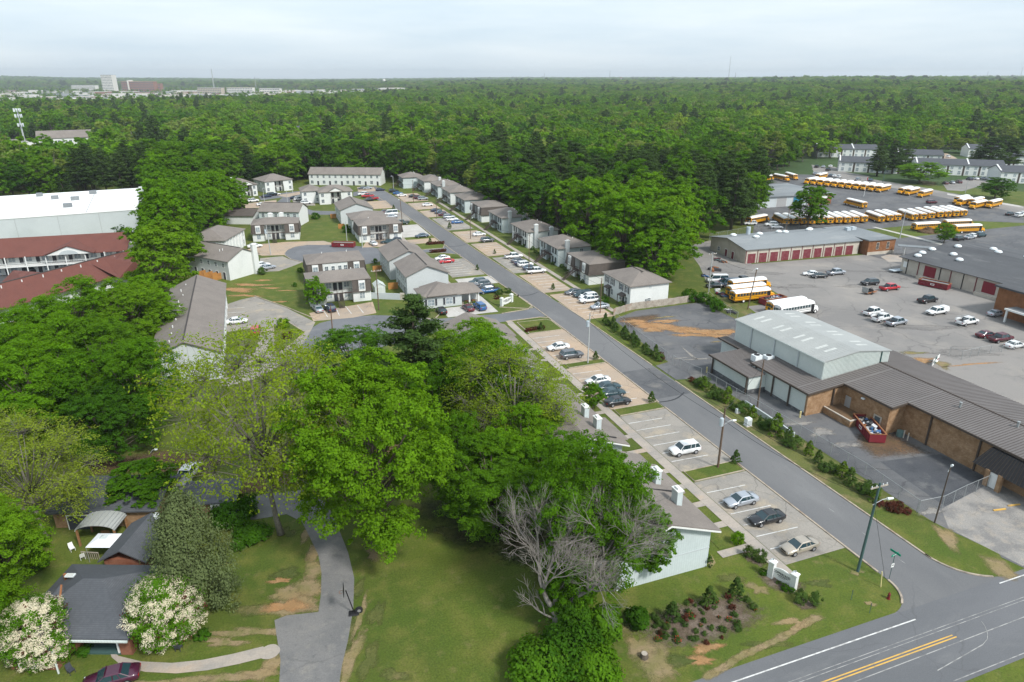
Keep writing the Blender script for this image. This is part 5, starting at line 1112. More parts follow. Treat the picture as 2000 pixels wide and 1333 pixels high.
g3 = Bld('shed', 'dark flat-roofed shed beside the asphalt turning area behind the cedar', 'shed', 0, 0, 7, 4.5, -12); c = G(412, 962, 2.4); g3.root.location = (c.x, c.y, 0)
g3.part('wall', wall_mb(6.6, 4.2, 2.3), 'brick_brown'); g3.part('roof', MB().hexa([(-3.6,-2.5,2.2),(3.6,-2.5,2.2),(3.6,2.5,2.6),(-3.6,2.5,2.6)],[(-3.6,-2.5,2.35),(3.6,-2.5,2.35),(3.6,2.5,2.75),(-3.6,2.5,2.75)]), 'shingle_slate'); g3.door('S', 1, 0, 1.0, 2.0, 'trim_white')
g4 = Bld('tin_shed', 'small pale tin-roofed lean-to at the end of the long garage', 'shed', 0, 0, 3, 2.6, -18); c = G(345, 937, 2.3); g4.root.location = (c.x, c.y, 0)
g4.part('wall', wall_mb(2.8, 2.4, 2.1), 'panel_grey'); g4.part('roof', MB().box(-1.6,-1.4,2.1,1.6,1.4,2.25), 'metal_pale')
# ------------------------------------------------------------------ vehicles
def loft(mb, st):
    rings = []
    for (x, w, zb, zt) in st:
        zs = zt-min(.14, (zt-zb)*.3)
        rings.append([(x,-w*.86,zb),(x,-w*.98,zb+(zs-zb)*.28),(x,-w,zb+(zs-zb)*.62),(x,-w*.97,zs),(x,-w*.84,zt),(x,0,zt+.025),(x,w*.84,zt),(x,w*.97,zs),(x,w,zb+(zs-zb)*.62),(x,w*.98,zb+(zs-zb)*.28),(x,w*.86,zb)])
    n = len(rings[0]); o = len(mb.v)
    v = [p for r in rings for p in r]; f = []
    for i in range(len(rings)-1):
        for k in range(n): f.append((i*n+k, (i+1)*n+k, (i+1)*n+(k+1) % n, i*n+(k+1) % n))
    f.append(tuple(range(n))); f.append(tuple((len(rings)-1)*n+k for k in range(n-1,-1,-1)))
    mb.add(v, f)
CARS = {
 'sedan': dict(st=[(-2.38,.66,.42,.80),(-2.30,.82,.30,.92),(-1.9,.90,.24,1.00),(-1.0,.915,.20,.98),(.0,.915,.20,.95),(.9,.915,.20,.93),(1.6,.90,.22,.84),(2.1,.84,.26,.74),(2.36,.70,.34,.62)], cab=(1.15,.35,-.95,-1.75,.90,1.43), wx=(1.42,-1.38), wr=.33),
 'hatch': dict(st=[(-2.05,.70,.42,.95),(-1.98,.84,.30,1.02),(-1.6,.90,.24,1.02),(0,.90,.20,.98),(.9,.90,.20,.95),(1.6,.88,.22,.88),(2.0,.80,.28,.76),(2.15,.68,.34,.64)], cab=(1.2,.45,-1.5,-1.95,.95,1.50), wx=(1.32,-1.28), wr=.32),
 'suv': dict(st=[(-2.38,.78,.48,1.05),(-2.30,.90,.38,1.14),(-1.8,.95,.32,1.14),(0,.96,.30,1.12),(.9,.96,.30,1.10),(1.7,.94,.32,1.05),(2.2,.88,.36,.95),(2.40,.76,.44,.82)], cab=(1.20,.55,-1.85,-2.22,1.08,1.74), wx=(1.45,-1.42), wr=.38),
 'minivan': dict(st=[(-2.45,.80,.40,1.05),(-2.38,.92,.30,1.12),(-1.8,.97,.26,1.12),(0,.97,.24,1.08),(1.2,.95,.26,1.0),(2.0,.90,.30,.88),(2.45,.76,.36,.70)], cab=(1.65,.75,-2.0,-2.38,1.02,1.72), wx=(1.55,-1.5), wr=.35),
 'pickup': dict(st=[(-2.85,.90,.52,1.12),(-2.80,.95,.46,1.16),(-1.0,.97,.42,1.14),(.4,.97,.40,1.14),(1.4,.97,.40,1.14),(2.3,.95,.42,1.08),(2.75,.86,.48,.98),(2.86,.78,.54,.86)], cab=(1.55,.95,-.75,-1.05,1.10,1.82), wx=(1.85,-1.75), wr=.40, bed=(-2.72,-1.10)),
 'van': dict(st=[(-2.9,.92,.40,1.30),(-2.85,.98,.34,1.36),(0,1.0,.32,1.34),(1.6,.98,.34,1.24),(2.4,.92,.38,1.02),(2.75,.80,.44,.86)], cab=(2.0,1.25,-2.75,-2.86,1.25,2.25), wx=(1.75,-1.7), wr=.38),
}
_car = {}
def car_parts(kind):
    if kind in _car: return _car[kind]
    s = CARS[kind]; xa, xb, xc, xd, zb, zr = s['cab']; w = max(q[1] for q in s['st'])
    body = MB(); loft(body, s['st'])
    wb, wr = w*.90, w*.70
    gl = MB().hexa([(xd,-wb,zb),(xa,-wb,zb),(xa,wb,zb),(xd,wb,zb)], [(xc,-wr,zr-.04),(xb,-wr,zr-.04),(xb,wr,zr-.04),(xc,wr,zr-.04)])
    rf = MB(); m = .06
    rf.hexa([(xc-m,-wr-m,zr-.07),(xb+m,-wr-m,zr-.07),(xb+m,wr+m,zr-.07),(xc-m,wr+m,zr-.07)], [(xc+.12,-wr+.06,zr+.02),(xb-.12,-wr+.06,zr+.02),(xb-.12,wr-.06,zr+.02),(xc+.12,wr-.06,zr+.02)])
    for sy in (-1, 1):
        for (p, q) in (((xa,wb),(xb,wr)), ((xd,wb),(xc,wr)), (((xa+xd)/2,wb),((xb+xc)/2,wr))):
            rf.tube([(p[0],sy*p[1],zb-.02),(q[0],sy*(q[1]+.02),zr-.05)], [.055,.045], 4)
        if kind in ('sedan', 'hatch', 'suv', 'minivan') : rf.tube([((xd*.72+xa*.28),sy*wb,zb-.02),((xc*.8+xb*.2),sy*(wr+.02),zr-.05)], [.05,.05], 4)
    wh = MB().ycyl(0,-.12,.12,0,s['wr'],14); rim = MB().ycyl(0,-.135,.135,0,s['wr']*.62,10)
    fr, rr = s['st'][-1], s['st'][0]; zf = (fr[2]+fr[3])/2+.10; zr_ = (rr[2]+rr[3])/2+.10
    P = dict(body=body.mesh('body','paint_white',True), roof=rf.mesh('roof_panel','paint_white'), glass=gl.mesh('windows','car_glass'), wheel=wh.mesh('tyre','rubber'), rim=rim.mesh('rim','rim'),
             head=MB().box(-.10,-.17,-.07,.06,.17,.07).mesh('headlight','lamp_clear'), tail=MB().box(-.05,-.15,-.10,.06,.15,.10).mesh('tail_light','lamp_red'), mirror=MB().box(-.10,-.10,-.06,.06,.10,.07).mesh('mirror','paint_black'),
             grille=MB().box(-.02,-w*.42,-.10,.04,w*.42,.08).mesh('grille','black'), spec=s, w=w, zf=zf, zr=zr_, f=fr, r=rr)
    if 'bed' in s:
        x0, x1 = s['bed']; P['bed'] = MB().box(x0,-w*.80,1.10,x1,w*.80,1.185).mesh('truck_bed','black')
    # one-mesh version for far cars: paint, glass, rubber, lamps
    one = MB(); loft(one, s['st']); one.cur = 1; one.add(gl.v, gl.f); one.cur = 0; one.add(rf.v, rf.f); one.cur = 2
    for x in s['wx']:
        for sy in (-1, 1): one.ycyl(x, sy*(w-.20), sy*(w+.01), s['wr'], s['wr'], 10)
    if 'bed' in s: one.box(s['bed'][0],-w*.8,1.10,s['bed'][1],w*.8,1.185)
    one.cur = 3; one.box(rr[0]-.03,-w*.8,zr_-.1,rr[0]+.1,-w*.5,zr_+.1); one.box(rr[0]-.03,w*.5,zr_-.1,rr[0]+.1,w*.8,zr_+.1)
    P['one'] = one.mesh('car', ['paint_white','car_glass','rubber','lamp_red'])
    _car[kind] = P
    return P
WORD = dict(sedan='sedan', hatch='hatchback', suv='SUV', minivan='minivan', pickup='pickup', van='van')
NAMEK = dict(sedan='sedan_car', hatch='hatchback_car', suv='suv_car', minivan='minivan', pickup='pickup_truck', van='van')
CWORD = dict(white='white', silver='silver', grey='grey', black='black', beige='beige', navy='dark blue', teal='dark teal', blue='blue', red='red', maroon='maroon', green='dark green', purple='dark plum', slate='blue-grey')
def repaint(o, col):
    o.material_slots[0].link = 'OBJECT'; o.material_slots[0].material = MAT['paint_'+col]
def car(px, py, hd, kind, col, ctx, far=False, extra=None, at=None, label=None):
    p = at if at is not None else G(px, py)
    hd = R(hd+rnd.uniform(-2.0, 2.0)); P = car_parts(kind); s = P['spec']; w = P['w']
    lab = label or '%s %s %s' % (CWORD[col], WORD[kind], ctx); grp = '%s' % ctx
    z = .035
    if far:
        o = put(NAMEK[kind], P['one'], None, (p.x, p.y, z), hd); repaint(o, col); return tag(o, lab, WORD[kind] if kind != 'sedan' else 'car', grp)
    t = thing(NAMEK[kind], lab, WORD[kind] if kind not in ('sedan','hatch') else 'car', (p.x, p.y, z), hd, grp)
    b = put('body', P['body'], t); repaint(b, col); repaint(put('roof_panel', P['roof'], t), col); put('windows', P['glass'], t)
    for x in s['wx']:
        for sy in (-1, 1):
            o = put('wheel', P['wheel'], t, (x, sy*(w-.11), s['wr'])); put('rim', P['rim'], o)
    for sy in (-1, 1):
        put('headlight', P['head'], t, (P['f'][0]-.12, sy*P['f'][1]*.82, P['zf'])); put('tail_light', P['tail'], t, (P['r'][0]+.04, sy*P['r'][1]*.86, P['zr']))
        o = put('mirror', P['mirror'], t, (s['cab'][0]-.35, sy*(w+.04), s['cab'][4]+.02)); repaint(o, col)
    put('grille', P['grille'], t, (P['f'][0]-.03, 0, P['zf']-.02))
    if 'bed' in P: put('truck_bed', P['bed'], t)
    if extra == 'rack':
        m = MB()
        for sy in (-1, 1): m.box(-2.75,sy*.95-.16,1.15,-1.05,sy*.95+.16,1.55)
        m.mesh; o = m.build('tool_box', 'paint_white', t)
        m = MB()
        for x in (-2.7,-1.1,.9):
            m.tube([(x,-.9,1.5),(x,-.85,2.05),(x,.85,2.05),(x,.9,1.5)], .035, 4)
        for y in (-.8,.8): m.tube([(-2.8,y,2.05),(1.0,y,2.05)], .03, 4)
        m.build('ladder_rack', 'galv', t)
    if extra == 'cap': repaint(MB().hexa([(-2.8,-.92,1.15),(-1.05,-.92,1.15),(-1.05,.92,1.15),(-2.8,.92,1.15)],[(-2.7,-.72,1.82),(-1.1,-.72,1.82),(-1.1,.72,1.82),(-2.7,.72,1.82)]).build('bed_cap','paint_white',t), col)
    if extra == 'twotone': repaint(MB().hexa([(-1.0,-.70,1.77),(1.0,-.70,1.77),(1.0,.70,1.77),(-1.0,.70,1.77)],[(-.9,-.62,1.88),(.85,-.62,1.88),(.85,.62,1.88),(-.9,.62,1.88)]).build('white_roof','paint_white',t), 'white')
    return t
A1 = 'parked in the grey bay beside the corner lawn'
car(1446,984,180,'sedan','silver',A1); car(1496,1019,180,'sedan','black',A1); car(1560,1074,180,'sedan','beige',A1)
car(1336,885,180,'suv','white','alone in the grey bay with fresh white lines')
C1 = 'in the tan bay near the two white chimneys'
car(1167,749,180,'sedan','white',C1); car(1187,761,0,'sedan','teal',C1,label='dark teal sedan right beside the white sedan in the tan bay'); car(1196,773,0,'sedan','teal',C1,label='dark teal sedan between another teal car and the black sedan'); car(1206,790,0,'sedan','black',C1)
D1 = 'in the tan bay by the pole with transformer near the side street'
car(1090,683,180,'sedan','white',D1); car(1116,699,0,'suv','grey',D1)
O1 = 'nose to the low rental office'
car(862,612,97,'hatch','black',O1); car(914,606,97,'sedan','maroon',O1); car(937,604,97,'suv','blue',O1)
E1 = 'on the pale bay behind the rental office'
car(933,556,180,'suv','teal',E1); car(941,560,180,'suv','grey',E1); car(948,565,180,'sedan','black',E1); car(955,573,180,'pickup','blue',E1,extra='twotone',label='blue and white old pickup on the pale bay behind the rental office')
car(872,514,180,'sedan','red','on the striped grey bay beside the pale townhouses'); car(864,508,180,'sedan','white','behind the red sedan beside the pale townhouses')
car(824,464,180,'sedan','slate','alone beside the brown planted island')
# right-hand bays, nearest first
B1 = 'in the bay before the townhouse with small porches'
car(1120,575,180,'sedan','grey',B1); car(1138,580,180,'minivan','teal',B1); car(1149,585,180,'suv','white',B1); car(1152,591,180,'pickup','white',B1); car(1171,603,180,'sedan','silver',B1)
B2 = 'in the grey bay before the white fourplex with stairs'
car(1047,534,0,'pickup','white',B2,label='white crew-cab pickup at the near end of the grey bay before the mansard block'); car(1036,527,0,'sedan','slate',B2); car(1026,521,0,'suv','white',B2); car(1019,518,0,'sedan','navy',B2); car(1013,513,0,'sedan','grey',B2); car(1003,505,0,'pickup','white',B2,label='white pickup at the far end of the grey bay beside the lawn strip')
car(936,461,0,'sedan','white','by the pole beside the middle tan bay'); car(952,473,0,'suv','grey','alone on the middle tan bay of the row')
B3 = 'in the long grey bay under the dark wood'
for (px,py,k,c) in [(893,437,'sedan','blue'),(883,432,'suv','white'),(877,427,'suv','silver'),(867,422,'sedan','maroon'),(860,418,'sedan','slate'),(852,414,'sedan','navy')]: car(px,py,0,k,c,B3,py < 424)
B4 = 'in the small bay near the far end of the street'
for (px,py,k,c) in [(835,403,'sedan','white'),(826,391,'suv','silver'),(817,389,'suv','maroon'),(808,386,'sedan','black')]: car(px,py,0,k,c,B4,True)
B5 = 'beside the last street lamp before the long terrace'
for (px,py,k,c) in [(785,384,'sedan','white'),(777,380,'sedan','blue'),(769,376,'suv','black'),(743,373,'sedan','navy')]: car(px,py,0,k,c,B5,True)
B6 = 'on the lot by the white block with the entrance bay'
car(709,382,180,'suv','white',B6,True); car(727,391,180,'pickup','red',B6,True,label='bright red pickup on the far lot beside another red truck'); car(718,386,180,'pickup','red',B6,True,label='red pickup half behind another red pickup on the far lot'); car(720,393,180,'sedan','black',B6,True); car(708,370,180,'sedan','grey',B6,True); car(718,370,180,'sedan','silver',B6,True)
B7 = 'on the pale bay behind the street-side mansard block'
car(763,421,180,'van','white',B7); car(765,426,180,'sedan','silver',B7); car(750,417,180,'sedan','maroon',B7); car(785,439,180,'pickup','green',B7)
B8 = 'by the round court'
car(498,484,8,'sedan','white',B8); car(512,521,20,'sedan','white','beside the big white gable end'); car(523,526,20,'sedan','silver','beside the big white gable end'); car(729,479,100,'sedan','white','before the mansard block by the round court'); car(758,476,160,'sedan','teal','before the mansard block by the round court'); car(773,473,160,'hatch','navy','before the mansard block by the round court')
car(621,608,100,'sedan','silver','before the mansard block with the black stair'); car(645,607,100,'suv','navy','before the mansard block with the black stair')
B9 = 'on the small far loop between white blocks'
for (px,py,h,k,c) in [(521,386,20,'sedan','navy'),(532,383,20,'suv','black'),(538,382,20,'sedan','white'),(495,395,10,'suv','white'),(512,402,10,'sedan','white'),(577,389,0,'sedan','navy'),(585,392,0,'suv','white'),(598,395,0,'pickup','black'),(598,399,0,'suv','white')]: car(px,py,h,k,c,B9,True)
car(463,632,0,'sedan','white','half hidden by the pale-leaved tree on the townhouse lot'); car(500,652,85,'suv','red','half hidden by the pale-leaved tree on the townhouse lot'); car(455,708,5,'sedan','grey','under the pale-leaved tree on the townhouse lot')
car(220,1333,178,'sedan','purple','on the bare front yard of the brick house')
car(452,1003,100,'sedan','green','beside the shed roof by the asphalt turning area')
car(368,935,70,'pickup','white','beside the tin-roofed lean-to'); car(318,798,0,'sedan','red','under the motel canopy', True, label='dark red car seen through the trees by the motel') if False else None
car(312,535,30,'suv','black','tucked beside the motel wing', True, at=G(68,533))
# school yard
Y = 'in the open school yard'
car(1584,539,150,'sedan','white',Y+' next to a black sedan'); car(1599,543,168,'sedan','black',Y+' next to a white sedan'); car(1632,537,-2,'pickup','silver',Y+' near the roller doors')
car(1698,557,172,'suv','black',Y+' near the roll-off bin'); car(1737,567,0,'pickup','red',Y+' hitched to a small trailer'); car(1811,591,4,'pickup','black',Y); car(1829,614,178,'pickup','white',Y+' with a covered bed',extra='cap')
car(1888,634,4,'pickup','white',Y+' with a ladder rack, beside the carport',extra='rack'); car(1704,615,8,'pickup','white',Y+' with a black open bed'); car(1722,627,6,'pickup','white',Y+' with a ladder rack, between two pickups',extra='rack'); car(1750,635,4,'pickup','silver',Y+' at the end of three pickups')
car(1926,659,-8,'sedan','maroon','beside the brick school wing'); car(1953,667,-4,'pickup','maroon','beside the brick school wing'); car(1981,679,0,'sedan','white','beside the brick school wing'); car(1450,552,0,'pickup','black','behind the parked school buses'); car(1945,617,0,'sedan','silver','under the school carport')
for i, (px,py,k,c) in enumerate([(1872,470,'suv','black'),(1893,467,'sedan','silver'),(1900,464,'sedan','white'),(1914,463,'suv','teal')]): car(px,py,6,k,c,'on the school lot by the round green bush',True)
for (px,py,k,c) in [(1972,421,'sedan','black'),(1990,424,'suv','white'),(1998,420,'sedan','white')]: car(px,py,10,k,c,'at the end of the bus lot',True)
car(1819,398,-10,'suv','maroon','alone in the middle of the bus lot',True)
for i in range(7): car(1846+i*13+(8 if i > 2 else 0), 360-i*.9-(5 if i > 2 else 0), 60, ['sedan','sedan','suv','suv','sedan','sedan','sedan'][i], ['maroon','silver','maroon','navy','white','silver','white'][i], 'in the lot before the stepped white apartments', True)
for i, (px,py,c) in enumerate([(1595,328,'black'),(1608,328,'silver'),(1622,327,'white'),(1617,334,'black'),(1622,345,'slate'),(1630,346,'white'),(1638,348,'white'),(1600,342,'white'),(1592,341,'silver'),(1675,353,'silver'),(1700,354,'slate')]): car(px,py,30,'sedan' if i % 3 else 'suv',c,'in the lot before the far white apartments',True)
car(1813,308,20,'sedan','slate','on the little clearing lot behind the far apartments',True); car(1852,308,20,'suv','white','on the little clearing lot behind the far apartments',True)
for (px,py) in [(1465,440),(1506,442)]: car(px,py,160,'suv','white','beside the bus lot fence',True)
car(1516,447,-20,'sedan','silver','on the grass by the bus lot pole',True)
car(1592,357,0,'pickup','white','by the depot roof edge',True)
# school buses
def bus_meshes():
    L0, L1, W, zf, zw, ze, zt = -6.0, 4.4, 1.22, .75, 1.75, 2.65, 3.12
    body = MB().box(L0,-W,zf,L1,W,ze)
    body.hexa([(L1,-1.0,.70),(5.95,-.92,.70),(5.95,.92,.70),(L1,1.0,.70)], [(L1,-1.0,1.78),(5.80,-.80,1.62),(5.80,.80,1.62),(L1,1.0,1.78)])
    for s in (-1,1): body.hexa([(4.3,s*1.0-.15,.6),(5.9,s*1.0-.15,.6),(5.9,s*1.0+.15,.6),(4.3,s*1.0+.15,.6)],[(4.6,s*1.0-.12,1.25),(5.7,s*1.0-.12,1.2),(5.7,s*1.0+.12,1.2),(4.6,s*1.0+.12,1.25)])
    rf = MB(); pr = [(-W-.02,ze-.02),(-W*.92,ze+.22),(-W*.66,ze+.40),(-W*.3,zt-.02),(0,zt),(W*.3,zt-.02),(W*.66,ze+.40),(W*.92,ze+.22),(W+.02,ze-.02)]
    rf.vprism(pr, 'x', L0, L1-.1); 
    win = MB(); n = 11
    for s in (-1, 1):
        for i in range(n):
            x = L0+.55+i*.86; win.box(x, s*(W+.012)-.01, 1.86, x+.72, s*(W+.012)+.01, 2.48)
    rail = MB()
    for s in (-1, 1):
        for z in (1.72, 1.32, .86): rail.box(L0, s*(W+.02)-.02, z, L1, s*(W+.02)+.02, z+.07)
    ws = MB().box(L1-.02,-W*.92,1.80,L1+.03,-.03,2.56).box(L1-.02,.03,1.80,L1+.03,W*.92,2.56)
    rd = MB().box(L0-.03,-.42,.95,L0+.01,.42,1.62).box(L0-.03,-.42,1.78,L0+.01,.42,2.45).box(L0-.03,-1.05,1.72,L0+.01,-.52,2.4).box(L0-.03,.52,1.72,L0+.01,1.05,2.4)
    bm = MB().box(L0-.16,-W,.52,L0+.02,W,.78).box(5.9,-1.1,.52,6.08,1.1,.80)
    lm = MB().box(L0-.05,-1.12,2.5,L0+.01,-.85,2.68).box(L0-.05,.85,2.5,L0+.01,1.12,2.68).box(L0-.05,-1.15,1.2,L0+.01,-.95,1.4).box(L0-.05,.95,1.2,L0+.01,1.15,1.4)
    hd = MB().box(5.86,-.95,.95,5.98,-.68,1.2).box(5.86,.68,.95,5.98,.95,1.2); dr = MB().box(3.35,-W-.03,.75,4.25,-W-.005,2.5)
    sg = MB().box(L0-.04,-.55,2.66,L0+.005,.55,2.86).box(L1-.1,-.6,2.68,L1+.02,.6,2.88)
    return [('body',body.mesh('body','bus_yellow')),('roof',rf.mesh('roof','bus_white',False)),('window_row',win.mesh('window_row','car_glass')),('rub_rail',rail.mesh('rub_rail','black')),('windshield',ws.mesh('windshield','car_glass')),
            ('rear_door',rd.mesh('rear_door','car_glass')),('bumper',bm.mesh('bumper','black')),('warning_lamp',lm.mesh('warning_lamp','lamp_red')),('headlight',hd.mesh('headlight','lamp_clear')),('entry_door',dr.mesh('entry_door','black')),('header_panel',sg.mesh('header_panel','bus_yellow'))], MB().ycyl(0,-.15,.15,0,.5,12).mesh('wheel','rubber'), MB().ycyl(0,-.165,.165,0,.27,8).mesh('hub','bus_white')
BUSP, BUSW, BUSH = bus_meshes()
def bus(a, hd, lab, grp, roofy=False):
    t = thing('school_bus', lab, 'bus', (a.x, a.y, .03), R(hd), grp)
    for n, me in BUSP: put(n, me, t)
    for x in (4.9, -3.4):
        for s in (-1, 1): w = put('wheel', BUSW, t, (x, s*1.05, .5)); put('hub', BUSH, w)
    return t
def bus_seg(p_nose, p_rear, lab, grp):
    a, b = G(*p_nose), G(*p_rear); d = (a-b).normalized(); return bus(b+d*6.1, math.degrees(math.atan2(d.y, d.x)), lab, grp)
g0 = G(1545,443); g1 = G(1511,426); hA = math.degrees(math.atan2(g1.y-g0.y, g1.x-g0.x))
def rear_bus(px, py, lab, grp):
    b = G(px, py); d = Vector((math.cos(R(hA)), math.sin(R(hA)), 0)); bus(b+d*6.1, hA, lab, grp)
for (px,py) in [(1536,442),(1553,442),(1570,441),(1586,441),(1603,440),(1621,440),(1638,439),(1655,439),(1671,438),(1688,437)]: rear_bus(px,py,'yellow school bus in the long row with its back to the tan workshop','long row of buses behind the workshop')
for (px,py) in [(1721,437),(1738,435),(1753,434)]: rear_bus(px,py,'yellow school bus in the group of three between two longer rows','three buses between longer rows')
for (px,py) in [(1786,433),(1803,432),(1819,430),(1836,428),(1851,427),(1867,426),(1882,425)]: rear_bus(px,py,'yellow school bus in the row of seven beside the tall floodlight pole','row of seven buses by the floodlight')
na, nb = G(1703,379), G(1743,370); nd_ = (nb-na).normalized(); nn = Vector((-nd_.y, nd_.x, 0))
for i in range(11):
    c_ = (na+nb)/2+nn*(3.6*i)+nd_*(-.15*i); bus(c_, math.degrees(math.atan2(-nd_.y,-nd_.x)), 'yellow school bus in the slanting row before the black-roofed apartments', 'slanting row of buses on the far side')
for p in [((1735,385),(1777,376)),((1748,388),(1790,378)),((1771,393),(1815,382))]: bus_seg(*p, 'yellow school bus of the three standing clear beside the depot flagpole', 'three buses standing clear')
for p in [((1841,405),(1887,394)),((1856,407),(1892,398)),((1869,410),(1915,398)),((1885,412),(1920,404)),((1899,415),(1950,402))]: bus_seg(*p, 'yellow school bus in the slanting group of five by the road lawn', 'five buses by the road lawn')
bus_seg((1644,398),(1688,409),'yellow school bus standing alone before the brick depot front',None); bus_seg((1836,449),(1782,452),'yellow school bus on the grass beside the spoil heap',None); bus_seg((1912,454),(1860,456),'yellow school bus on the grass behind the round bush',None); bus_seg((1895,444),(1842,446),'yellow school bus on the grass behind two others',None)
for p in [((1540,356),(1512,350)),((1565,356),(1536,347)),((1573,357),(1611,348)),((1492,434),(1460,440)),((1512,352),(1480,356))]: bus_seg(*p, 'yellow school bus parked behind the low depot by the wood', 'buses behind the depot')
bus_seg((1517,582),(1428,592),'yellow school bus on the grass verge, outermost of three behind the plank fence',None); bus_seg((1508,572),(1421,582),'yellow school bus between two others behind the plank fence',None); bus_seg((1500,562),(1424,570),'yellow school bus furthest onto the yard of the three near the plank fence',None)
bus_seg((1590,600),(1500,614),'old yellow school bus between the red bin and the pale gym',None)
b = bus_seg((1606,606),(1515,622),'white-roofed bus pressed against the far side of the pale gym',None)
for o in b.children:
    if o.name.startswith('body') or o.name.startswith('header'): o.material_slots[0].link = 'OBJECT'; o.material_slots[0].material = MAT['bus_white']
# bins, trailers
def rolloff(p, hd, lab, L=6.6, fill=None):
    t = thing('rolloff_bin', lab, 'bin', (p.x, p.y, .03), R(hd)); W = 1.2; H_ = 1.5
    m = MB(); m.box(-L/2,-W,.15,L/2,W,.25); m.box(-L/2,-W,.25,-L/2+.08,W,H_); m.box(L/2-.08,-W,.25,L/2,W,H_); m.box(-L/2+.08,-W,.25,L/2-.08,-W+.08,H_); m.box(-L/2+.08,W-.08,.25,L/2-.08,W,H_)
    m.build('box_body', 'dumpster_red', t)
    r = MB()
    for i in range(9):
        x = -L/2+.3+i*(L-.6)/8; r.box(x-.05,-W-.08,.3,x+.05,-W,H_-.05); r.box(x-.05,W,.3,x+.05,W+.08,H_-.05)
    tag(r.build('side_rib', 'dumpster_red', t), kind='stuff')
    MB().box(-L/2-.05,-W-.1,H_,L/2+.05,-W+.1,H_+.12).box(-L/2-.05,W-.1,H_,L/2+.05,W+.1,H_+.12).box(-L/2-.05,-W+.1,H_,-L/2+.1,W-.1,H_+.12).box(L/2-.1,-W+.1,H_,L/2+.05,W-.1,H_+.12).build('top_rail', 'rust' if fill else 'dumpster_red', t)
    for x in (-L/2+.5, L/2-.5):
        for y in (-.8,.8): MB().ycyl(x, y-.12, y+.12, .15, .15, 8).build('roller', 'black', t)
    MB().box(-.55,-W-.10,.65,.45,-W-.085,1.15).build('name_plate', 'sign_white', t); MB().box(-.40,-W-.115,.80,.30,-W-.10,1.02).build('plate_mark', 'dumpster_red', t)
    if fill == 'lid': MB().box(-L/2+.06,-W+.06,H_-.25,L/2-.06,W-.06,H_-.15).build('load', 'metal_grey_roof', t)
    if fill == 'junk':
        q = random.Random(5)
        for i in range(46):
            x, y = q.uniform(-L/2+.6, L/2-.6), q.uniform(-.85,.85); sx, sy, sz = q.uniform(.2,.9), q.uniform(.15,.5), q.uniform(.15,.5); z = 1.0+q.uniform(0,.65)*(1-abs(x)/L*1.6)
            o = MB().box(-sx/2,-sy/2,-sz/2,sx/2,sy/2,sz/2).build('scrap_piece', q.choice(['junk_light','junk_light','junk_dark','junk_dark','junk_blue','rust','wood_grey']), t); o.location = (x,y,z); o.rotation_euler = (q.uniform(-.5,.5),q.uniform(-.5,.5),q.uniform(0,3))
        MB().box(-L/2+.08,-W+.08,.25,L/2-.08,W-.08,1.0).build('load', 'junk_dark', t)
    return t
pa, pb = G(1678,825), G(1713,868); d = pb-pa; rolloff((pa+pb)/2, math.degrees(math.atan2(d.y,d.x)), 'red open bin heaped with scrap beside the brick loading dock', 6.8, 'junk')
pa, pb = G(1800,556), G(1848,566); d = pb-pa; rolloff((pa+pb)/2, math.degrees(math.atan2(d.y,d.x)), 'red bin with a grey cover beside the school loading door', 7.2, 'lid')
pa, pb = G(1482,597), G(1534,588); d = pb-pa; rolloff((pa+pb)/2, math.degrees(math.atan2(d.y,d.x)), 'red bin with rubbish between the school buses', 6.8, 'junk')
pa, pb = G(653,482), G(690,483); d = pb-pa; rolloff((pa+pb)/2, math.degrees(math.atan2(d.y,d.x)), 'red bin with white plate at the edge of the round court', 7.4, 'lid')
t = thing('utility_trailer', 'small open trailer with a dark quad bike behind the red pickup', 'trailer', G(1698,574), R(4))
MB().box(-1.8,-.9,.45,1.6,.9,.55).box(1.6,-.06,.45,3.0,.06,.55).build('deck', 'rust', t); MB().box(-1.85,-.9,.55,-1.78,.9,1.9).build('ramp', 'galv', t); MB().box(-.9,-.4,.6,.9,.4,1.05).box(-.3,-.35,1.05,.5,.35,1.35).tube([(.55,-.4,1.45),(.55,.4,1.45)],.04).build('quad_bike','black',t)
for y in (-1.0, .82): MB().ycyl(-.2,y,y+.18,.33,.33,10).build('wheel','rubber',t)
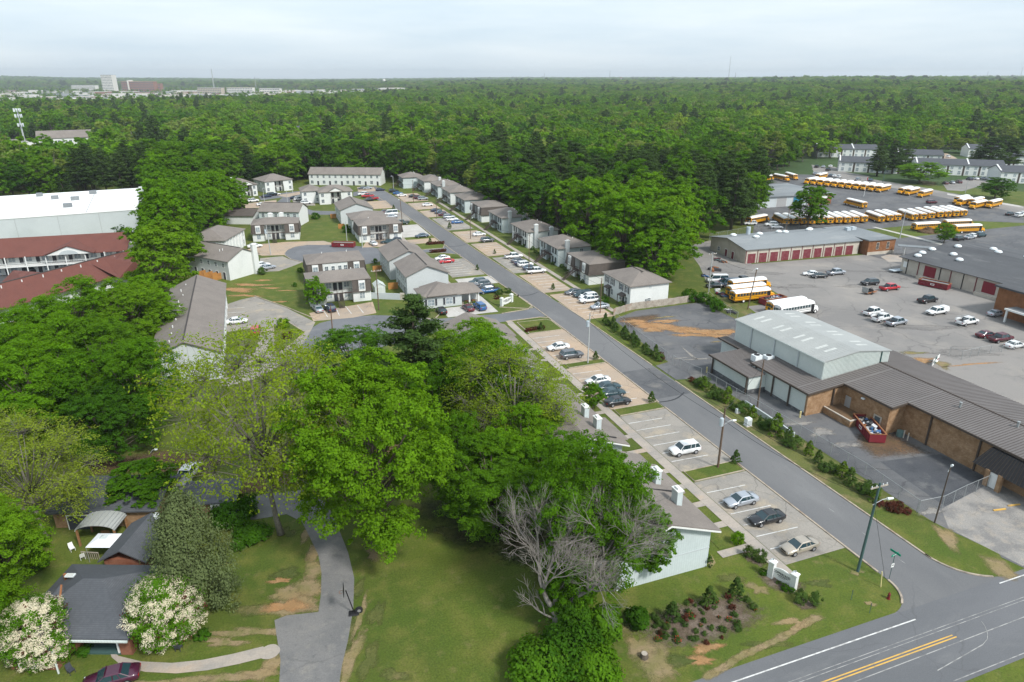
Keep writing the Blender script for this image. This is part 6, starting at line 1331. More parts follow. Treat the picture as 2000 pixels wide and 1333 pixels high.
# ------------------------------------------------------------------ vegetation
def cards_mesh(name, C, Nn, S, mat, rng, aspect=.62, extra=None):
    """many small leaf faces (one rhombus each) at points C, facing Nn, of size S"""
    n = len(C)
    Nn = Nn/np.maximum(np.linalg.norm(Nn, axis=1, keepdims=True), 1e-6)
    a = rng.normal(size=(n, 3)); t = np.cross(Nn, a); t /= np.maximum(np.linalg.norm(t, axis=1, keepdims=True), 1e-6); b = np.cross(Nn, t)
    S = S[:, None]
    V = np.empty((n, 4, 3)); V[:, 0] = C+t*S; V[:, 1] = C+b*S*aspect; V[:, 2] = C-t*S; V[:, 3] = C-b*S*aspect
    me = bpy.data.meshes.new(name)
    ev, ef = (extra.v, extra.f) if extra else ([], [])
    nv = n*4+len(ev); me.vertices.add(nv)
    co = np.concatenate([V.reshape(-1, 3), np.array([tuple(p) for p in ev]).reshape(-1, 3)]) if ev else V.reshape(-1, 3)
    me.vertices.foreach_set('co', co.astype(np.float32).ravel())
    lens = np.array([len(f) for f in ef], int) if ef else np.zeros(0, int)
    loops = np.concatenate([np.arange(n*4)] + ([np.concatenate([np.array(f) for f in ef])+n*4] if ef else []))
    me.loops.add(len(loops)); me.loops.foreach_set('vertex_index', loops.astype(np.int32))
    tot = np.concatenate([np.full(n, 4), lens]).astype(int); st = np.concatenate([[0], np.cumsum(tot)[:-1]])
    me.polygons.add(len(tot)); me.polygons.foreach_set('loop_start', st.astype(np.int32)); me.polygons.foreach_set('loop_total', tot.astype(np.int32))
    for m in (mat if isinstance(mat, (list, tuple)) else [mat]): me.materials.append(MAT[m])
    if ef: me.polygons.foreach_set('material_index', np.concatenate([np.zeros(n), np.ones(len(lens))]).astype(np.int32))
    me.update(calc_edges=True); me.validate()
    return me
def unit(rng, n):
    d = rng.normal(size=(n, 3)); return d/np.linalg.norm(d, axis=1, keepdims=True)
def broad(seed, H, Rr, lobes, subs, leaves, leaf, base=.28, spread=.8, lob=(.26,.42), twigs=False, top=1.0, one=None, mat='leaf_green', bark='bark', tr=None):
    """broadleaf tree of height H and crown radius Rr: limbs carry lobes, lobes carry twig clumps, clumps carry leaves"""
    rng = np.random.default_rng(seed)
    zc, rz = H*(base+(1-base)*.5), H*(1-base)*.5
    d = unit(rng, lobes); d[:, 2] = d[:, 2]*.9+.10
    # even out the lobe directions
    k = np.arange(lobes)+.5; ph = np.arccos(1-1.75*k/lobes); th = np.pi*(1+5**.5)*k
    g = np.stack([np.sin(ph)*np.cos(th), np.sin(ph)*np.sin(th), np.cos(ph)], 1); d = g+rng.normal(size=g.shape)*.28
    d /= np.linalg.norm(d, axis=1, keepdims=True)
    lr = Rr*rng.uniform(lob[0], lob[1], lobes)
    rr = rng.uniform(.58, 1.0, lobes)[:, None]*spread
    L = np.stack([d[:, 0]*(Rr-lr*.5), d[:, 1]*(Rr-lr*.5), d[:, 2]*(rz-lr*.35)*top], 1)*rr; L[:, 2] += zc
    trunk = MB(); tw = tr or max(.16, H*.019)
    sway = rng.normal(size=2)*.35
    fork = np.array([sway[0], sway[1], H*(base+.06)])
    trunk.tube([(0,0,-.1),(sway[0]*.5,sway[1]*.5,H*base*.5),tuple(fork),(sway[0]*1.5,sway[1]*1.5,zc+rz*.35)], [tw*1.25,tw*.9,tw*.72,tw*.28], 7)
    C, Nm = [], []
    w = lr**2/np.sum(lr**2)
    for i in range(lobes):
        a = fork+(np.array([0,0,1.])*max(0., (L[i,2]-fork[2])*.35)); mid = (a*.45+L[i]*.55)+np.array([0,0,-.04*H*rng.uniform(0,1)])
        trunk.tube([tuple(a), tuple(mid), tuple(L[i])], [tw*.42, tw*.24, tw*.08], 4 if one else 5)
        s = unit(rng, subs); s += d[i]*.55; s[:, 2] += .22; s /= np.linalg.norm(s, axis=1, keepdims=True)
        sc = L[i]+s*lr[i]*rng.uniform(.40, 1.38, (subs, 1))*np.array([1.08, 1.08, .95])
        sr = lr[i]*rng.uniform(.17, .40, subs)
        if twigs:
            for q in range(0, subs): trunk.tube([tuple(L[i]), tuple((L[i]+sc[q])/2+rng.normal(size=3)*.15), tuple(sc[q])], [tw*.09, tw*.05, tw*.02], 3)
        nl = max(1, int(leaves*w[i]/subs))
        for q in range(subs):
            e = unit(rng, nl); e[:, 2] = e[:, 2]*.85+.12
            rad = rng.uniform(.45, 1.0, (nl, 1))
            off = e*sr[q]*rad*np.array([1.20, 1.20, .74]); off[:, 2] -= .34*(off[:, 0]*s[q, 0]+off[:, 1]*s[q, 1]); C.append(sc[q]+off); Nm.append(e*.55+s[q]*.45+np.array([0,0,.45])+rng.normal(size=(nl, 3))*.38)
    C = np.concatenate(C); Nm = np.concatenate(Nm); S = leaf*rng.uniform(.6, 1.25, len(C))
    if one: return cards_mesh('tree', C, Nm, S, [mat, bark], rng, extra=trunk)
    return cards_mesh('crown', C, Nm, S, mat, rng), trunk.mesh('trunk', bark, True)
def pine(seed, H, Rr, leaves, leaf, base=.38, layers=13, one=None, mat='leaf_pine', bark='bark', round_top=.55):
    rng = np.random.default_rng(seed); trunk = MB(); tw = H*.016
    lean = rng.normal(size=2)*.25
    trunk.tube([(0,0,-.1),(lean[0],lean[1],H*.5),(lean[0]*1.6,lean[1]*1.6,H*.97)], [tw*1.2,tw*.8,tw*.15], 6)
    C, Nm = [], []; cl = []
    for i in range(layers):
        t = i/(layers-1); z = H*(base+(1-base)*(.02+.95*t)); Lr = Rr*(1-t)**round_top*(.55+.45*min(1, t*4+.25))*rng.uniform(.8, 1.12)+.3
        nb = max(3, int(7*(1-t*.55)))
        for k in range(nb):
            if rng.random() < .10: continue
            a = 6.283*(k/nb)+rng.uniform(-.4,.4)+i*1.3; l = Lr*rng.uniform(.65,1.1)
            ax = np.array([lean[0]*t*1.5, lean[1]*t*1.5, z]); tip = ax+np.array([math.cos(a)*l, math.sin(a)*l, l*rng.uniform(-.05,.28)])
            trunk.tube([tuple(ax), tuple(tip)], [tw*.28, tw*.05], 3)
            for u in (.45,.72,.98):
                cl.append((ax+(tip-ax)*u, Rr*rng.uniform(.13,.24)*(1.15-.3*t)))
    nl = max(2, int(leaves/len(cl)))
    for c, r in cl:
        e = unit(rng, nl); C.append(c+e*r*np.array([1.2,1.2,.55])*rng.uniform(.4,1,(nl,1))); Nm.append(e*.5+np.array([0,0,.7])+rng.normal(size=(nl,3))*.5)
    C = np.concatenate(C); Nm = np.concatenate(Nm); S = leaf*rng.uniform(.6,1.2,len(C))
    if one: return cards_mesh('tree', C, Nm, S, [mat, bark], rng, .5, trunk)
    return cards_mesh('crown', C, Nm, S, mat, rng, .5), trunk.mesh('trunk', bark, True)
def bushy(seed, prof, clumps, leaves, leaf, mat, lump=.22, up=.4, flat=.8, rag=(.60,1.06)):
    """dense plant whose half-width at height z is prof(t); leaf clumps all over its skin"""
    rng = np.random.default_rng(seed); C, Nm = [], []; nl = max(1, leaves//clumps); H = prof(None)
    for i in range(clumps):
        t = rng.uniform(.02, 1)**.85; a = rng.uniform(0, 6.283); r = prof(t)*rng.uniform(*rag)*(1+.13*math.sin(a*3+seed)+.10*math.sin(t*9+a*2))
        o = np.array([math.cos(a), math.sin(a), .25+.8*(t-.4)]); c = np.array([math.cos(a)*r, math.sin(a)*r, H*t*.95])
        s = lump*rng.uniform(.6, 1.2)*max(prof(.35), .3)
        e = unit(rng, nl); C.append(c+e*s*rng.uniform(.4,1,(nl,1))*np.array([1,1,flat])); Nm.append(e*.45+o*.55+np.array([0,0,up])+rng.normal(size=(nl,3))*.35)
    C = np.concatenate(C); C[:, 2] = np.maximum(C[:, 2], .03); return cards_mesh('foliage', C, np.concatenate(Nm), leaf*rng.uniform(.6,1.2,len(C)), mat, rng)

def plant(name, label, meshes, loc, rz, s, group=None, cat='tree', mats=None, sz=None):
    t = thing(name, label, cat, (loc[0], loc[1], loc[2] if len(loc) > 2 else 0), rz, group); t.scale = (s, s, sz or s)
    o = put('crown', meshes[0], t); put('trunk', meshes[1], t)
    if mats: o.material_slots[0].link = 'OBJECT'; o.material_slots[0].material = MAT[mats]
    return t
# master trees (all 20 m tall, 7 m crown radius unless noted)
OAK = [broad(11, 20, 7.2, 52, 26, 78000, .140, .03, .99, (.18,.35)), broad(12, 20, 7.0, 46, 26, 70000, .140, .04, .99, (.18,.37)), broad(13, 20, 6.8, 44, 26, 68000, .140, .06, 1.0, (.18,.39))]
SPARSE = [broad(21, 20, 7.2, 40, 30, 25000, .115, .15, .97, (.28,.44), True, bark='bark_pale', mat='leaf_yellow', tr=.27), broad(22, 20, 7.0, 38, 30, 28000, .115, .12, .97, (.28,.44), True, bark='bark_pale', mat='leaf_yellow', tr=.27)]
OAKM = [broad(31+i, 20, 6.6, 32, 16, 20000, .27, .05, .97, (.22,.40)) for i in range(4)]
PALEM = broad(41, 20, 6.2, 26, 12, 9000, .32, .16, .95, twigs=False, bark='bark_pale', mat='leaf_pale')
TALLM = [broad(45+i, 20, 4.3, 20, 11, 9000, .32, .08, .95, (.34,.5), mat='leaf_bright') for i in range(2)]
PINEH = pine(51, 20, 4.6, 15000, .24, .30, 15)
PINEM = [pine(52+i, 20, 4.6, 10500, .31, .20, 15) for i in range(3)]
# single-mesh versions for the far wood
FARK = [broad(61+i, 16, 6.5, 18, 8, 2600, .60, .06, .95, (.24,.42), one=True, mat='leaf_forest') for i in range(4)]+[pine(66+i, 18, 4.0, 1300, .78, .36, 9, one=True) for i in range(2)]+[broad(69, 16, 5.2, 12, 6, 900, .80, .14, .95, one=True, mat='leaf_pale', bark='bark_pale'), broad(70, 18, 4.0, 10, 6, 1200, .80, .12, .95, (.34,.5), one=True, mat='leaf_bright')]

def hero(name, label, meshes, base, pytop, wpx, mats=None, group=None, H0=20., R0=7., rz=None, hmul=1.0):
    b = G(*base); h = height_for(b.x, b.y, pytop)*hmul; zc = pixel_of(b.x, b.y, h*.6)[2]; r = wpx/2*zc/FOC
    sx, sz = r/R0, h/H0
    return plant(name, label, meshes, b, rz if rz is not None else rnd.uniform(0, 6.28), sx, group, mats=mats, sz=sz)
hero('oak_tree', 'big dense bright-green oak in the middle lawn beside the driveway bend', OAK[0], (730,1066), 686, 300, 'leaf_bright')
hero('sparse_tree', 'tall pale tree with thin new leaves showing its limbs, beside the asphalt turning area', SPARSE[0], (549,1043), 604, 330)
hero('oak_tree', 'large dark-green oak right behind the dead tree, against the pale end wall', OAK[1], (1150,1170), 850, 238, 'leaf_green'); hero('oak_tree', 'low green tree growing up through the dead tree', OAKM[0], (1112,1212), 1035, 120, 'leaf_green', R0=6.6)
hero('oak_tree', 'dark-green oak between the dead tree and the middle lawn', OAK[2], (960,1040), 872, 195, 'leaf_green')
hero('oak_tree', 'mid-green oak leaning over the grey roof with capped chimneys', OAK[0], (1075,1010), 850, 150, 'leaf_green')
hero('oak_tree', 'small green tree covering the left part of the pale end wall', OAKM[2], (1264,1132), 985, 105, 'leaf_green', R0=6.6)
hero('sparse_tree', 'yellow-green half-leafed tree in front of the roof with white chimneys', SPARSE[1], (1000,905), 672, 235)
hero('oak_tree', 'tall bright-green tree hiding the roof below the office side street', OAK[1], (958,858), 640, 165, 'leaf_bright'); hero('oak_tree', 'full green tree between yellow-green tree and dead tree', OAK[2], (1015,985), 805, 160, 'leaf_bright'); hero('oak_tree', 'dark-green tree in the shady gap right of the big middle oak', OAK[1], (890,985), 800, 120, 'leaf_green')
hero('pine_tree', 'tall dark pine rising in front of the side street by the office', PINEH, (812,812), 578, 165, R0=4.6)
hero('oak_tree', 'round bright-green tree below the rental office cars', OAK[2], (905,790), 628, 165, 'leaf_bright')
hero('oak_tree', 'bright-green tree beside the court pole and the tall pine', OAK[1], (690,760), 640, 150, 'leaf_green')
hero('oak_tree', 'deep-green tree filling the gap between pine and yellow-green tree', OAK[0], (855,850), 700, 110, 'leaf_green')
hero('oak_tree', 'low green tree under the yellow-green tree by the row roof', OAK[1], (1030,900), 770, 130, 'leaf_green')
# big left-hand trees
LG = 'big trees by the motel wing'
hero('oak_tree', 'broad green tree hiding the end of the motel wing', OAK[1], (50,770), 602, 180, 'leaf_bright'); hero('oak_tree', 'fresh-green tree at the left end of the motel trees', OAK[0], (-30,770), 608, 160, 'leaf_bright'); hero('oak_tree', 'yellow-green round tree in the middle of the motel trees', OAK[2], (125,800), 615, 160, 'leaf_bright'); hero('oak_tree', 'mid-green round tree behind the fresh-green yard trees', OAK[0], (215,790), 610, 150, 'leaf_green'); hero('oak_tree', 'bright-green tree between motel wing and long grey-brown roof', OAK[2], (165,720), 548, 150, 'leaf_bright')
hero('oak_tree', 'bright-green tree touching the long grey-brown roof', OAK[0], (262,690), 548, 170, 'leaf_bright'); hero('oak_tree', 'wide fresh-green tree over the dark yard edge, below the motel trees', OAK[0], (95,890), 672, 220, 'leaf_bright'); hero('oak_tree', 'dense green tree beside the wide fresh-green yard tree', OAK[1], (190,880), 690, 170, 'leaf_green')
hero('oak_tree', 'deep-green tree at the near end of the long grey-brown roof', OAK[2], (300,868), 655, 165, 'leaf_green'); hero('oak_tree', 'deep-green tree behind the garage, beside the pale new-leaf tree', OAK[1], (235,900), 745, 150, 'leaf_deep')
hero('sparse_tree', 'yellow-green tree with airy leaves beside the garage roof', SPARSE[1], (95,1050), 815, 240); hero('oak_tree', 'bright yellow-green tree beside the brick house', OAK[2], (20,1200), 960, 200, 'leaf_bright'); hero('oak_tree', 'fresh-green tree at the corner of the white-flowering shrub', OAK[1], (-50,1330), 1080, 160, 'leaf_bright')
hero('sparse_tree', 'airy yellow-green tree behind the garage yard', SPARSE[0], (-10,960), 800, 170)
hero('oak_tree', 'bright-green tree beside the right end of the motel', OAKM[3], (325,588), 442, 125, 'leaf_bright', R0=6.6); hero('oak_tree', 'bright-green tree between motel and the grey townhouse block', OAKM[1], (352,540), 415, 100, 'leaf_bright', R0=6.6); hero('oak_tree', 'bushy green tree at the far corner of the long grey-brown roof', OAKM[2], (290,650), 540, 120, 'leaf_bright', R0=6.6); hero('oak_tree', 'tall bright tree at the warehouse loading wing', OAKM[0], (345,470), 352, 105, 'leaf_bright', R0=6.6)
hero('oak_tree', 'small spreading tree over the long garage roof', OAKM[1], (290,990), 905, 140, 'leaf_green', R0=6.6)
hero('oak_tree', 'young bushy tree in front of the mansard block with the black stair', OAKM[0], (621,602), 542, 46, 'leaf_bright', R0=6.6)
hero('oak_tree', 'small round tree beside the parked dark cars and white chimneys', OAKM[2], (1158,800), 748, 46, 'leaf_green', R0=6.6)
hero('oak_tree', 'small tree at the warehouse corner behind the motel roof', OAKM[3], (238,462), 437, 34, 'leaf_deep', R0=6.6)
hero('oak_tree', 'round-crowned shade tree before the stepped white apartments', OAKM[0], (1796,358), 317, 84, 'leaf_bright', R0=6.6); hero('oak_tree', 'lone dark-green tree on the lawn by the far road', OAKM[2], (1943,388), 347, 60, 'leaf_deep', R0=6.6)
hero('oak_tree', 'round green tree in front of the bus depot doors', OAKM[1], (1578,447), 357, 76, 'leaf_green', R0=6.6); hero('oak_tree', 'egg-shaped bright bush tree by the covered walkway', OAKM[2], (1843,475), 436, 38, 'leaf_bright', R0=6.6)
for (px,py,top,w,l) in [(1712,345,285,46,'tall pine beside the black-roofed apartments'),(1742,340,280,46,'tall pine between two apartment roofs'),(1765,332,284,40,'slender pine at the edge of the apartment lot'),(1928,335,268,66,'broad pine over the white gabled house'),(1968,332,270,56,'pine leaning beside the broad pine on the far right'),(1905,330,288,40,'small pine beside the white gabled house')]: hero('pine_tree', l, PINEM[px % 3], (px,py), top, w, R0=4.4)
for (px,py,top,w,m,l) in [(1822,300,263,32,'leaf_pale','tan-green round tree behind the clearing lot'),(1878,300,268,48,'leaf_pale','tan-green spreading tree behind the clearing lot'),(1790,300,268,30,'leaf_bright','light-green young tree at the wood edge by the clearing lot')]: hero('oak_tree', l, OAKM[1], (px,py), top, w, m, R0=6.6)
# the cedar by the brick house and the flowering shrubs
cedar = bushy(81, lambda t: 11. if t is None else 4.6*(t+.04)**.25*(1-t)**.55*1.45, 190, 26000, .13, 'leaf_cedar', .36)
b = G(388,1188); h = height_for(b.x, b.y, 968); t = thing('cedar_tree', 'dense olive-grey cedar between the brick house and the side lawn', 'tree', b, 1.0); t.scale = (.92,.92,h/11.); put('crown', cedar, t); MB().tube([(0,0,-.1),(0,0,9.5)],[.35,.05],7).build('trunk','bark',t)
def photinia(base, pytop, wpx, seed, label):
    b = G(*base); h = height_for(b.x, b.y, pytop); zc = pixel_of(b.x, b.y, h*.5)[2]; r = wpx/2*zc/FOC*.86
    pr = lambda t: h if t is None else r*min(1., (t+.10)**.45*1.25)*max(0., 1-t**3.2)**.5
    t = thing('flowering_shrub', label, 'shrub', b)
    put('foliage', bushy(seed, pr, 300, 14000, .12, 'leaf_green', .26), t); put('blossom', bushy(seed+1, pr, 620, 52000, .050, 'blossom', .155, .6), t); put('young_leaf', bushy(seed+2, pr, 60, 700, .13, 'leaf_red', .14), t)
    m = MB()
    for i in range(5): a = i*1.26; m.tube([(.2*math.cos(a),.2*math.sin(a),-.05),(r*.5*math.cos(a),r*.5*math.sin(a),h*.6)],[.09,.03],5)
    m.build('stem','bark',t)
photinia((90,1292), 1170, 150, 91, 'white-flowering shrub at the left corner of the brick house'); photinia((332,1245), 1128, 172, 95, 'white-flowering shrub between porch and cedar')
# hedge and undergrowth
def shrub(px, py, w, h, mat, label, seed, n=1500, leaf=.16, name='shrub', group=None, at=None, cat='shrub'):
    p = at if at is not None else G(px, py); t = thing(name, label, cat, (p[0], p[1], 0), 0, group)
    put('foliage', bushy(seed, lambda q: h if q is None else w/2*min(1., (q+.12)**.5*1.25)*max(0., 1-q**2.6)**.5, max(16, n//28), n, leaf, mat, .30), t); MB().tube([(0,0,-.05),(0,0,h*.7)],[.06,.02],5).build('stem','bark',t); return t
shrub(455,1010,6.5,2.2,'leaf_deep','long dark hedge clump behind the cedar at the asphalt turning area',101,5000,.2); shrub(490,1050,5,1.6,'leaf_deep','low dark bush on the lawn edge below the turning area',102,3500,.18)
for i, (px,py,w,h,m) in enumerate([(1110,1290,7.5,3.6,'leaf_deep'),(1050,1320,6.5,3.2,'leaf_green'),(1160,1320,5.5,3.0,'leaf_green'),(1180,1235,4.0,3.0,'leaf_green'),(1120,1250,4,4.5,'leaf_deep')]): shrub(px,py,w,h,m,'leafy undergrowth bush at the foot of the dead tree',110+i,5200,.2,'undergrowth_bush','undergrowth at the dead tree')
shrub(1243,1222,2.6,2.2,'leaf_deep','dark clipped bush at the left end of the big planting bed',120,2600); shrub(1386,1108,.9,1.5,'leaf_shrub','small round shrub at the pale end wall',121,700,.1); shrub(1378,1090,1.3,.8,'leaf_conifer','low golden shrub at the pale end wall corner',122,600,.1)
shrub(395,1245,1.8,.8,'leaf_deep','low dark bush beside the porch steps',123,700,.12); shrub(165,1275,1.8,.9,'leaf_deep','small bush at the brick wall left of the porch',124,700,.12); shrub(260,1105,3.2,1.6,'leaf_deep','dark bush under the left roof edge of the house',125,1500,.16, at=G(70,1110))
# dead tree
def dead_tree(base):
    b = G(*base); rng = random.Random(31); m = MB()
    def grow(p, d, l, r, depth):
        d = d.normalized(); pts = [p]; q = p; n = 3
        for i in range(n):
            d = (d+Vector((rng.gauss(0,.13),rng.gauss(0,.13),rng.gauss(.03,.10)))).normalized(); q = q+d*l/n; pts.append(q)
        rr = [r, r*.86, r*.72, r*.58]; m.tube(pts, rr, 7 if depth < 2 else (5 if depth < 4 else 3))
        if depth >= 6 or r < .007: return
        for k in range(2 if depth < 1 else rng.choice((2,3,3))):
            ax = Vector((rng.gauss(0,1),rng.gauss(0,1),rng.gauss(0,.6))).normalized(); nd = (d+ax*rng.uniform(.45,.85)).normalized(); nd.z = max(nd.z, -.15)
            grow(pts[rng.choice((2,3,3))], nd, l*rng.uniform(.60,.85), r*rng.uniform(.42,.62), depth+1)
        grow(pts[3], (d+Vector((rng.gauss(0,.2),rng.gauss(0,.2),.05))), l*.8, r*.58, depth+1)
    t = thing('dead_tree', 'bare grey dead tree with forked trunk above green undergrowth', 'tree', b); t.scale = (.86,.86,.88)
    rx, ry = _cy, -_sy      # picture right, on the ground
    m.tube([(0,0,-.1),(.1,0,1.5),(.1,.1,3.0)],[.72,.60,.55],9)
    grow(Vector((.1,.1,2.7)), Vector((.50*rx,.50*ry,.80)), 5.0, .42, 0); grow(Vector((.05,.1,2.7)), Vector((-.55*rx+.1,-.55*ry+.1,.85)), 4.2, .36, 0); grow(Vector((.1,.2,2.7)), Vector((-.05,.35,.95)), 4.2, .30, 1)
    grow(Vector((0,0,2.4)), Vector((-.8*rx,-.8*ry,.35)), 2.2, .14, 3)
    m.build('trunk', 'dead_wood', t); return t
dead_tree((1086,1243))
# street trees, young plants and beds
CON = [(bushy(131+i, lambda t: 2.6 if t is None else (.95*(1-t)**.7*(.55+.45*min(1.,t*6))+.03), 90, 2400, .10, 'leaf_conifer', .26, .25)) for i in range(2)]
def young_conifer(x, y, s, label, grp=None, mat=None):
    t = thing('young_conifer', label, 'tree', (x, y, .05), rnd.uniform(0,6), grp); t.scale = (s,)*3; o = put('foliage', CON[int(x*7) % 2], t)
    if mat: o.material_slots[0].link = 'OBJECT'; o.material_slots[0].material = MAT[mat]
    MB().tube([(0,0,-.1),(0,0,2.0)],[.06,.02],5).build('trunk','bark',t); return t
VG = 'evergreens along the chain-link verge'
SH = [bushy(141+i, lambda t: 1.3 if t is None else 1.0*min(1.,(t+.15)**.5*1.2)*max(0.,1-t**2.6)**.5, 24, 1500, .095, 'leaf_shrub', .46) for i in range(3)]
def small_shrub(x, y, s, label, grp, mat=None, cat='shrub', sz=None):
    t = thing('small_shrub', label, cat, (x, y, .02), rnd.uniform(0,6), grp); t.scale = (s,s,sz or s); o = put('foliage', SH[int(x*5+y*3) % 3], t)
    if mat: o.material_slots[0].link = 'OBJECT'; o.material_slots[0].material = MAT[mat]
    MB().tube([(0,0,-.05),(0,0,.7)],[.05,.02],5).build('stem','bark',t); return t
y = 54.6; i = 0
while y < 95:
    x = 71.6+.35*math.sin(y*1.7)-(.5 if y > 80 else 0)
    if i % 3 == 0: young_conifer(x, y, rnd.uniform(.85,1.5), 'pointed golden-green evergreen in the verge along the chain-link fence', VG)
    elif i % 3 == 1: small_shrub(x+.3, y, rnd.uniform(1.1,1.4), 'blue-green shrub between evergreens along the chain-link fence', VG+' shrubs', 'leaf_shrub'); small_shrub(x-.6, y+.6, .95, 'blue-green shrub between evergreens along the chain-link fence', VG+' shrubs', 'leaf_shrub')
    else: young_conifer(x-.2, y, rnd.uniform(.65,1.1), 'dark young evergreen in the verge along the chain-link fence', VG+' dark', 'leaf_shrub')
    y += rnd.uniform(1.3,2.7); i += 1
for k in range(16):
    yy = 106.2+k*1.55; x = 70.2+.6*math.sin(k*2.1)+(k*.05)
    (young_conifer(x, yy, rnd.uniform(.8,1.1), 'dark young evergreen on the verge above the yard entrance', 'evergreens above the yard entrance', 'leaf_shrub') if k % 2 else small_shrub(x+.4, yy, rnd.uniform(.8,1.15), 'grey-green shrub on the verge above the yard entrance', 'shrubs above the yard entrance'))
for (x,y,s) in [(71.2,106.2,.7),(71.9,107.6,.8),(70.6,105.7,.5),(70.7,95.2,.75),(71.7,94.4,.6)]: small_shrub(x,y,s,'reddish low shrub beside the yard entrance','reddish shrubs at the yard entrance','leaf_red')
for (x,y,s) in [(71.2,53.6,.6),(72.2,53.0,.7),(72.0,51.8,.7),(73.0,51.2,.6),(73.3,52.6,.6),(71.4,52.3,.55)]: small_shrub(x,y,s,'red-flowering low shrub at the near end of the chain-link verge','red shrubs at the near verge end','leaf_red')
for (px,py,s,l) in [(1436,905,1.0,'young street tree on the grass island beside the transformer pole'),(1272,786,.95,'young street tree at the kerb by the bay of dark cars'),(1163,703,.85,'young street tree at the kerb by the transformer pole near the side street'),(1056,646,.95,'young street tree on the island at the side street mouth'),(932,528,.8,'young street tree on the kerb by the striped grey bay'),(1080,566,.8,'young street tree on the kerb of the long tan bay'),(966,496,.7,'young street tree between two tan bays'),(878,447,1.1,'young street tree at the long grey bay under the wood'),(769,409,.9,'young street tree by the camper van'),(840,474,.8,'young street tree on the brown planted island')]:
    p = G(px,py); young_conifer(p.x, p.y, s*.85, l, None, 'leaf_shrub')
for i, (px,py,s) in enumerate([(1312,1212,.95),(1384,1183,1.0),(1437,1166,1.0)]): p = G(px,py); young_conifer(p.x,p.y,s,'upright glossy magnolia sapling in the big planting bed','magnolia saplings in the bed','leaf_shrub')
q = random.Random(9)
def in_poly(x, y, poly):
    c = False; n = len(poly); j = n-1
    for i in range(n):
        if (poly[i][1] > y) != (poly[j][1] > y) and x < (poly[j][0]-poly[i][0])*(y-poly[i][1])/(poly[j][1]-poly[i][1])+poly[i][0]: c = not c
        j = i
    return c
n = 0
while n < 58:
    x, y = q.uniform(min(p.x for p in BED1), max(p.x for p in BED1)), q.uniform(min(p.y for p in BED1), max(p.y for p in BED1))
    if not in_poly(x, y, BED1): continue
    red = n % 6 == 0
    t = small_shrub(x, y, q.uniform(.2,.48), 'red rose bush in the big mulched planting bed' if red else 'low green plant in the big mulched planting bed', 'roses in the big bed' if red else 'low plants in the big bed', 'leaf_red' if n % 6 == 1 else None)
    if red:
        m = MB()
        for k in range(16): a, r_, z = q.uniform(0,6.28), q.uniform(.3,.95), q.uniform(.6,1.35); m.cbox(r_*math.cos(a), r_*math.sin(a), z, .13, .13, .10)
        tag(m.build('rose_flower', 'rose_red', t), kind='stuff')
    n += 1
for i, (px,py,s,m) in enumerate([(1440,1062,.8,'leaf_bright'),(1463,1088,.75,None),(1484,1096,.8,None),(1502,1124,.45,'leaf_deep'),(1490,1122,.5,'leaf_deep'),(1532,1152,.5,'leaf_deep'),(1545,1155,.45,'leaf_deep'),(1562,1176,.75,None),(1590,1180,.75,None),(1520,1140,.3,None)]):
    p = G(px,py); small_shrub(p.x,p.y,s,'clipped green shrub around the white entrance sign','shrubs around the entrance sign',m,sz=s*(1.5 if s > .6 else 1))
for i in range(12): p = G(832+i*8.5, 599-i*.55); small_shrub(p.x,p.y,.5,'low clipped shrub under the rental office windows','shrubs under the office windows','leaf_conifer')
for i in range(9): p = G(836+i*3.6, 479-.3*i); small_shrub(p.x,p.y,.75,'brown-leaved shrub on the planted island by the second entry','brown shrubs on the upper island','leaf_red')
for i in range(8): p = G(843+i*3.6, 494-.3*i); small_shrub(p.x,p.y,.75,'brown-leaved shrub on the planted island below the second entry','brown shrubs on the lower island','leaf_red')
for i in range(8): p = G(1029+i*4.4, 648-.8*i); small_shrub(p.x,p.y,.6,'brown-leaved shrub on the island at the office side street','brown shrubs at the office side street','leaf_red')
for (px,py,s,l,m) in [(970,585,.8,'reddish shrub beside the small office sign','leaf_red'),(976,576,1.1,'loose green shrub behind the small office sign',None),(992,572,1.0,'loose green shrub between office sign and street',None),(512,536,1.5,'bright green shrub at the foot of the big white gable',None),(616,428,1.9,'round dark shrub at the bright white gable','leaf_deep'),(678,454,2.0,'round dark shrub at the corner of the mansard block','leaf_deep'),(610,392,1.6,'round dark shrub at the entrance-bay block','leaf_deep'),(587,532,1.0,'thin dark shrub on the lawn by the mansard pair','leaf_deep'),(576,560,.8,'small dark shrub on the lawn with bare soil','leaf_deep'),(554,640,1.6,'bright green plant on the court island','leaf_bright'),(562,662,1.2,'brown-red plant on the court island','leaf_red'),(733,514,1.0,'thin shrub beside the orange fence panel','leaf_deep'),(1180,592,1.3,'dark shrub beside the near porch','leaf_deep'),(1215,598,1.0,'light shrub at the townhouse corner',None)]:
    p = G(px,py); small_shrub(p.x,p.y,s,l,None,m)
for i in range(14): p = G(1130-i*9.5+(i%3)*4, 553-i*5.8); small_shrub(p.x+1.2,p.y,.7+.2*(i%2),'small shrub on the lawn in front of the street row','shrubs before the street row')
for k, (px,py) in enumerate([(1395,600),(1375,592),(1360,590),(1400,608),(1345,585)]): p = G(px,py); small_shrub(p.x,p.y,2.0,'dark overgrown bush at the end of the grey plank fence','bushes at the plank fence end','leaf_deep')

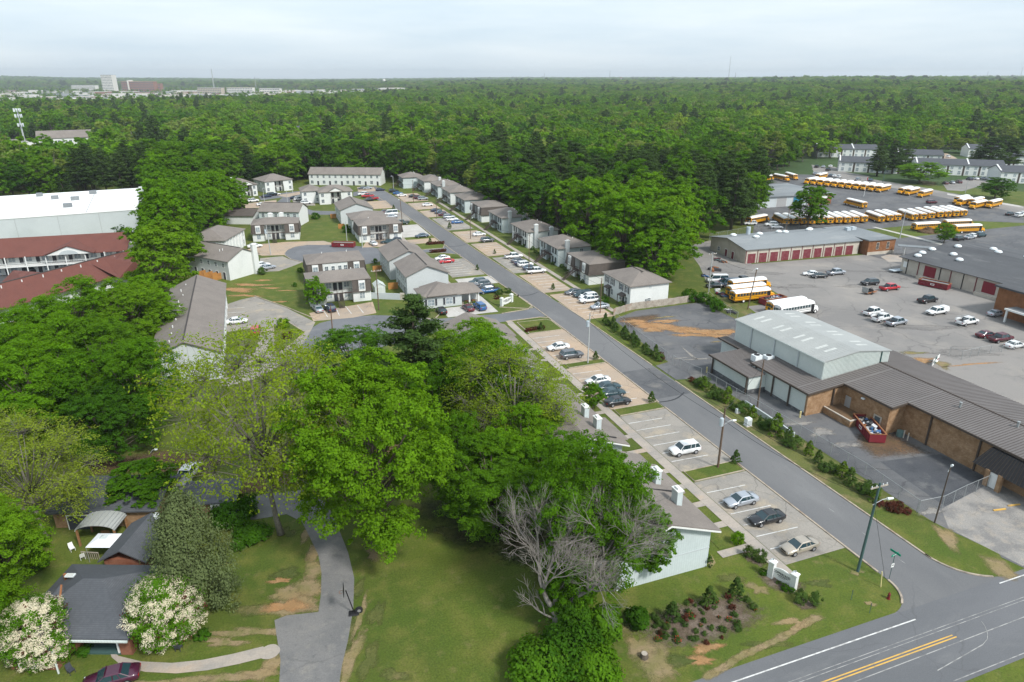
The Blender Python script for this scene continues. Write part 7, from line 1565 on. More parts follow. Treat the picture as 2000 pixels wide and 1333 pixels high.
# ---------------- the woods: individual trees along the edges, the rest as one mass
CLEAR = [tuple(p)[:2] for p in GP((-700,1400),(-700,470),(-250,430),(0,396),(150,388),(278,380),(330,398),(420,392),(470,362))]+[(0,372),(18,378),(34,388),(66,372),(78,362),(93,345),(93.5,146),(109,146.5),(117,164),(129,189),(144,196),(169,202),(184,218),(203,241),(246,298),(266,315),(352,372),(440,392),(560,380),(900,330),(900,-300)]
STRIP = [tuple(p)[:2] for p in GP((306,384),(420,392),(470,420),(455,450),(408,470),(372,505),(345,545),(322,566),(305,560),(312,500),(318,440))]
TOWN = [tuple(p)[:2] for p in GP((-140,226),(0,222),(110,217),(240,212),(420,205),(600,199),(740,193),(850,190),(860,182),(700,178),(560,175),(430,172),(200,172),(-140,172))]
CLR2 = [[tuple(p)[:2] for p in GP(*q)] for q in (((5,330),(8,278),(90,274),(185,270),(195,318),(95,330)),((575,292),(575,254),(602,254),(602,292)),((500,294),(500,258),(550,258),(550,294)),((424,292),(424,258),(444,258),(444,292)))]
def pip(X, Y, poly):
    c = np.zeros(len(X), bool); n = len(poly); j = n-1
    for i in range(n):
        xi, yi, xj, yj = poly[i][0], poly[i][1], poly[j][0], poly[j][1]
        k = ((yi > Y) != (yj > Y)) & (X < (xj-xi)*(Y-yi)/((yj-yi) or 1e-9)+xi); c ^= k; j = i
    return c
rngf = np.random.default_rng(3)
def scatter(x0, x1, y0, y1, d):
    gx, gy = np.meshgrid(np.arange(x0, x1, d), np.arange(y0, y1, d)); X = gx.ravel()+rngf.uniform(-.42,.42,gx.size)*d; Y = gy.ravel()+rngf.uniform(-.42,.42,gx.size)*d; return X, Y
def view_mask(X, Y, m=.10, pad=40):
    L_ = X*_cy-Y*_sy; F_ = X*_sy+Y*_cy; return (F_ > 20) & (np.abs(L_) < F_*(.75+m)+pad)
X, Y = scatter(-900, 1500, 100, 1500, 10.8)
ok = view_mask(X, Y) & ~pip(X, Y, CLEAR) & (np.hypot(X, Y) < 1400)
for c in CLR2: ok &= ~pip(X, Y, c)
ok &= ~pip(X, Y, TOWN)
X, Y = X[ok], Y[ok]
Xs, Ys = scatter(-120, 40, 150, 400, 8.6); k = pip(Xs, Ys, STRIP)
X = np.concatenate([Xs[k], X]); Y = np.concatenate([Ys[k], Y]); instrip = np.concatenate([np.ones(k.sum(), bool), np.zeros(len(X)-k.sum(), bool)])
dist = np.hypot(X, Y)
# how close to the clearing's edge: those trees show their whole height
P_ = np.array(CLEAR+[CLEAR[0]]); edge = np.full(len(X), 1e9)
for i in range(len(P_)-1):
    a, b = P_[i], P_[i+1]; ab = b-a; t_ = np.clip(((X-a[0])*ab[0]+(Y-a[1])*ab[1])/(ab@ab), 0, 1); edge = np.minimum(edge, np.hypot(X-a[0]-t_*ab[0], Y-a[1]-t_*ab[1]))
score = dist + np.where(instrip, -200, 0) + np.minimum(edge, 80)*2.2
score[~view_mask(X, Y, 0., 0.)] += 1e4
order = np.argsort(score); ind = order[:290]; rest = order[290:]
_vn = np.random.default_rng(17).random((256, 256))
def vnoise(a, b, s):
    a, b = np.asarray(a)/s+500., np.asarray(b)/s+500.; i, j = np.floor(a).astype(int), np.floor(b).astype(int); u, w = a-i, b-j; u, w = u*u*(3-2*u), w*w*(3-2*w)
    g = lambda p, q: _vn[p % 256, q % 256]
    return (g(i,j)*(1-u)+g(i+1,j)*u)*(1-w)+(g(i,j+1)*(1-u)+g(i+1,j+1)*u)*w
def stand(a, b): return (vnoise(a, b, 55.)*.65+vnoise(a, b, 19.)*.35)*2.2-.62      # stands of pine
pn = stand(X, Y)
pine_zone = ((X > 96) & (X < 215) & (Y > 175) & (Y < 330) & (X*.9+Y > 330))
for j in ind:
    x, y = float(X[j]), float(Y[j]); u = rnd.random(); s = rnd.uniform(.92, 1.42)
    if instrip[j]: m, ms, nm, lab, grp = OAKM[rnd.randrange(4)], rnd.choice(['leaf_bright','leaf_bright','leaf_green']), 'broadleaf_tree', 'bright-green tree in the strip between warehouse and apartments', 'strip of trees by the warehouse'; s *= .92; lab, grp = (lab, grp) if ms == 'leaf_bright' else (lab.replace('bright','darker'), 'darker '+grp)
    elif pine_zone[j] and u < .72: m, ms, nm, lab, grp = PINEM[rnd.randrange(3)], None, 'pine_tree', 'dark pine in the stand between street row and bus lot', 'pine stand by the bus lot'; s *= 1.12
    elif (x < 20 and pn[j] > 1.0): m, ms, nm, lab, grp = PINEM[rnd.randrange(3)], None, 'pine_tree', 'dark pine in the wood behind the warehouse', 'pines behind the warehouse'
    elif u < .10: m, ms, nm, lab, grp = PALEM, None, 'pale_tree', 'pale yellow-green tree standing out at the wood edge', 'pale trees at the wood edge'
    elif u < .20: m, ms, nm, lab, grp = TALLM[rnd.randrange(2)], None, 'slender_tree', 'slender light-green tree at the wood edge', 'slender trees at the wood edge'
    elif x > 90 and y < 215: m, ms, nm, lab, grp = OAKM[rnd.randrange(4)], rnd.choice(['leaf_bright','leaf_green','leaf_bright']), 'broadleaf_tree', 'fresh-green tree right behind the near end of the street row', 'trees behind the near street row'; s *= 1.0; lab, grp = (lab, grp) if ms == 'leaf_bright' else (lab.replace('fresh-','mid-'), 'mid-green '+grp)
    elif x > 60: m, ms, nm, lab, grp = OAKM[rnd.randrange(4)], rnd.choice(['leaf_green','leaf_deep','leaf_green']), 'broadleaf_tree', 'mid-green tree in the wood behind the street row', 'trees behind the far street row'; lab, grp = (lab, grp) if ms == 'leaf_green' else (lab.replace('mid-','deep-'), 'deep-green '+grp)
    else: m, ms, nm, lab, grp = OAKM[rnd.randrange(4)], rnd.choice(['leaf_green','leaf_deep','leaf_bright']), 'broadleaf_tree', 'green tree at the edge of the left-hand wood', 'trees of the left-hand wood'; lab, grp = {'leaf_green':'mid-','leaf_deep':'deep-','leaf_bright':'bright '}[ms]+lab, ms[5:]+' '+grp
    plant(nm, lab, m, (x, y, 0), rnd.uniform(0, 6.28), s, grp, mats=ms, sz=min(1.18, s*rnd.uniform(.72, .98)))
# far wood: points carry kind, size and turn; the node group sets a tree on each
pts = [(float(X[j]), float(Y[j]), .96+.56*rnd.random()**1.3, float(pn[j])) for j in rest]
Xf, Yf = scatter(-3200, 5200, 700, 5200, 17.5); r_ = np.hypot(Xf, Yf)
k = (r_ >= 1400) & (r_ < 2900) & view_mask(Xf, Yf, .06) & ~pip(Xf, Yf, TOWN); k2 = pip(Xf, Yf, TOWN) & (rngf.random(len(Xf)) < .24) & view_mask(Xf, Yf, .06)
k = k | (k2 & (r_ < 2900))
pts += [(float(a), float(b), 1.56+.55*rnd.random(), float(c)) for a, b, c in zip(Xf[k], Yf[k], stand(Xf[k], Yf[k]))]
Xg, Yg = scatter(-9000, 12000, 2000, 13000, 42.); r_ = np.hypot(Xg, Yg); k = (r_ >= 2900) & (r_ < 12500) & view_mask(Xg, Yg, .04)
k &= rngf.random(len(Xg)) < np.clip(1.25-r_/14000., .45, 1.)
far = [(float(a), float(b), 3.0+1.2*rnd.random(), rnd.random()) for a, b in zip(Xg[k], Yg[k])]
pts += far
def forest(pts):
    me = bpy.data.meshes.new('forest'); n = len(pts); A_ = np.array(pts); z = terrain(A_[:,0], A_[:,1])
    me.vertices.add(n); tw_ = pip(A_[:,0], A_[:,1], TOWN); A_[:,2] = np.where(tw_, .75, A_[:,2])
    me.vertices.foreach_set('co', np.stack([A_[:,0], A_[:,1], z-.3], 1).astype(np.float32).ravel())
    u = rngf.random(n); kind = rngf.integers(0, 4, n); kind = np.where(u < .16, 6, kind); kind = np.where((u >= .16) & (u < .34), 7, kind); kind = np.where((A_[:,3] > .84) & (u > .4), 4+rngf.integers(0, 2, n), kind)
    for nm, tp, arr in (('kind','INT',kind.astype(np.int32)), ('size','FLOAT',A_[:,2].astype(np.float32)), ('flat','FLOAT',(np.where(A_[:,2] > 2.5, .40, np.where(A_[:,2] > 1.54, .52, .86))*rngf.uniform(.74,1.22,n)).astype(np.float32)), ('turn','FLOAT',(rngf.random(n)*6.28).astype(np.float32))):
        at = me.attributes.new(nm, tp, 'POINT'); at.data.foreach_set('value', arr)
    ng = bpy.data.node_groups.new('forest_nodes', 'GeometryNodeTree')
    ng.interface.new_socket('Geometry', in_out='INPUT', socket_type='NodeSocketGeometry'); ng.interface.new_socket('Geometry', in_out='OUTPUT', socket_type='NodeSocketGeometry')
    nd = ng.nodes; gi = nd.new('NodeGroupInput'); go = nd.new('NodeGroupOutput'); jn = nd.new('GeometryNodeJoinGeometry')
    def attr(nm, tp): a = nd.new('GeometryNodeInputNamedAttribute'); a.data_type = tp; a.inputs[0].default_value = nm; return a.outputs[0]
    ak, asz, afl, at_ = attr('kind','INT'), attr('size','FLOAT'), attr('flat','FLOAT'), attr('turn','FLOAT')
    mz = nd.new('ShaderNodeMath'); mz.operation = 'MULTIPLY'; ng.links.new(asz, mz.inputs[0]); ng.links.new(afl, mz.inputs[1])
    cs = nd.new('ShaderNodeCombineXYZ'); ng.links.new(asz, cs.inputs[0]); ng.links.new(asz, cs.inputs[1]); ng.links.new(mz.outputs[0], cs.inputs[2])
    cr = nd.new('ShaderNodeCombineXYZ'); ng.links.new(at_, cr.inputs[2])
    for i, pm in enumerate(FARK):
        ob = bpy.data.objects.new('forest_tree_master', pm)
        oi = nd.new('GeometryNodeObjectInfo'); oi.inputs['Object'].default_value = ob; oi.inputs['As Instance'].default_value = True
        cmp = nd.new('FunctionNodeCompare'); cmp.data_type = 'INT'; cmp.operation = 'EQUAL'
        ia = [s for s in cmp.inputs if s.type == 'INT']; ng.links.new(ak, ia[0]); ia[1].default_value = i
        ip = nd.new('GeometryNodeInstanceOnPoints'); ng.links.new(gi.outputs[0], ip.inputs['Points']); ng.links.new(cmp.outputs[0], ip.inputs['Selection'])
        ng.links.new(oi.outputs['Geometry'], ip.inputs['Instance']); ng.links.new(cr.outputs[0], ip.inputs['Rotation']); ng.links.new(cs.outputs[0], ip.inputs['Scale']); ng.links.new(ip.outputs[0], jn.inputs[0])
    ng.links.new(jn.outputs[0], go.inputs[0])
    o = put('forest', me); md = o.modifiers.new('forest', 'NODES'); md.node_group = ng
    return tag(o, 'unbroken green wood stretching to the horizon behind the buildings', 'forest', kind='stuff')
forest(pts)
print('FOREST', len(ind), len(pts), len(far))
# ------------------------------------------------------------------ poles, wires, fences, signs
def pole(base, pytop, label, mat='pole_wood', r=.16, arm=False, transf=False, lamp=None, lean=0.0, group=None, small=False):
    b = G(*base); h = max(4., height_for(b.x, b.y, pytop)); t = thing('utility_pole' if not lamp or transf or arm else 'lamp_post', label, 'pole', b, 0, group)
    MB().tube([(0,0,-.1),(lean*h,0,h)], [r, r*.68], 8).build('post', mat, t)
    if arm: MB().box(-1.2+lean*h,-.06,h-.55,1.2+lean*h,.06,h-.40).build('crossarm', 'wood_grey', t); [MB().cyl(x+lean*h,0,h-.40,h-.2,.05,n=6).build('insulator','white_box',t) for x in (-1.05,-.4,.5,1.05)]
    if transf: o = MB().cyl(-.45+lean*h,-.15,h-2.6,h-1.5,.30,n=10).dome(-.45+lean*h,-.15,h-1.5,.30,.12,10,2).build('transformer', 'transformer', t)
    if lamp:
        lx, ly = lamp; z = h-(2.4 if (arm or transf) else .3)
        MB().tube([(0,0,z-.3),(lx*.55,ly*.55,z+.25),(lx,ly,z+.3)], .045, 5).build('lamp_arm', 'galv', t); MB().tube([(lx*.85,ly*.85,z+.26),(lx*1.2,ly*1.2,z+.24)], [.16,.12], 7).build('lamp_head', 'white_box', t)
    t['top'] = h
    return t
poles = {}
for k, a in dict(
  p0=((1675,1117),945,'green-grey pole with crossarm and lamp at the corner lawn','pole_green',.17,True,False,(2.0,-.3),.035),
  p1=((1402,914),797,'rusty brown pole with transformer and lamp on the grass island','pole_wood',.17,False,True,(1.6,-.2),0),
  p2=((1148,710),612,'grey pole with transformer on the island before the side street','pole_grey',.15,False,True,None,0),
  p3=((1172,612),543,'wooden pole by the silver sedan near the plank fence','pole_wood',.13,False,False,None,0),
  p4=((1033,533),458,'wooden pole with lamp among the cars before the mansard block','pole_wood',.13,False,False,(.8,0),0),
  p5=((919,467),426,'wooden pole with lamp beside the white sedan on the middle bay','pole_wood',.13,False,False,(.8,0),0),
  p6=((853,428),388,'wooden pole with lamp on the long bay under the wood','pole_wood',.13,False,False,(.8,0),0),
  p7=((808,397),352,'wooden pole with lamp by the far small bay','pole_wood',.13,False,False,(.8,0),0),
  p8=((786,440),390,'leaning brown pole beside the dark green pickup','pole_wood',.14,False,False,(-.8,0),-.03),
  p9=((769,374),344,'pale pole with lamp at the far end of the street','pole_grey',.13,False,False,(-.8,0),0),
  q0=((1478,801),704,'thin brown pole against the pale panel wall of the hall','pole_wood',.13,False,False,None,0),
  q1=((1460,605),526,'leaning brown pole on the grass behind the bus group','pole_wood',.15,False,False,(1.2,0),.12),
  q2=((1384,570),493,'grey pole at the end of the plank fence bushes','pole_grey',.14,True,False,None,0),
  q3=((1825,1022),914,'dark lamp post at the chain-link gate','trim_brown',.10,False,False,(.9,.3),.03),
  s0=((740,606),526,'wooden pole beside the tall pine at the court','pole_wood',.15,True,False,None,0),
  s1=((651,668),596,'wooden pole on the court edge among bright trees','pole_wood',.14,False,False,(-.8,0),.02),
  s2=((529,498),440,'grey pole with transformer on the tan bay of the round court','pole_grey',.15,False,True,None,-.03),
  s3=((678,472),433,'pale pole with lamp between lawn and red bin','pole_grey',.13,False,False,(.3,0),0),
  s4=((708,485),445,'pale pole beside the mansard block at the round court','pole_grey',.13,False,False,None,0),
  s5=((517,399),368,'pole by the small far loop next to the white block','pole_grey',.13,False,False,(.5,0),0),
  s6=((572,378),358,'white pole with lamp on the far loop lawn','pole_grey',.13,False,False,(.4,0),0),
  s7=((562,397),372,'white pole on the far loop near parked cars','pole_grey',.13,False,False,(.4,0),0),
  v0=((304,945),880,'small lamp pole on the bare brown yard','pole_wood',.10,False,False,(.9,0),0),
  w0=((1757,467),412,'tall floodlight pole on the school lawn','pole_grey',.14,True,False,None,.02),
  w1=((1535,450),400,'thin dark pole on the grass at the tan workshop','pole_wood',.11,False,False,None,.03),
  w2=((1724,357),326,'pair-lamp pole before the black-roofed apartments','pole_green',.14,False,False,(.6,0),.02),
  w3=((1885,378),352,'grey pole beside the far road','pole_grey',.13,False,False,None,.02),
  x0=((87,462),440,'dark light pole at the warehouse wall','trim_dark',.10,False,False,(-.6,0),-.02), x1=((242,450),428,'dark light pole at the warehouse corner','trim_dark',.10,False,False,(-.6,0),-.02)).items():
    poles[k] = pole(a[0], a[1], a[2], a[3], a[4], a[5], a[6], a[7], a[8])
def wire(a, b, label, dz=(0,0), sag=.8):
    A_, B_ = poles[a], poles[b]; p, q_ = Vector(A_.location), Vector(B_.location); p.z = A_['top']-.3+dz[0]; q_.z = B_['top']-.3+dz[1]
    pts = [p.lerp(q_, t)-Vector((0,0,4*sag*t*(1-t))) for t in np.linspace(0,1,13)]
    tag(MB().tube(pts, .03, 3).build('power_line', 'wire'), label, 'cable', 'cables along the street')
for a, b in (('p0','p1'),('p1','p2'),('p2','p3'),('p3','p4'),('p4','p5'),('p5','p6'),('p6','p7'),('p7','p9')): wire(a, b, 'thin cable strung between the street poles'); wire(a, b, 'thin cable strung between the street poles', (-1.6,-1.6), .9)
wire('p1','q0','thin cable crossing the street to the hall pole'); wire('q1','q2','thin cable between the poles behind the plank fence'); wire('s0','s1','thin cable between the court poles')
t = thing('guy_wire', 'guy wire with yellow sleeve on the corner lawn pole', 'cable', (0,0,0)); a = poles['p0'].location; MB().tube([(a.x,a.y,9.5),(a.x+2.0,a.y-1.9,0)], .02, 3).build('cable','wire',t); b_ = G(1720,1147); MB().tube([(b_.x,b_.y,0),(b_.x-.15,b_.y+.15,2.0)], .06, 5).build('sleeve','bollard',t)

def chain_fence(pts, label, h=1.9, step=3.0, top=True):
    f = thing('chain_link_fence', label, 'fence', (pts[0][0], pts[0][1], 0)); o = Vector((pts[0][0], pts[0][1], 0)); last = None
    for a, b in zip(pts, pts[1:]):
        a, b = Vector((a[0],a[1],0))-o, Vector((b[0],b[1],0))-o; n = max(1, round((b-a).length/step))
        for i in range(n+1):
            p = a.lerp(b, i/n)
            if last is not None and (p-last).length < .2: continue
            last = p; MB().cyl(p.x,p.y,0,h+.05,.045,n=6).build('fence_post','galv',f)
        if top: MB().tube([(a.x,a.y,h),(b.x,b.y,h)], .03, 5).build('top_rail','galv',f)
        MB().poly([(a.x,a.y,.05),(b.x,b.y,.05),(b.x,b.y,h),(a.x,a.y,h)]).build('wire_netting','chain_link',f)
    return f
chain_fence([(74.4,50.9),(75.2,60),(74.6,72),(74.0,84),(73.4,94.5)], 'chain-link fence along the planted verge of the street'); chain_fence([(72.0,105.5),(72.6,117),(74.0,130.5)], 'chain-link fence above the yard entrance')
chain_fence([(74.4,50.7),(78.2,50.4),(83.2,51.2),(88.4,51.8)], 'chain-link gate fence from the lamp post to the brick pier'); chain_fence([(73.4,96.2),(72.6,99.0),(72.0,103.6)], 'leaning chain-link gate across the yard entrance')
chain_fence([tuple(G(*p)[:2]) for p in ((1853,695),(1877,704),(1910,695),(2000,682))], 'chain-link fence with gate at the school yard corner'); chain_fence([tuple(G(*p)[:2]) for p in ((1383,582),(1400,600),(1440,625))], 'chain-link fence from the plank fence end to the gym')
chain_fence([tuple(G(*p)[:2]) for p in ((1385,470),(1420,463),(1480,452),(1560,447))], 'dark chain-link fence between pines and tan workshop', 2.2, 5); chain_fence([tuple(G(*p)[:2]) for p in ((1730,700),(1760,704),(1800,730),(1990,830))], 'chain-link fence behind the brown hall roof', 1.8, 5)
# old concrete wall below the chain-link verge
rw = thing('retaining_wall', 'low pale retaining wall behind the evergreens', 'wall', (73.5,72,0)); 
for i in range(6): MB().box(-.15+.04*i,i*2.0,0,.1+.04*i,i*2.0+1.96,.9).build('panel','panel_grey',rw)
# plank fence
A_ = [(75.2,133.4),(81.2,135.6),(91.6,135.6),(103.8,136.4)]
pf = thing('plank_fence', 'weathered grey plank fence between townhouse lawn and asphalt lot', 'fence', (75.2,133.4,0)); o = Vector((75.2,133.4,0))
plank = MB().box(-.24,-.025,0,.24,.025,1.75).mesh('plank','wood_grey')
for a, b in zip(A_, A_[1:]):
    a, b = Vector((*a,0))-o, Vector((*b,0))-o; n = int((b-a).length/.5); ang = math.atan2((b-a).y,(b-a).x)
    for i in range(n): put('plank', plank, pf, a.lerp(b,(i+.5)/n)+Vector((0,0,rnd.uniform(-.06,.06))), ang)
    MB().tube([(a.x,a.y+.06,1.3),(b.x,b.y+.06,1.3)], .05, 4).build('rail','wood_grey',pf)
# orange privacy screens behind the townhouses
def screen(px, py, w, hd, label, grp):
    p = G(px,py); t = thing('privacy_fence', label, 'fence', p, R(hd), grp); n = int(w/.2)
    for i in range(n): MB().box(-w/2+i*.2,-.03,0,-w/2+i*.2+.185,.03,1.8).build('board','wood_fence',t)
    MB().box(-w/2,.03,1.3,w/2,.08,1.42).build('rail','wood_fence',t)
for (px,py,w,h,l) in [(738,531,2.8,0,'orange wooden screen beside the second pale townhouse block'),(769,565,2.8,0,'orange wooden screen beside the townhouse block next to the office'),(652,427,2.4,0,'orange wooden screen at the gabled pale block'),(667,447,2.2,0,'orange wooden screen behind the street-side mansard block'),(420,545,2.8,40,'orange wooden screen at the grey townhouse with white gable end'),(397,541,2.4,40,'orange wooden screen at the far side of the grey townhouse with white gable end')]: screen(px,py,w,h,l,None)
s_ = thing('orange_fence', 'long orange wooden fence in the shade beside the long grey-brown roof', 'fence', (-23.5,128,0)); 
for i in range(60): MB().box(-.03,i*.75,0,.03,i*.75+.7,1.8).build('board','wood_fence',s_)
# pale wall with gate at the court
w_ = thing('court_wall', 'low pale wall joining the mansard block to the court pole', 'wall', (24.4,166.5,0), R(-28)); MB().box(0,-.1,0,7.5,.1,1.6).build('panel','panel_grey',w_); MB().box(7.5,-.12,0,8.6,.12,1.8).build('gate_leaf','block_tan',w_)
sh_ = Bld('garden_shed', 'small pale green shed between mansard block and townhouse', 'shed', 27.2, 171.0, 2.6, 3.4); sh_.part('wall', wall_mb(2.6,3.4,2.1,'y',2.9), 'panel_green'); sh_.part('roof', gable_mb(2.6,3.4,2.15,3.0,'y',.15,.08), 'panel_green'); sh_.door('S',0,0,1.2,1.9,'panel_green')
# signs
def text_part(txt, size, mat, parent, loc, rot, name='lettering', sx=1.0):
    cu = bpy.data.curves.new(name, 'FONT'); cu.body = txt; cu.size = size; cu.align_x = 'CENTER'; cu.align_y = 'CENTER'; cu.extrude = .012; cu.resolution_u = 2
    tmp = bpy.data.objects.new(name, cu); COL.objects.link(tmp); bpy.context.view_layer.update()
    me = bpy.data.meshes.new_from_object(tmp.evaluated_get(bpy.context.evaluated_depsgraph_get())); bpy.data.objects.remove(tmp); me.materials.clear(); me.materials.append(MAT[mat])
    o = put(name, me, parent, loc); o.rotation_euler = rot; o.scale = (sx,1,1); return o
def entrance_sign(pa, pb, label, k=1.0):
    a, b = G(*pa), G(*pb); d = b-a; L_ = d.length; c = (a+b)/2; ang = math.atan2(d.y,d.x); t = thing('entrance_sign', label, 'sign', c, ang)
    for s in (-1, 1):
        p = MB().cbox(s*L_/2,0,0,.62*k,.62*k,2.0*k).build('pillar','siding_white',t); MB().cbox(s*L_/2,0,2.0*k,.76*k,.76*k,.14*k).hexa([(s*L_/2-.38*k,-.38*k,2.14*k),(s*L_/2+.38*k,-.38*k,2.14*k),(s*L_/2+.38*k,.38*k,2.14*k),(s*L_/2-.38*k,.38*k,2.14*k)],[(s*L_/2-.12*k,-.12*k,2.32*k),(s*L_/2+.12*k,-.12*k,2.32*k),(s*L_/2+.12*k,.12*k,2.32*k),(s*L_/2-.12*k,.12*k,2.32*k)]).build('cap','trim_white',p); MB().cyl(s*L_/2,0,2.3*k,2.55*k,.06*k,n=6).build('finial','galv',p)
    w = L_/2-.28*k
    def prof(g): return [(x, .42*k-g-.20*k*math.cos(x/w*1.57)) for x in np.linspace(-w-g, w+g, 11)]+[(x, 1.42*k+g+.30*k*math.cos(x/w*1.57)) for x in np.linspace(w+g, -w-g, 11)]
    pr = prof(0); MB().vprism(pr[::-1],'y',-.08,.08).build('panel','sign_white',t)
    po = prof(.06); MB().vprism(po[::-1],'y',-.05,.05).build('border','trim_white',t)
    fs = 1 
    text_part('COPPER', .40*k*L_/2.5, 'sign_text', t, (-w*.50,-.092,1.14*k), (R(90),0,0), sx=.80); text_part('CREEK', .40*k*L_/2.5, 'sign_text', t, (w*.52,-.092,1.14*k), (R(90),0,0), sx=.80)
    MB().box(-w*.55,-.092,.84*k,w*.62,-.084,.92*k).build('small_print','sign_text',t); MB().box(-w*.40,-.092,.68*k,w*.40,-.084,.73*k).build('small_print','sign_text',t)
    return t
entrance_sign((1505,1127),(1548,1152),'white arched entrance sign between two pillars on the corner lawn')
entrance_sign((980,599),(999,591),'small white arched sign between two pillars before the rental office')
p = G(1736,1133); t = thing('street_sign', 'green street-name sign on a post at the street corner', 'sign', p)
MB().cyl(0,0,0,3.3,.035,n=6).build('post','pole_green',t); MB().box(-.62,-.02,3.30,.62,.02,3.55).build('name_blade','sign_green',t).rotation_euler = (0,0,R(10)); o = MB().box(-.62,-.02,3.58,.62,.02,3.83).build('name_blade','sign_green',t); o.rotation_euler = (0,0,R(95)); MB().box(-.36,-.03,3.39,.36,-.022,3.46).build('lettering','sign_white',t).rotation_euler = (0,0,R(10)); MB().box(-.19,-.05,1.75,.19,-.03,2.25).build('notice_plate','sign_white',t)
MB().box(-.09,-.062,1.98,.09,-.05,2.12).build('plate_mark','sign_text',t)
def hydrant(px,py,label,mat='hydrant_red'):
    t = thing('fire_hydrant', label, 'hydrant', G(px,py)); MB().cyl(0,0,0,.62,.13,n=10).dome(0,0,.62,.14,.16,10).build('barrel',mat,t); MB().cyl(0,0,0,.06,.2,n=10).cyl(0,0,.78,.86,.05,n=6).build('flange',mat,t); MB().tube([(-.22,0,.45),(.22,0,.45)],.06,7).build('nozzle','black',t)
hydrant(1735,1170,'dark red fire hydrant on the corner lawn'); hydrant(1012,581,'black fire hydrant on the office lawn at the kerb','black')
for (px,py,l) in [(1662,1172,'thin dark marker stake on the corner lawn nearer the entrance sign'),(1698,1198,'thin dark marker stake on the corner lawn near the highway')]: t = thing('marker_stake', l, 'stake', G(px,py)); MB().cyl(0,0,0,1.3,.03,n=5).build('stake','pole_green',t); MB().cbox(0,0,1.1,.09,.03,.2).build('marker_band','trim_dark',t)
for (px,py,w,d,h,l) in [(1460,832,.9,.8,1.3,'pale green cabinet box standing in the evergreen verge'),(1441,807,.8,.5,.7,'small white sign box on the evergreen verge')]:
    t = thing('utility_box', l, 'box', G(px,py)); MB().cbox(0,0,.08,w,d,h).build('cabinet','white_box',t); MB().cbox(0,0,0,w+.2,d+.2,.1).build('plinth','walk',t); MB().cbox(0,-d/2-.01,.2,w*.8,.03,h*.7).build('door','panel_grey',t)
for (px,py) in [(1562,816),(1600,803),(1380,728)]: t = thing('bollard', 'yellowed bollard at the corner of the hall wall', 'bollard', G(px,py), 0, 'bollards at the hall wall'); MB().cyl(0,0,0,1.1,.14,n=8).build('post','bollard',t); MB().dome(0,0,1.1,.14,.07,8,2).build('cap','bollard',t)
for (px,py) in [(1764,856),(1772,861)]: t = thing('bollard', 'pale bollard guarding the tank by the brick wall', 'bollard', G(px,py), 0, 'bollards by the tank'); MB().cyl(0,0,0,1.3,.09,n=8).build('post','block_tan',t); MB().dome(0,0,1.3,.09,.05,8,2).build('cap','block_tan',t)
t = thing('storage_tank', 'dark green round tank beside pale bollards at the brick wall', 'tank', G(1757,852)); MB().cyl(0,0,0,.9,.55,n=14).build('shell','tank_green',t); MB().dome(0,0,.9,.55,.12,14,2).build('lid','tank_green',t)
for (px,py) in [(1952,997),(1980,988)]: t = thing('wheel_stop', 'yellow concrete wheel stop on the pale apron', 'wheel stop', G(px,py), R(-10), 'wheel stops on the apron'); MB().box(-.9,-.1,.03,.9,.1,.16).build('bar','line_yellow',t); MB().cyl(-.6,0,.15,.18,.03,n=5).cyl(.6,0,.15,.18,.03,n=5).build('anchor_bolt','galv',t)
t = thing('banner', 'printed white banner panels on the chain-link gate behind the hall', 'banner', G(1826,712), R(24))
for i, (c, w) in enumerate((('sign_white',1.1),('pole_green',1.5),('sign_white',1.6))): MB().box(-2.1+[0,1.1,2.6][i],-.04,.3,-2.1+[1.1,2.6,4.2][i]-.03,.0,1.6).build('panel',c,t)
MB().box(-1.8,-.06,.7,-1.3,-.045,1.2).build('printed_mark','sign_text',t); MB().box(.6,-.06,.55,2.0,-.045,.85).build('printed_mark','door_red',t); MB().dome(-.3,-.06,.75,.4,.4,8).build('printed_mark','sign_white',t)
for i in range(5): MB().cyl(-2.1+i*1.05,.05,0,2.0,.03,n=5).build('post','galv',t)
# junk by the workshop corner
for i, (px,py,m,s) in enumerate([(1392,545,'rust',1.4),(1400,507,'door_red',1.0),(1403,510,'tank_green',1.0),(1411,513,'rust',1.1),(1378,540,'junk_blue',1.2),(1425,609,'junk_light',1.0),(1431,613,'junk_dark',1.1),(1395,527,'rust',2.2),(1405,572,'junk_light',1.6),(1412,577,'dumpster_red',1.6),(1420,580,'junk_blue',1.4)]):
    t = thing('scrap_pile', 'loose heap of scrap beside the tan workshop yard', 'scrap', G(px,py), i, 'scrap heaps in the yard'); q = random.Random(i)
    for k in range(5): o = MB().box(-.5*s,-.15*s,0,.5*s,.15*s,.3*s).build('scrap_piece', m if k % 2 else 'junk_dark', t); o.location = (q.uniform(-.9,.9)*s,q.uniform(-.7,.7)*s,q.uniform(0,.12)); o.rotation_euler = (q.uniform(-.1,.1),q.uniform(-.1,.1),q.uniform(0,3))
for i, (px,py,c,h) in enumerate([(1400,552,'white',160),(1412,556,'maroon',160),(1424,560,'slate',165),(1396,562,'black',160)]): car(px,py,h,'sedan' if i % 2 else 'van',c,'in the scrap row at the left edge of the school yard')
t = thing('flatbed_trailer', 'grey flatbed trailer at the school workshop corner', 'trailer', G(1752,532), R(-6)); MB().box(-2.2,-1.0,.6,2.2,1.0,.75).build('deck','transformer',t); MB().box(2.0,-1.0,.75,2.1,1.0,1.7).build('headboard','galv',t)
for y in (-1.05,.87): MB().ycyl(-.5,y,y+.18,.32,.32,10).build('wheel','rubber',t)
t = thing('spoil_heap', 'brown heap of soil beside the bus on the grass', 'heap', G(1812,454)); 
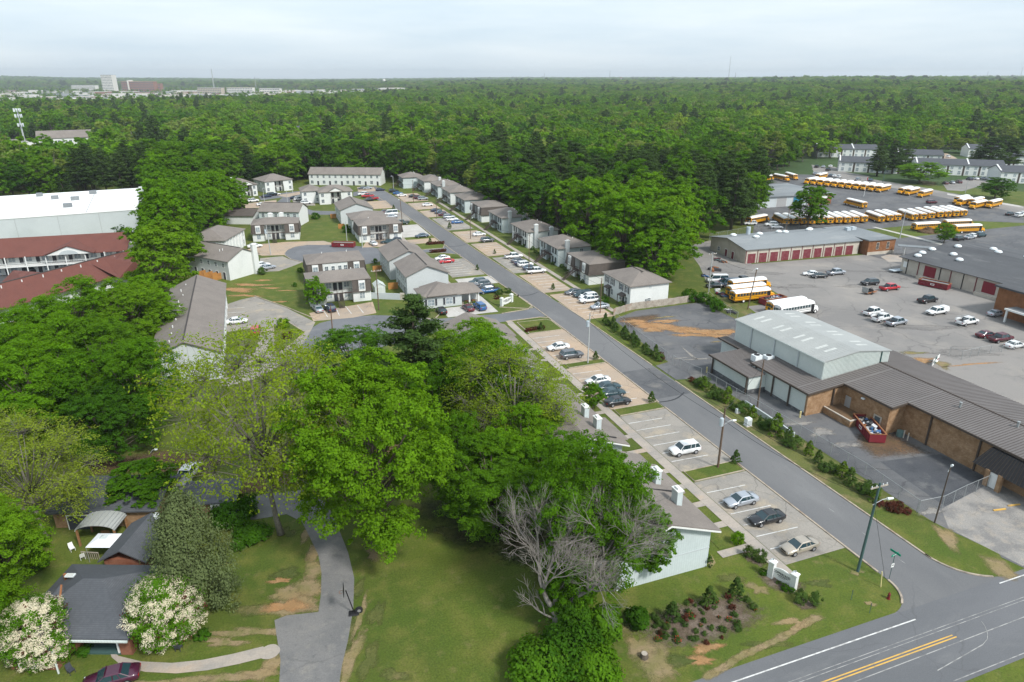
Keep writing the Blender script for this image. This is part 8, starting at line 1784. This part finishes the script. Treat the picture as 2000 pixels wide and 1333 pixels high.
put('mound', bushy(170, lambda q: 1.4 if q is None else 3.6*(1-q)**.8, 60, 900, .5, 'brown_soil', .3), t); MB().dome(0,0,-.05,3.4,1.25,14,4).build('core','brown_soil',t)
# flag pole at the depot
t = thing('flag_pole', 'white flagpole with hanging flag at the brick depot front', 'flagpole', G(1687,384)); MB().cyl(0,0,0,9,.08,.04,6).build('post','sign_white',t); MB().box(.05,-.02,7.4,.7,.02,8.8).build('flag','door_red',t)
# cell tower on the left
b = G(53,296); t = thing('cell_tower', 'tall pale mobile mast with antenna clusters above the left wood', 'tower', b); h = height_for(b.x,b.y,213)
MB().tube([(0,0,0),(0,0,h)],[.75,.35],10).build('mast','pole_grey',t)
for z, n, s in ((h-1.0,9,2.2),(h-5.0,9,2.2),(h-11.5,6,1.8)):
    MB().cyl(0,0,z-.1,z+.1,s*.8,n=12).build('platform','galv',t)
    for k in range(n): a = 6.283*k/n; MB().cbox(s*math.cos(a),s*math.sin(a),z-1.1,.42,.42,2.4).build('antenna','white_box',t)
# near yard: gazebo, canopy, chairs, hoop
c = G(205,1052); t = thing('arched_shelter', 'yard shelter with grey arched metal roof on timber posts', 'shelter', c, R(-18)); m = MB(); pr = [(2.3*math.cos(a)*1.0, 2.2+.75*math.sin(a)) for a in np.linspace(0,math.pi,13)]
pr = pr+[(x*.97, z-.07) for x, z in pr[::-1]]; m.vprism(pr,'y',-1.5,1.5); m.build('arched_roof','metal_pale',t); r_ = MB()
for i in range(13): a = math.pi*i/12; r_.box(2.3*math.cos(a)-.03,-1.5,2.2+.75*math.sin(a)-.02,2.3*math.cos(a)+.03,1.5,2.25+.75*math.sin(a))
tag(r_.build('roof_rib','galv',t), kind='stuff')
for x in (-2.15,2.15):
    for y in (-1.35,1.35): MB().cbox(x,y,0,.2,.2,2.25).build('post','wood_post',t)
MB().box(-.5,-.3,.4,.6,.3,.5).box(-.45,.25,.5,.55,.32,.95).build('bench_seat','wood_post',t)
c = G(212,1085); t = thing('canopy_tent', 'small white canopy with grey peak behind the brick house', 'canopy', c, R(-21)); MB().add([(-1.5,-1.3,2.1),(1.5,-1.3,2.1),(1.5,1.3,2.1),(-1.5,1.3,2.1),(0,0,2.75)],[(0,1,4),(1,2,4),(2,3,4),(3,0,4)]).build('canopy_top','canopy_white',t)
MB().add([(-.42,-.36,2.57),(.42,-.36,2.57),(.42,.36,2.57),(-.42,.36,2.57),(0,0,2.82)],[(0,1,4),(1,2,4),(2,3,4),(3,0,4)]).build('peak_vent','panel_grey',t)
for x in (-1.45,1.45):
    for y in (-1.25,1.25): MB().cyl(x,y,0,2.1,.03,n=5).build('leg','galv',t)
def chair(px,py,hd,label,mat='sign_white'):
    t = thing('garden_chair', label, 'chair', G(px,py), R(hd)); MB().box(-.26,-.26,.38,.26,.26,.43).build('seat',mat,t); MB().hexa([(-.26,.22,.43),(.26,.22,.43),(.26,.28,.43),(-.26,.28,.43)],[(-.24,.38,.95),(.24,.38,.95),(.24,.43,.95),(-.24,.43,.95)]).build('backrest',mat,t)
    for x in (-.23,.23):
        for y in (-.23,.23): MB().cbox(x,y,0,.04,.04,.38).build('leg',mat,t)
chair(142,1076,30,'white garden chair at the edge of the left yard'); chair(162,1092,200,'white folding chair by the small wooden railing'); chair(140,1315,40,'dark porch chair by the flowering shrub on the bare yard','door_dark'); chair(350,1270,160,'dark garden chair under the right flowering shrub','door_dark')
t = thing('water_tub', 'dark blue round tub on the bare yard beside the shelter', 'tub', G(214,1056)); MB().cyl(0,0,0,.3,.45,.5,14).build('shell','junk_blue',t); MB().cyl(0,0,.3,.33,.53,n=14).build('rim','junk_blue',t)
t = thing('yard_railing', 'short wooden railing between white chair and canopy', 'railing', G(178,1092), R(-25)); [MB().box(-1+i*.25,-.03,0,-.95+i*.25,.03,.9).build('baluster','wood_grey',t) for i in range(9)]; MB().box(-1.05,-.05,.9,1.05,.05,.97).build('handrail','wood_grey',t)
b = G(690,1199); t = thing('basketball_hoop', 'black portable basketball hoop at the driveway edge', 'basketball hoop', b, R(-8)); MB().hexa([(-.5,-.4,0),(.6,-.4,0),(.6,.4,0),(-.5,.4,0)],[(-.4,-.3,.18),(.5,-.3,.18),(.5,.3,.18),(-.4,.3,.18)]).build('base','black',t); MB().tube([(.1,0,.15),(-.5,0,3.1)],.06,6).build('post','black',t)
MB().box(-.75,-.6,2.75,-.69,.6,3.65).build('backboard','black',t); MB().tube([(-.95+.23*math.cos(a),.23*math.sin(a),3.0) for a in np.linspace(0,6.28,11)],.02,4).build('hoop_ring','rust',t); o = MB().tube([(0,-.12,0),(0,.12,0)],.38,14).build('counterweight_tyre','rubber',t); o.location = (.62,0,.36); MB().tube([(0,-.14,0),(0,.14,0)],.18,10).build('hub','rim',o)
t = thing('roof_vent_fan', 'flat pale skylight on the brick house roof', 'skylight', (hs.root.location.x-2.6, hs.root.location.y+2.6, 4.45), R(-21)); MB().box(-.45,-.25,0,.45,.25,.14).build('frame','white_box',t); MB().box(-.36,-.18,.14,.36,.18,.17).build('pane','skylight',t)
t = thing('tree_stump', 'cut tree stump on bare soil right of the undergrowth', 'stump', G(1258,1285)); MB().cyl(0,0,0,.55,.42,.34,9).build('stump_body','bark',t); MB().cyl(0,0,.55,.57,.30,.30,9).build('cut_face','wood_grey',t)
for (px,py,hd) in [(232,1330,0)]: pass

# ------------------------------------------------------------------ distant town
def block(px, py, w, d, h, wall, roof, label, rows=0, cols=0, wm='glass', grp=None, rot=-20, name='town_building', ztop=None):
    b = G(px, py); z0 = float(terrain([b.x],[b.y])[0]); t = thing(name, label, 'building', (b.x, b.y, z0), R(-20.5), grp)
    MB().box(-w/2,-d/2,-1,w/2,d/2,h).build('wall', wall, t); MB().box(-w/2-.3,-d/2-.3,h,w/2+.3,d/2+.3,h+.6).build('roof', roof, t)
    if rows:
        for r_ in range(rows):
            z = h*(r_+.35)/(rows+.2)
            for c_ in range(cols):
                x = -w/2+w*(c_+.5)/cols; MB().box(x-w/cols*.36,-d/2-.12,z,x+w/cols*.36,-d/2+.05,z+h/(rows+.2)*.5).build('window', wm, t)
    return t
hb = G(218,182)
block(218,183,38,30,58,'city_white','city_grey','tall white hotel tower above the left skyline',11,8); 
for (px,w,l) in [(262,66,'left'),(293,50,'right')]: block(px,182,w,30,36,'city_brick','city_tan','brick office slab with pale corner piers beside the white tower' if l == 'left' else 'brick office slab with pale top at the right of the pair',6,9)
block(258,182,5,34,40,'city_white','city_white','narrow white stair tower between the two brick slabs'); block(312,181,22,24,28,'city_brick','city_brick','low brick block at the right end of the brick slabs',3,5)
block(168,180,92,26,20,'city_white','city_grey','long pale office slab left of the white tower',4,20); block(414,189,70,26,22,'city_tan','city_grey','long tan apartment slab under the radio mast',4,14); block(472,187,80,22,20,'city_white','city_tan','cream apartment slab right of the radio mast',4,16); block(530,188,60,22,18,'city_white','city_grey','row of pale gabled apartments beside the cream slab',3,12); block(780,187,120,40,10,'city_white','city_white','long white store among trees on the far left hill')
block(810,188,60,30,8,'city_white','city_white','low white store end beyond the trees')
q = random.Random(77); WM = ['city_white','city_white','city_white','city_tan','city_grey','city_brick']
for i in range(340):
    px = q.uniform(-90, 840); lim = 223-max(px,0)/840.*33; py = q.uniform(184, lim)
    w = q.uniform(16, 64); block(px, py, w, q.uniform(14, 36), q.uniform(4, 10), q.choice(WM), q.choice(['city_white','city_white','city_grey','city_tan']), 'low shop or house roof in the distant town', 0, 0, grp='low roofs of the distant town')
tg = MB(); gx = np.arange(-2200, 900, 60.); gy = np.arange(600, 3400, 60.); TX, TY = np.meshgrid(gx, gy); inn = pip(TX.ravel()+30, TY.ravel()+30, TOWN)
for a, b in zip(TX.ravel()[inn], TY.ravel()[inn]):
    c_ = [(a,b),(a+60,b),(a+60,b+60),(a,b+60)]; z_ = terrain([k[0] for k in c_],[k[1] for k in c_]); tg.poly([(k[0],k[1],float(h_)+.9) for k, h_ in zip(c_, z_)])
tag(tg.build('town_ground', 'town_ground'), kind='structure')
def radio(px, py, top, label, w=1.0, mat='pole_grey'):
    b = G(px, py); z0 = float(terrain([b.x],[b.y])[0]); h = height_for(b.x, b.y, top)-z0; t = thing('radio_mast', label, 'tower', (b.x,b.y,z0)); m = MB()
    for k in range(3): a = 2.094*k; m.tube([(w*math.cos(a),w*math.sin(a),0),(w*.4*math.cos(a),w*.4*math.sin(a),h)], w*.35, 4)
    m.build('mast', mat, t); m = MB(); n = 12
    for i in range(n): z = h*i/n; m.cyl(0,0,z,z+w*.3,w*.9*(1-.5*i/n),n=6)
    tag(m.build('bracing', mat, t), kind='stuff')
for (px,py,top,l,w) in [(419,180,135,'lattice mast over the tan apartment slab',2.2),(501,180,150,'thin mast right of the cream apartment slab',1.2),(1421,171,110,'very tall thin mast on the right skyline',1.6),(1434,171,142,'short mast beside the very tall one',1.6),(1190,171,138,'short mast on the middle skyline',1.4),(1063,171,143,'stub mast on the middle skyline',1.3),(1923,171,140,'mast on the far right skyline',1.5),(1988,171,132,'paired mast at the right edge of the skyline',1.7)]: radio(px,py,top,l,w)
b = G(751,172); t = thing('water_tower', 'white water tower on the far skyline', 'tower', (b.x,b.y,float(terrain([b.x],[b.y])[0]))); MB().cyl(0,0,0,30,3,n=8).build('stem','city_white',t); MB().dome(0,0,30,9,8,12,4).build('tank','city_white',t)
b = G(1212,170); t = thing('water_tower', 'pale banded water tower among the middle skyline trees', 'tower', (b.x,b.y,float(terrain([b.x],[b.y])[0]))); MB().cyl(0,0,0,36,5,n=8).build('stem','city_white',t); MB().dome(0,0,36,7,6,12,4).build('tank','city_brick',t)

# ------------------------------------------------------------------ air
hz = bpy.data.materials.new('haze'); hz.use_nodes = True; nt = hz.node_tree
for n in list(nt.nodes): nt.nodes.remove(n)
out = nt.nodes.new('ShaderNodeOutputMaterial'); pv = nt.nodes.new('ShaderNodeVolumePrincipled'); pv.inputs['Color'].default_value = (.90,.96,1.0,1); pv.inputs['Density'].default_value = HAZE; pv.inputs['Anisotropy'].default_value = .25
nt.links.new(pv.outputs[0], out.inputs['Volume']); MAT['haze'] = hz
if HAZE > 0: tag(MB().box(-14100,-14100,-2.5,14100,14100,170).build('haze','haze'), 'pale blue summer haze filling the air above the land', 'haze', kind='stuff')
for o in list(COL.objects):
    if 'top' in o.keys(): del o['top']
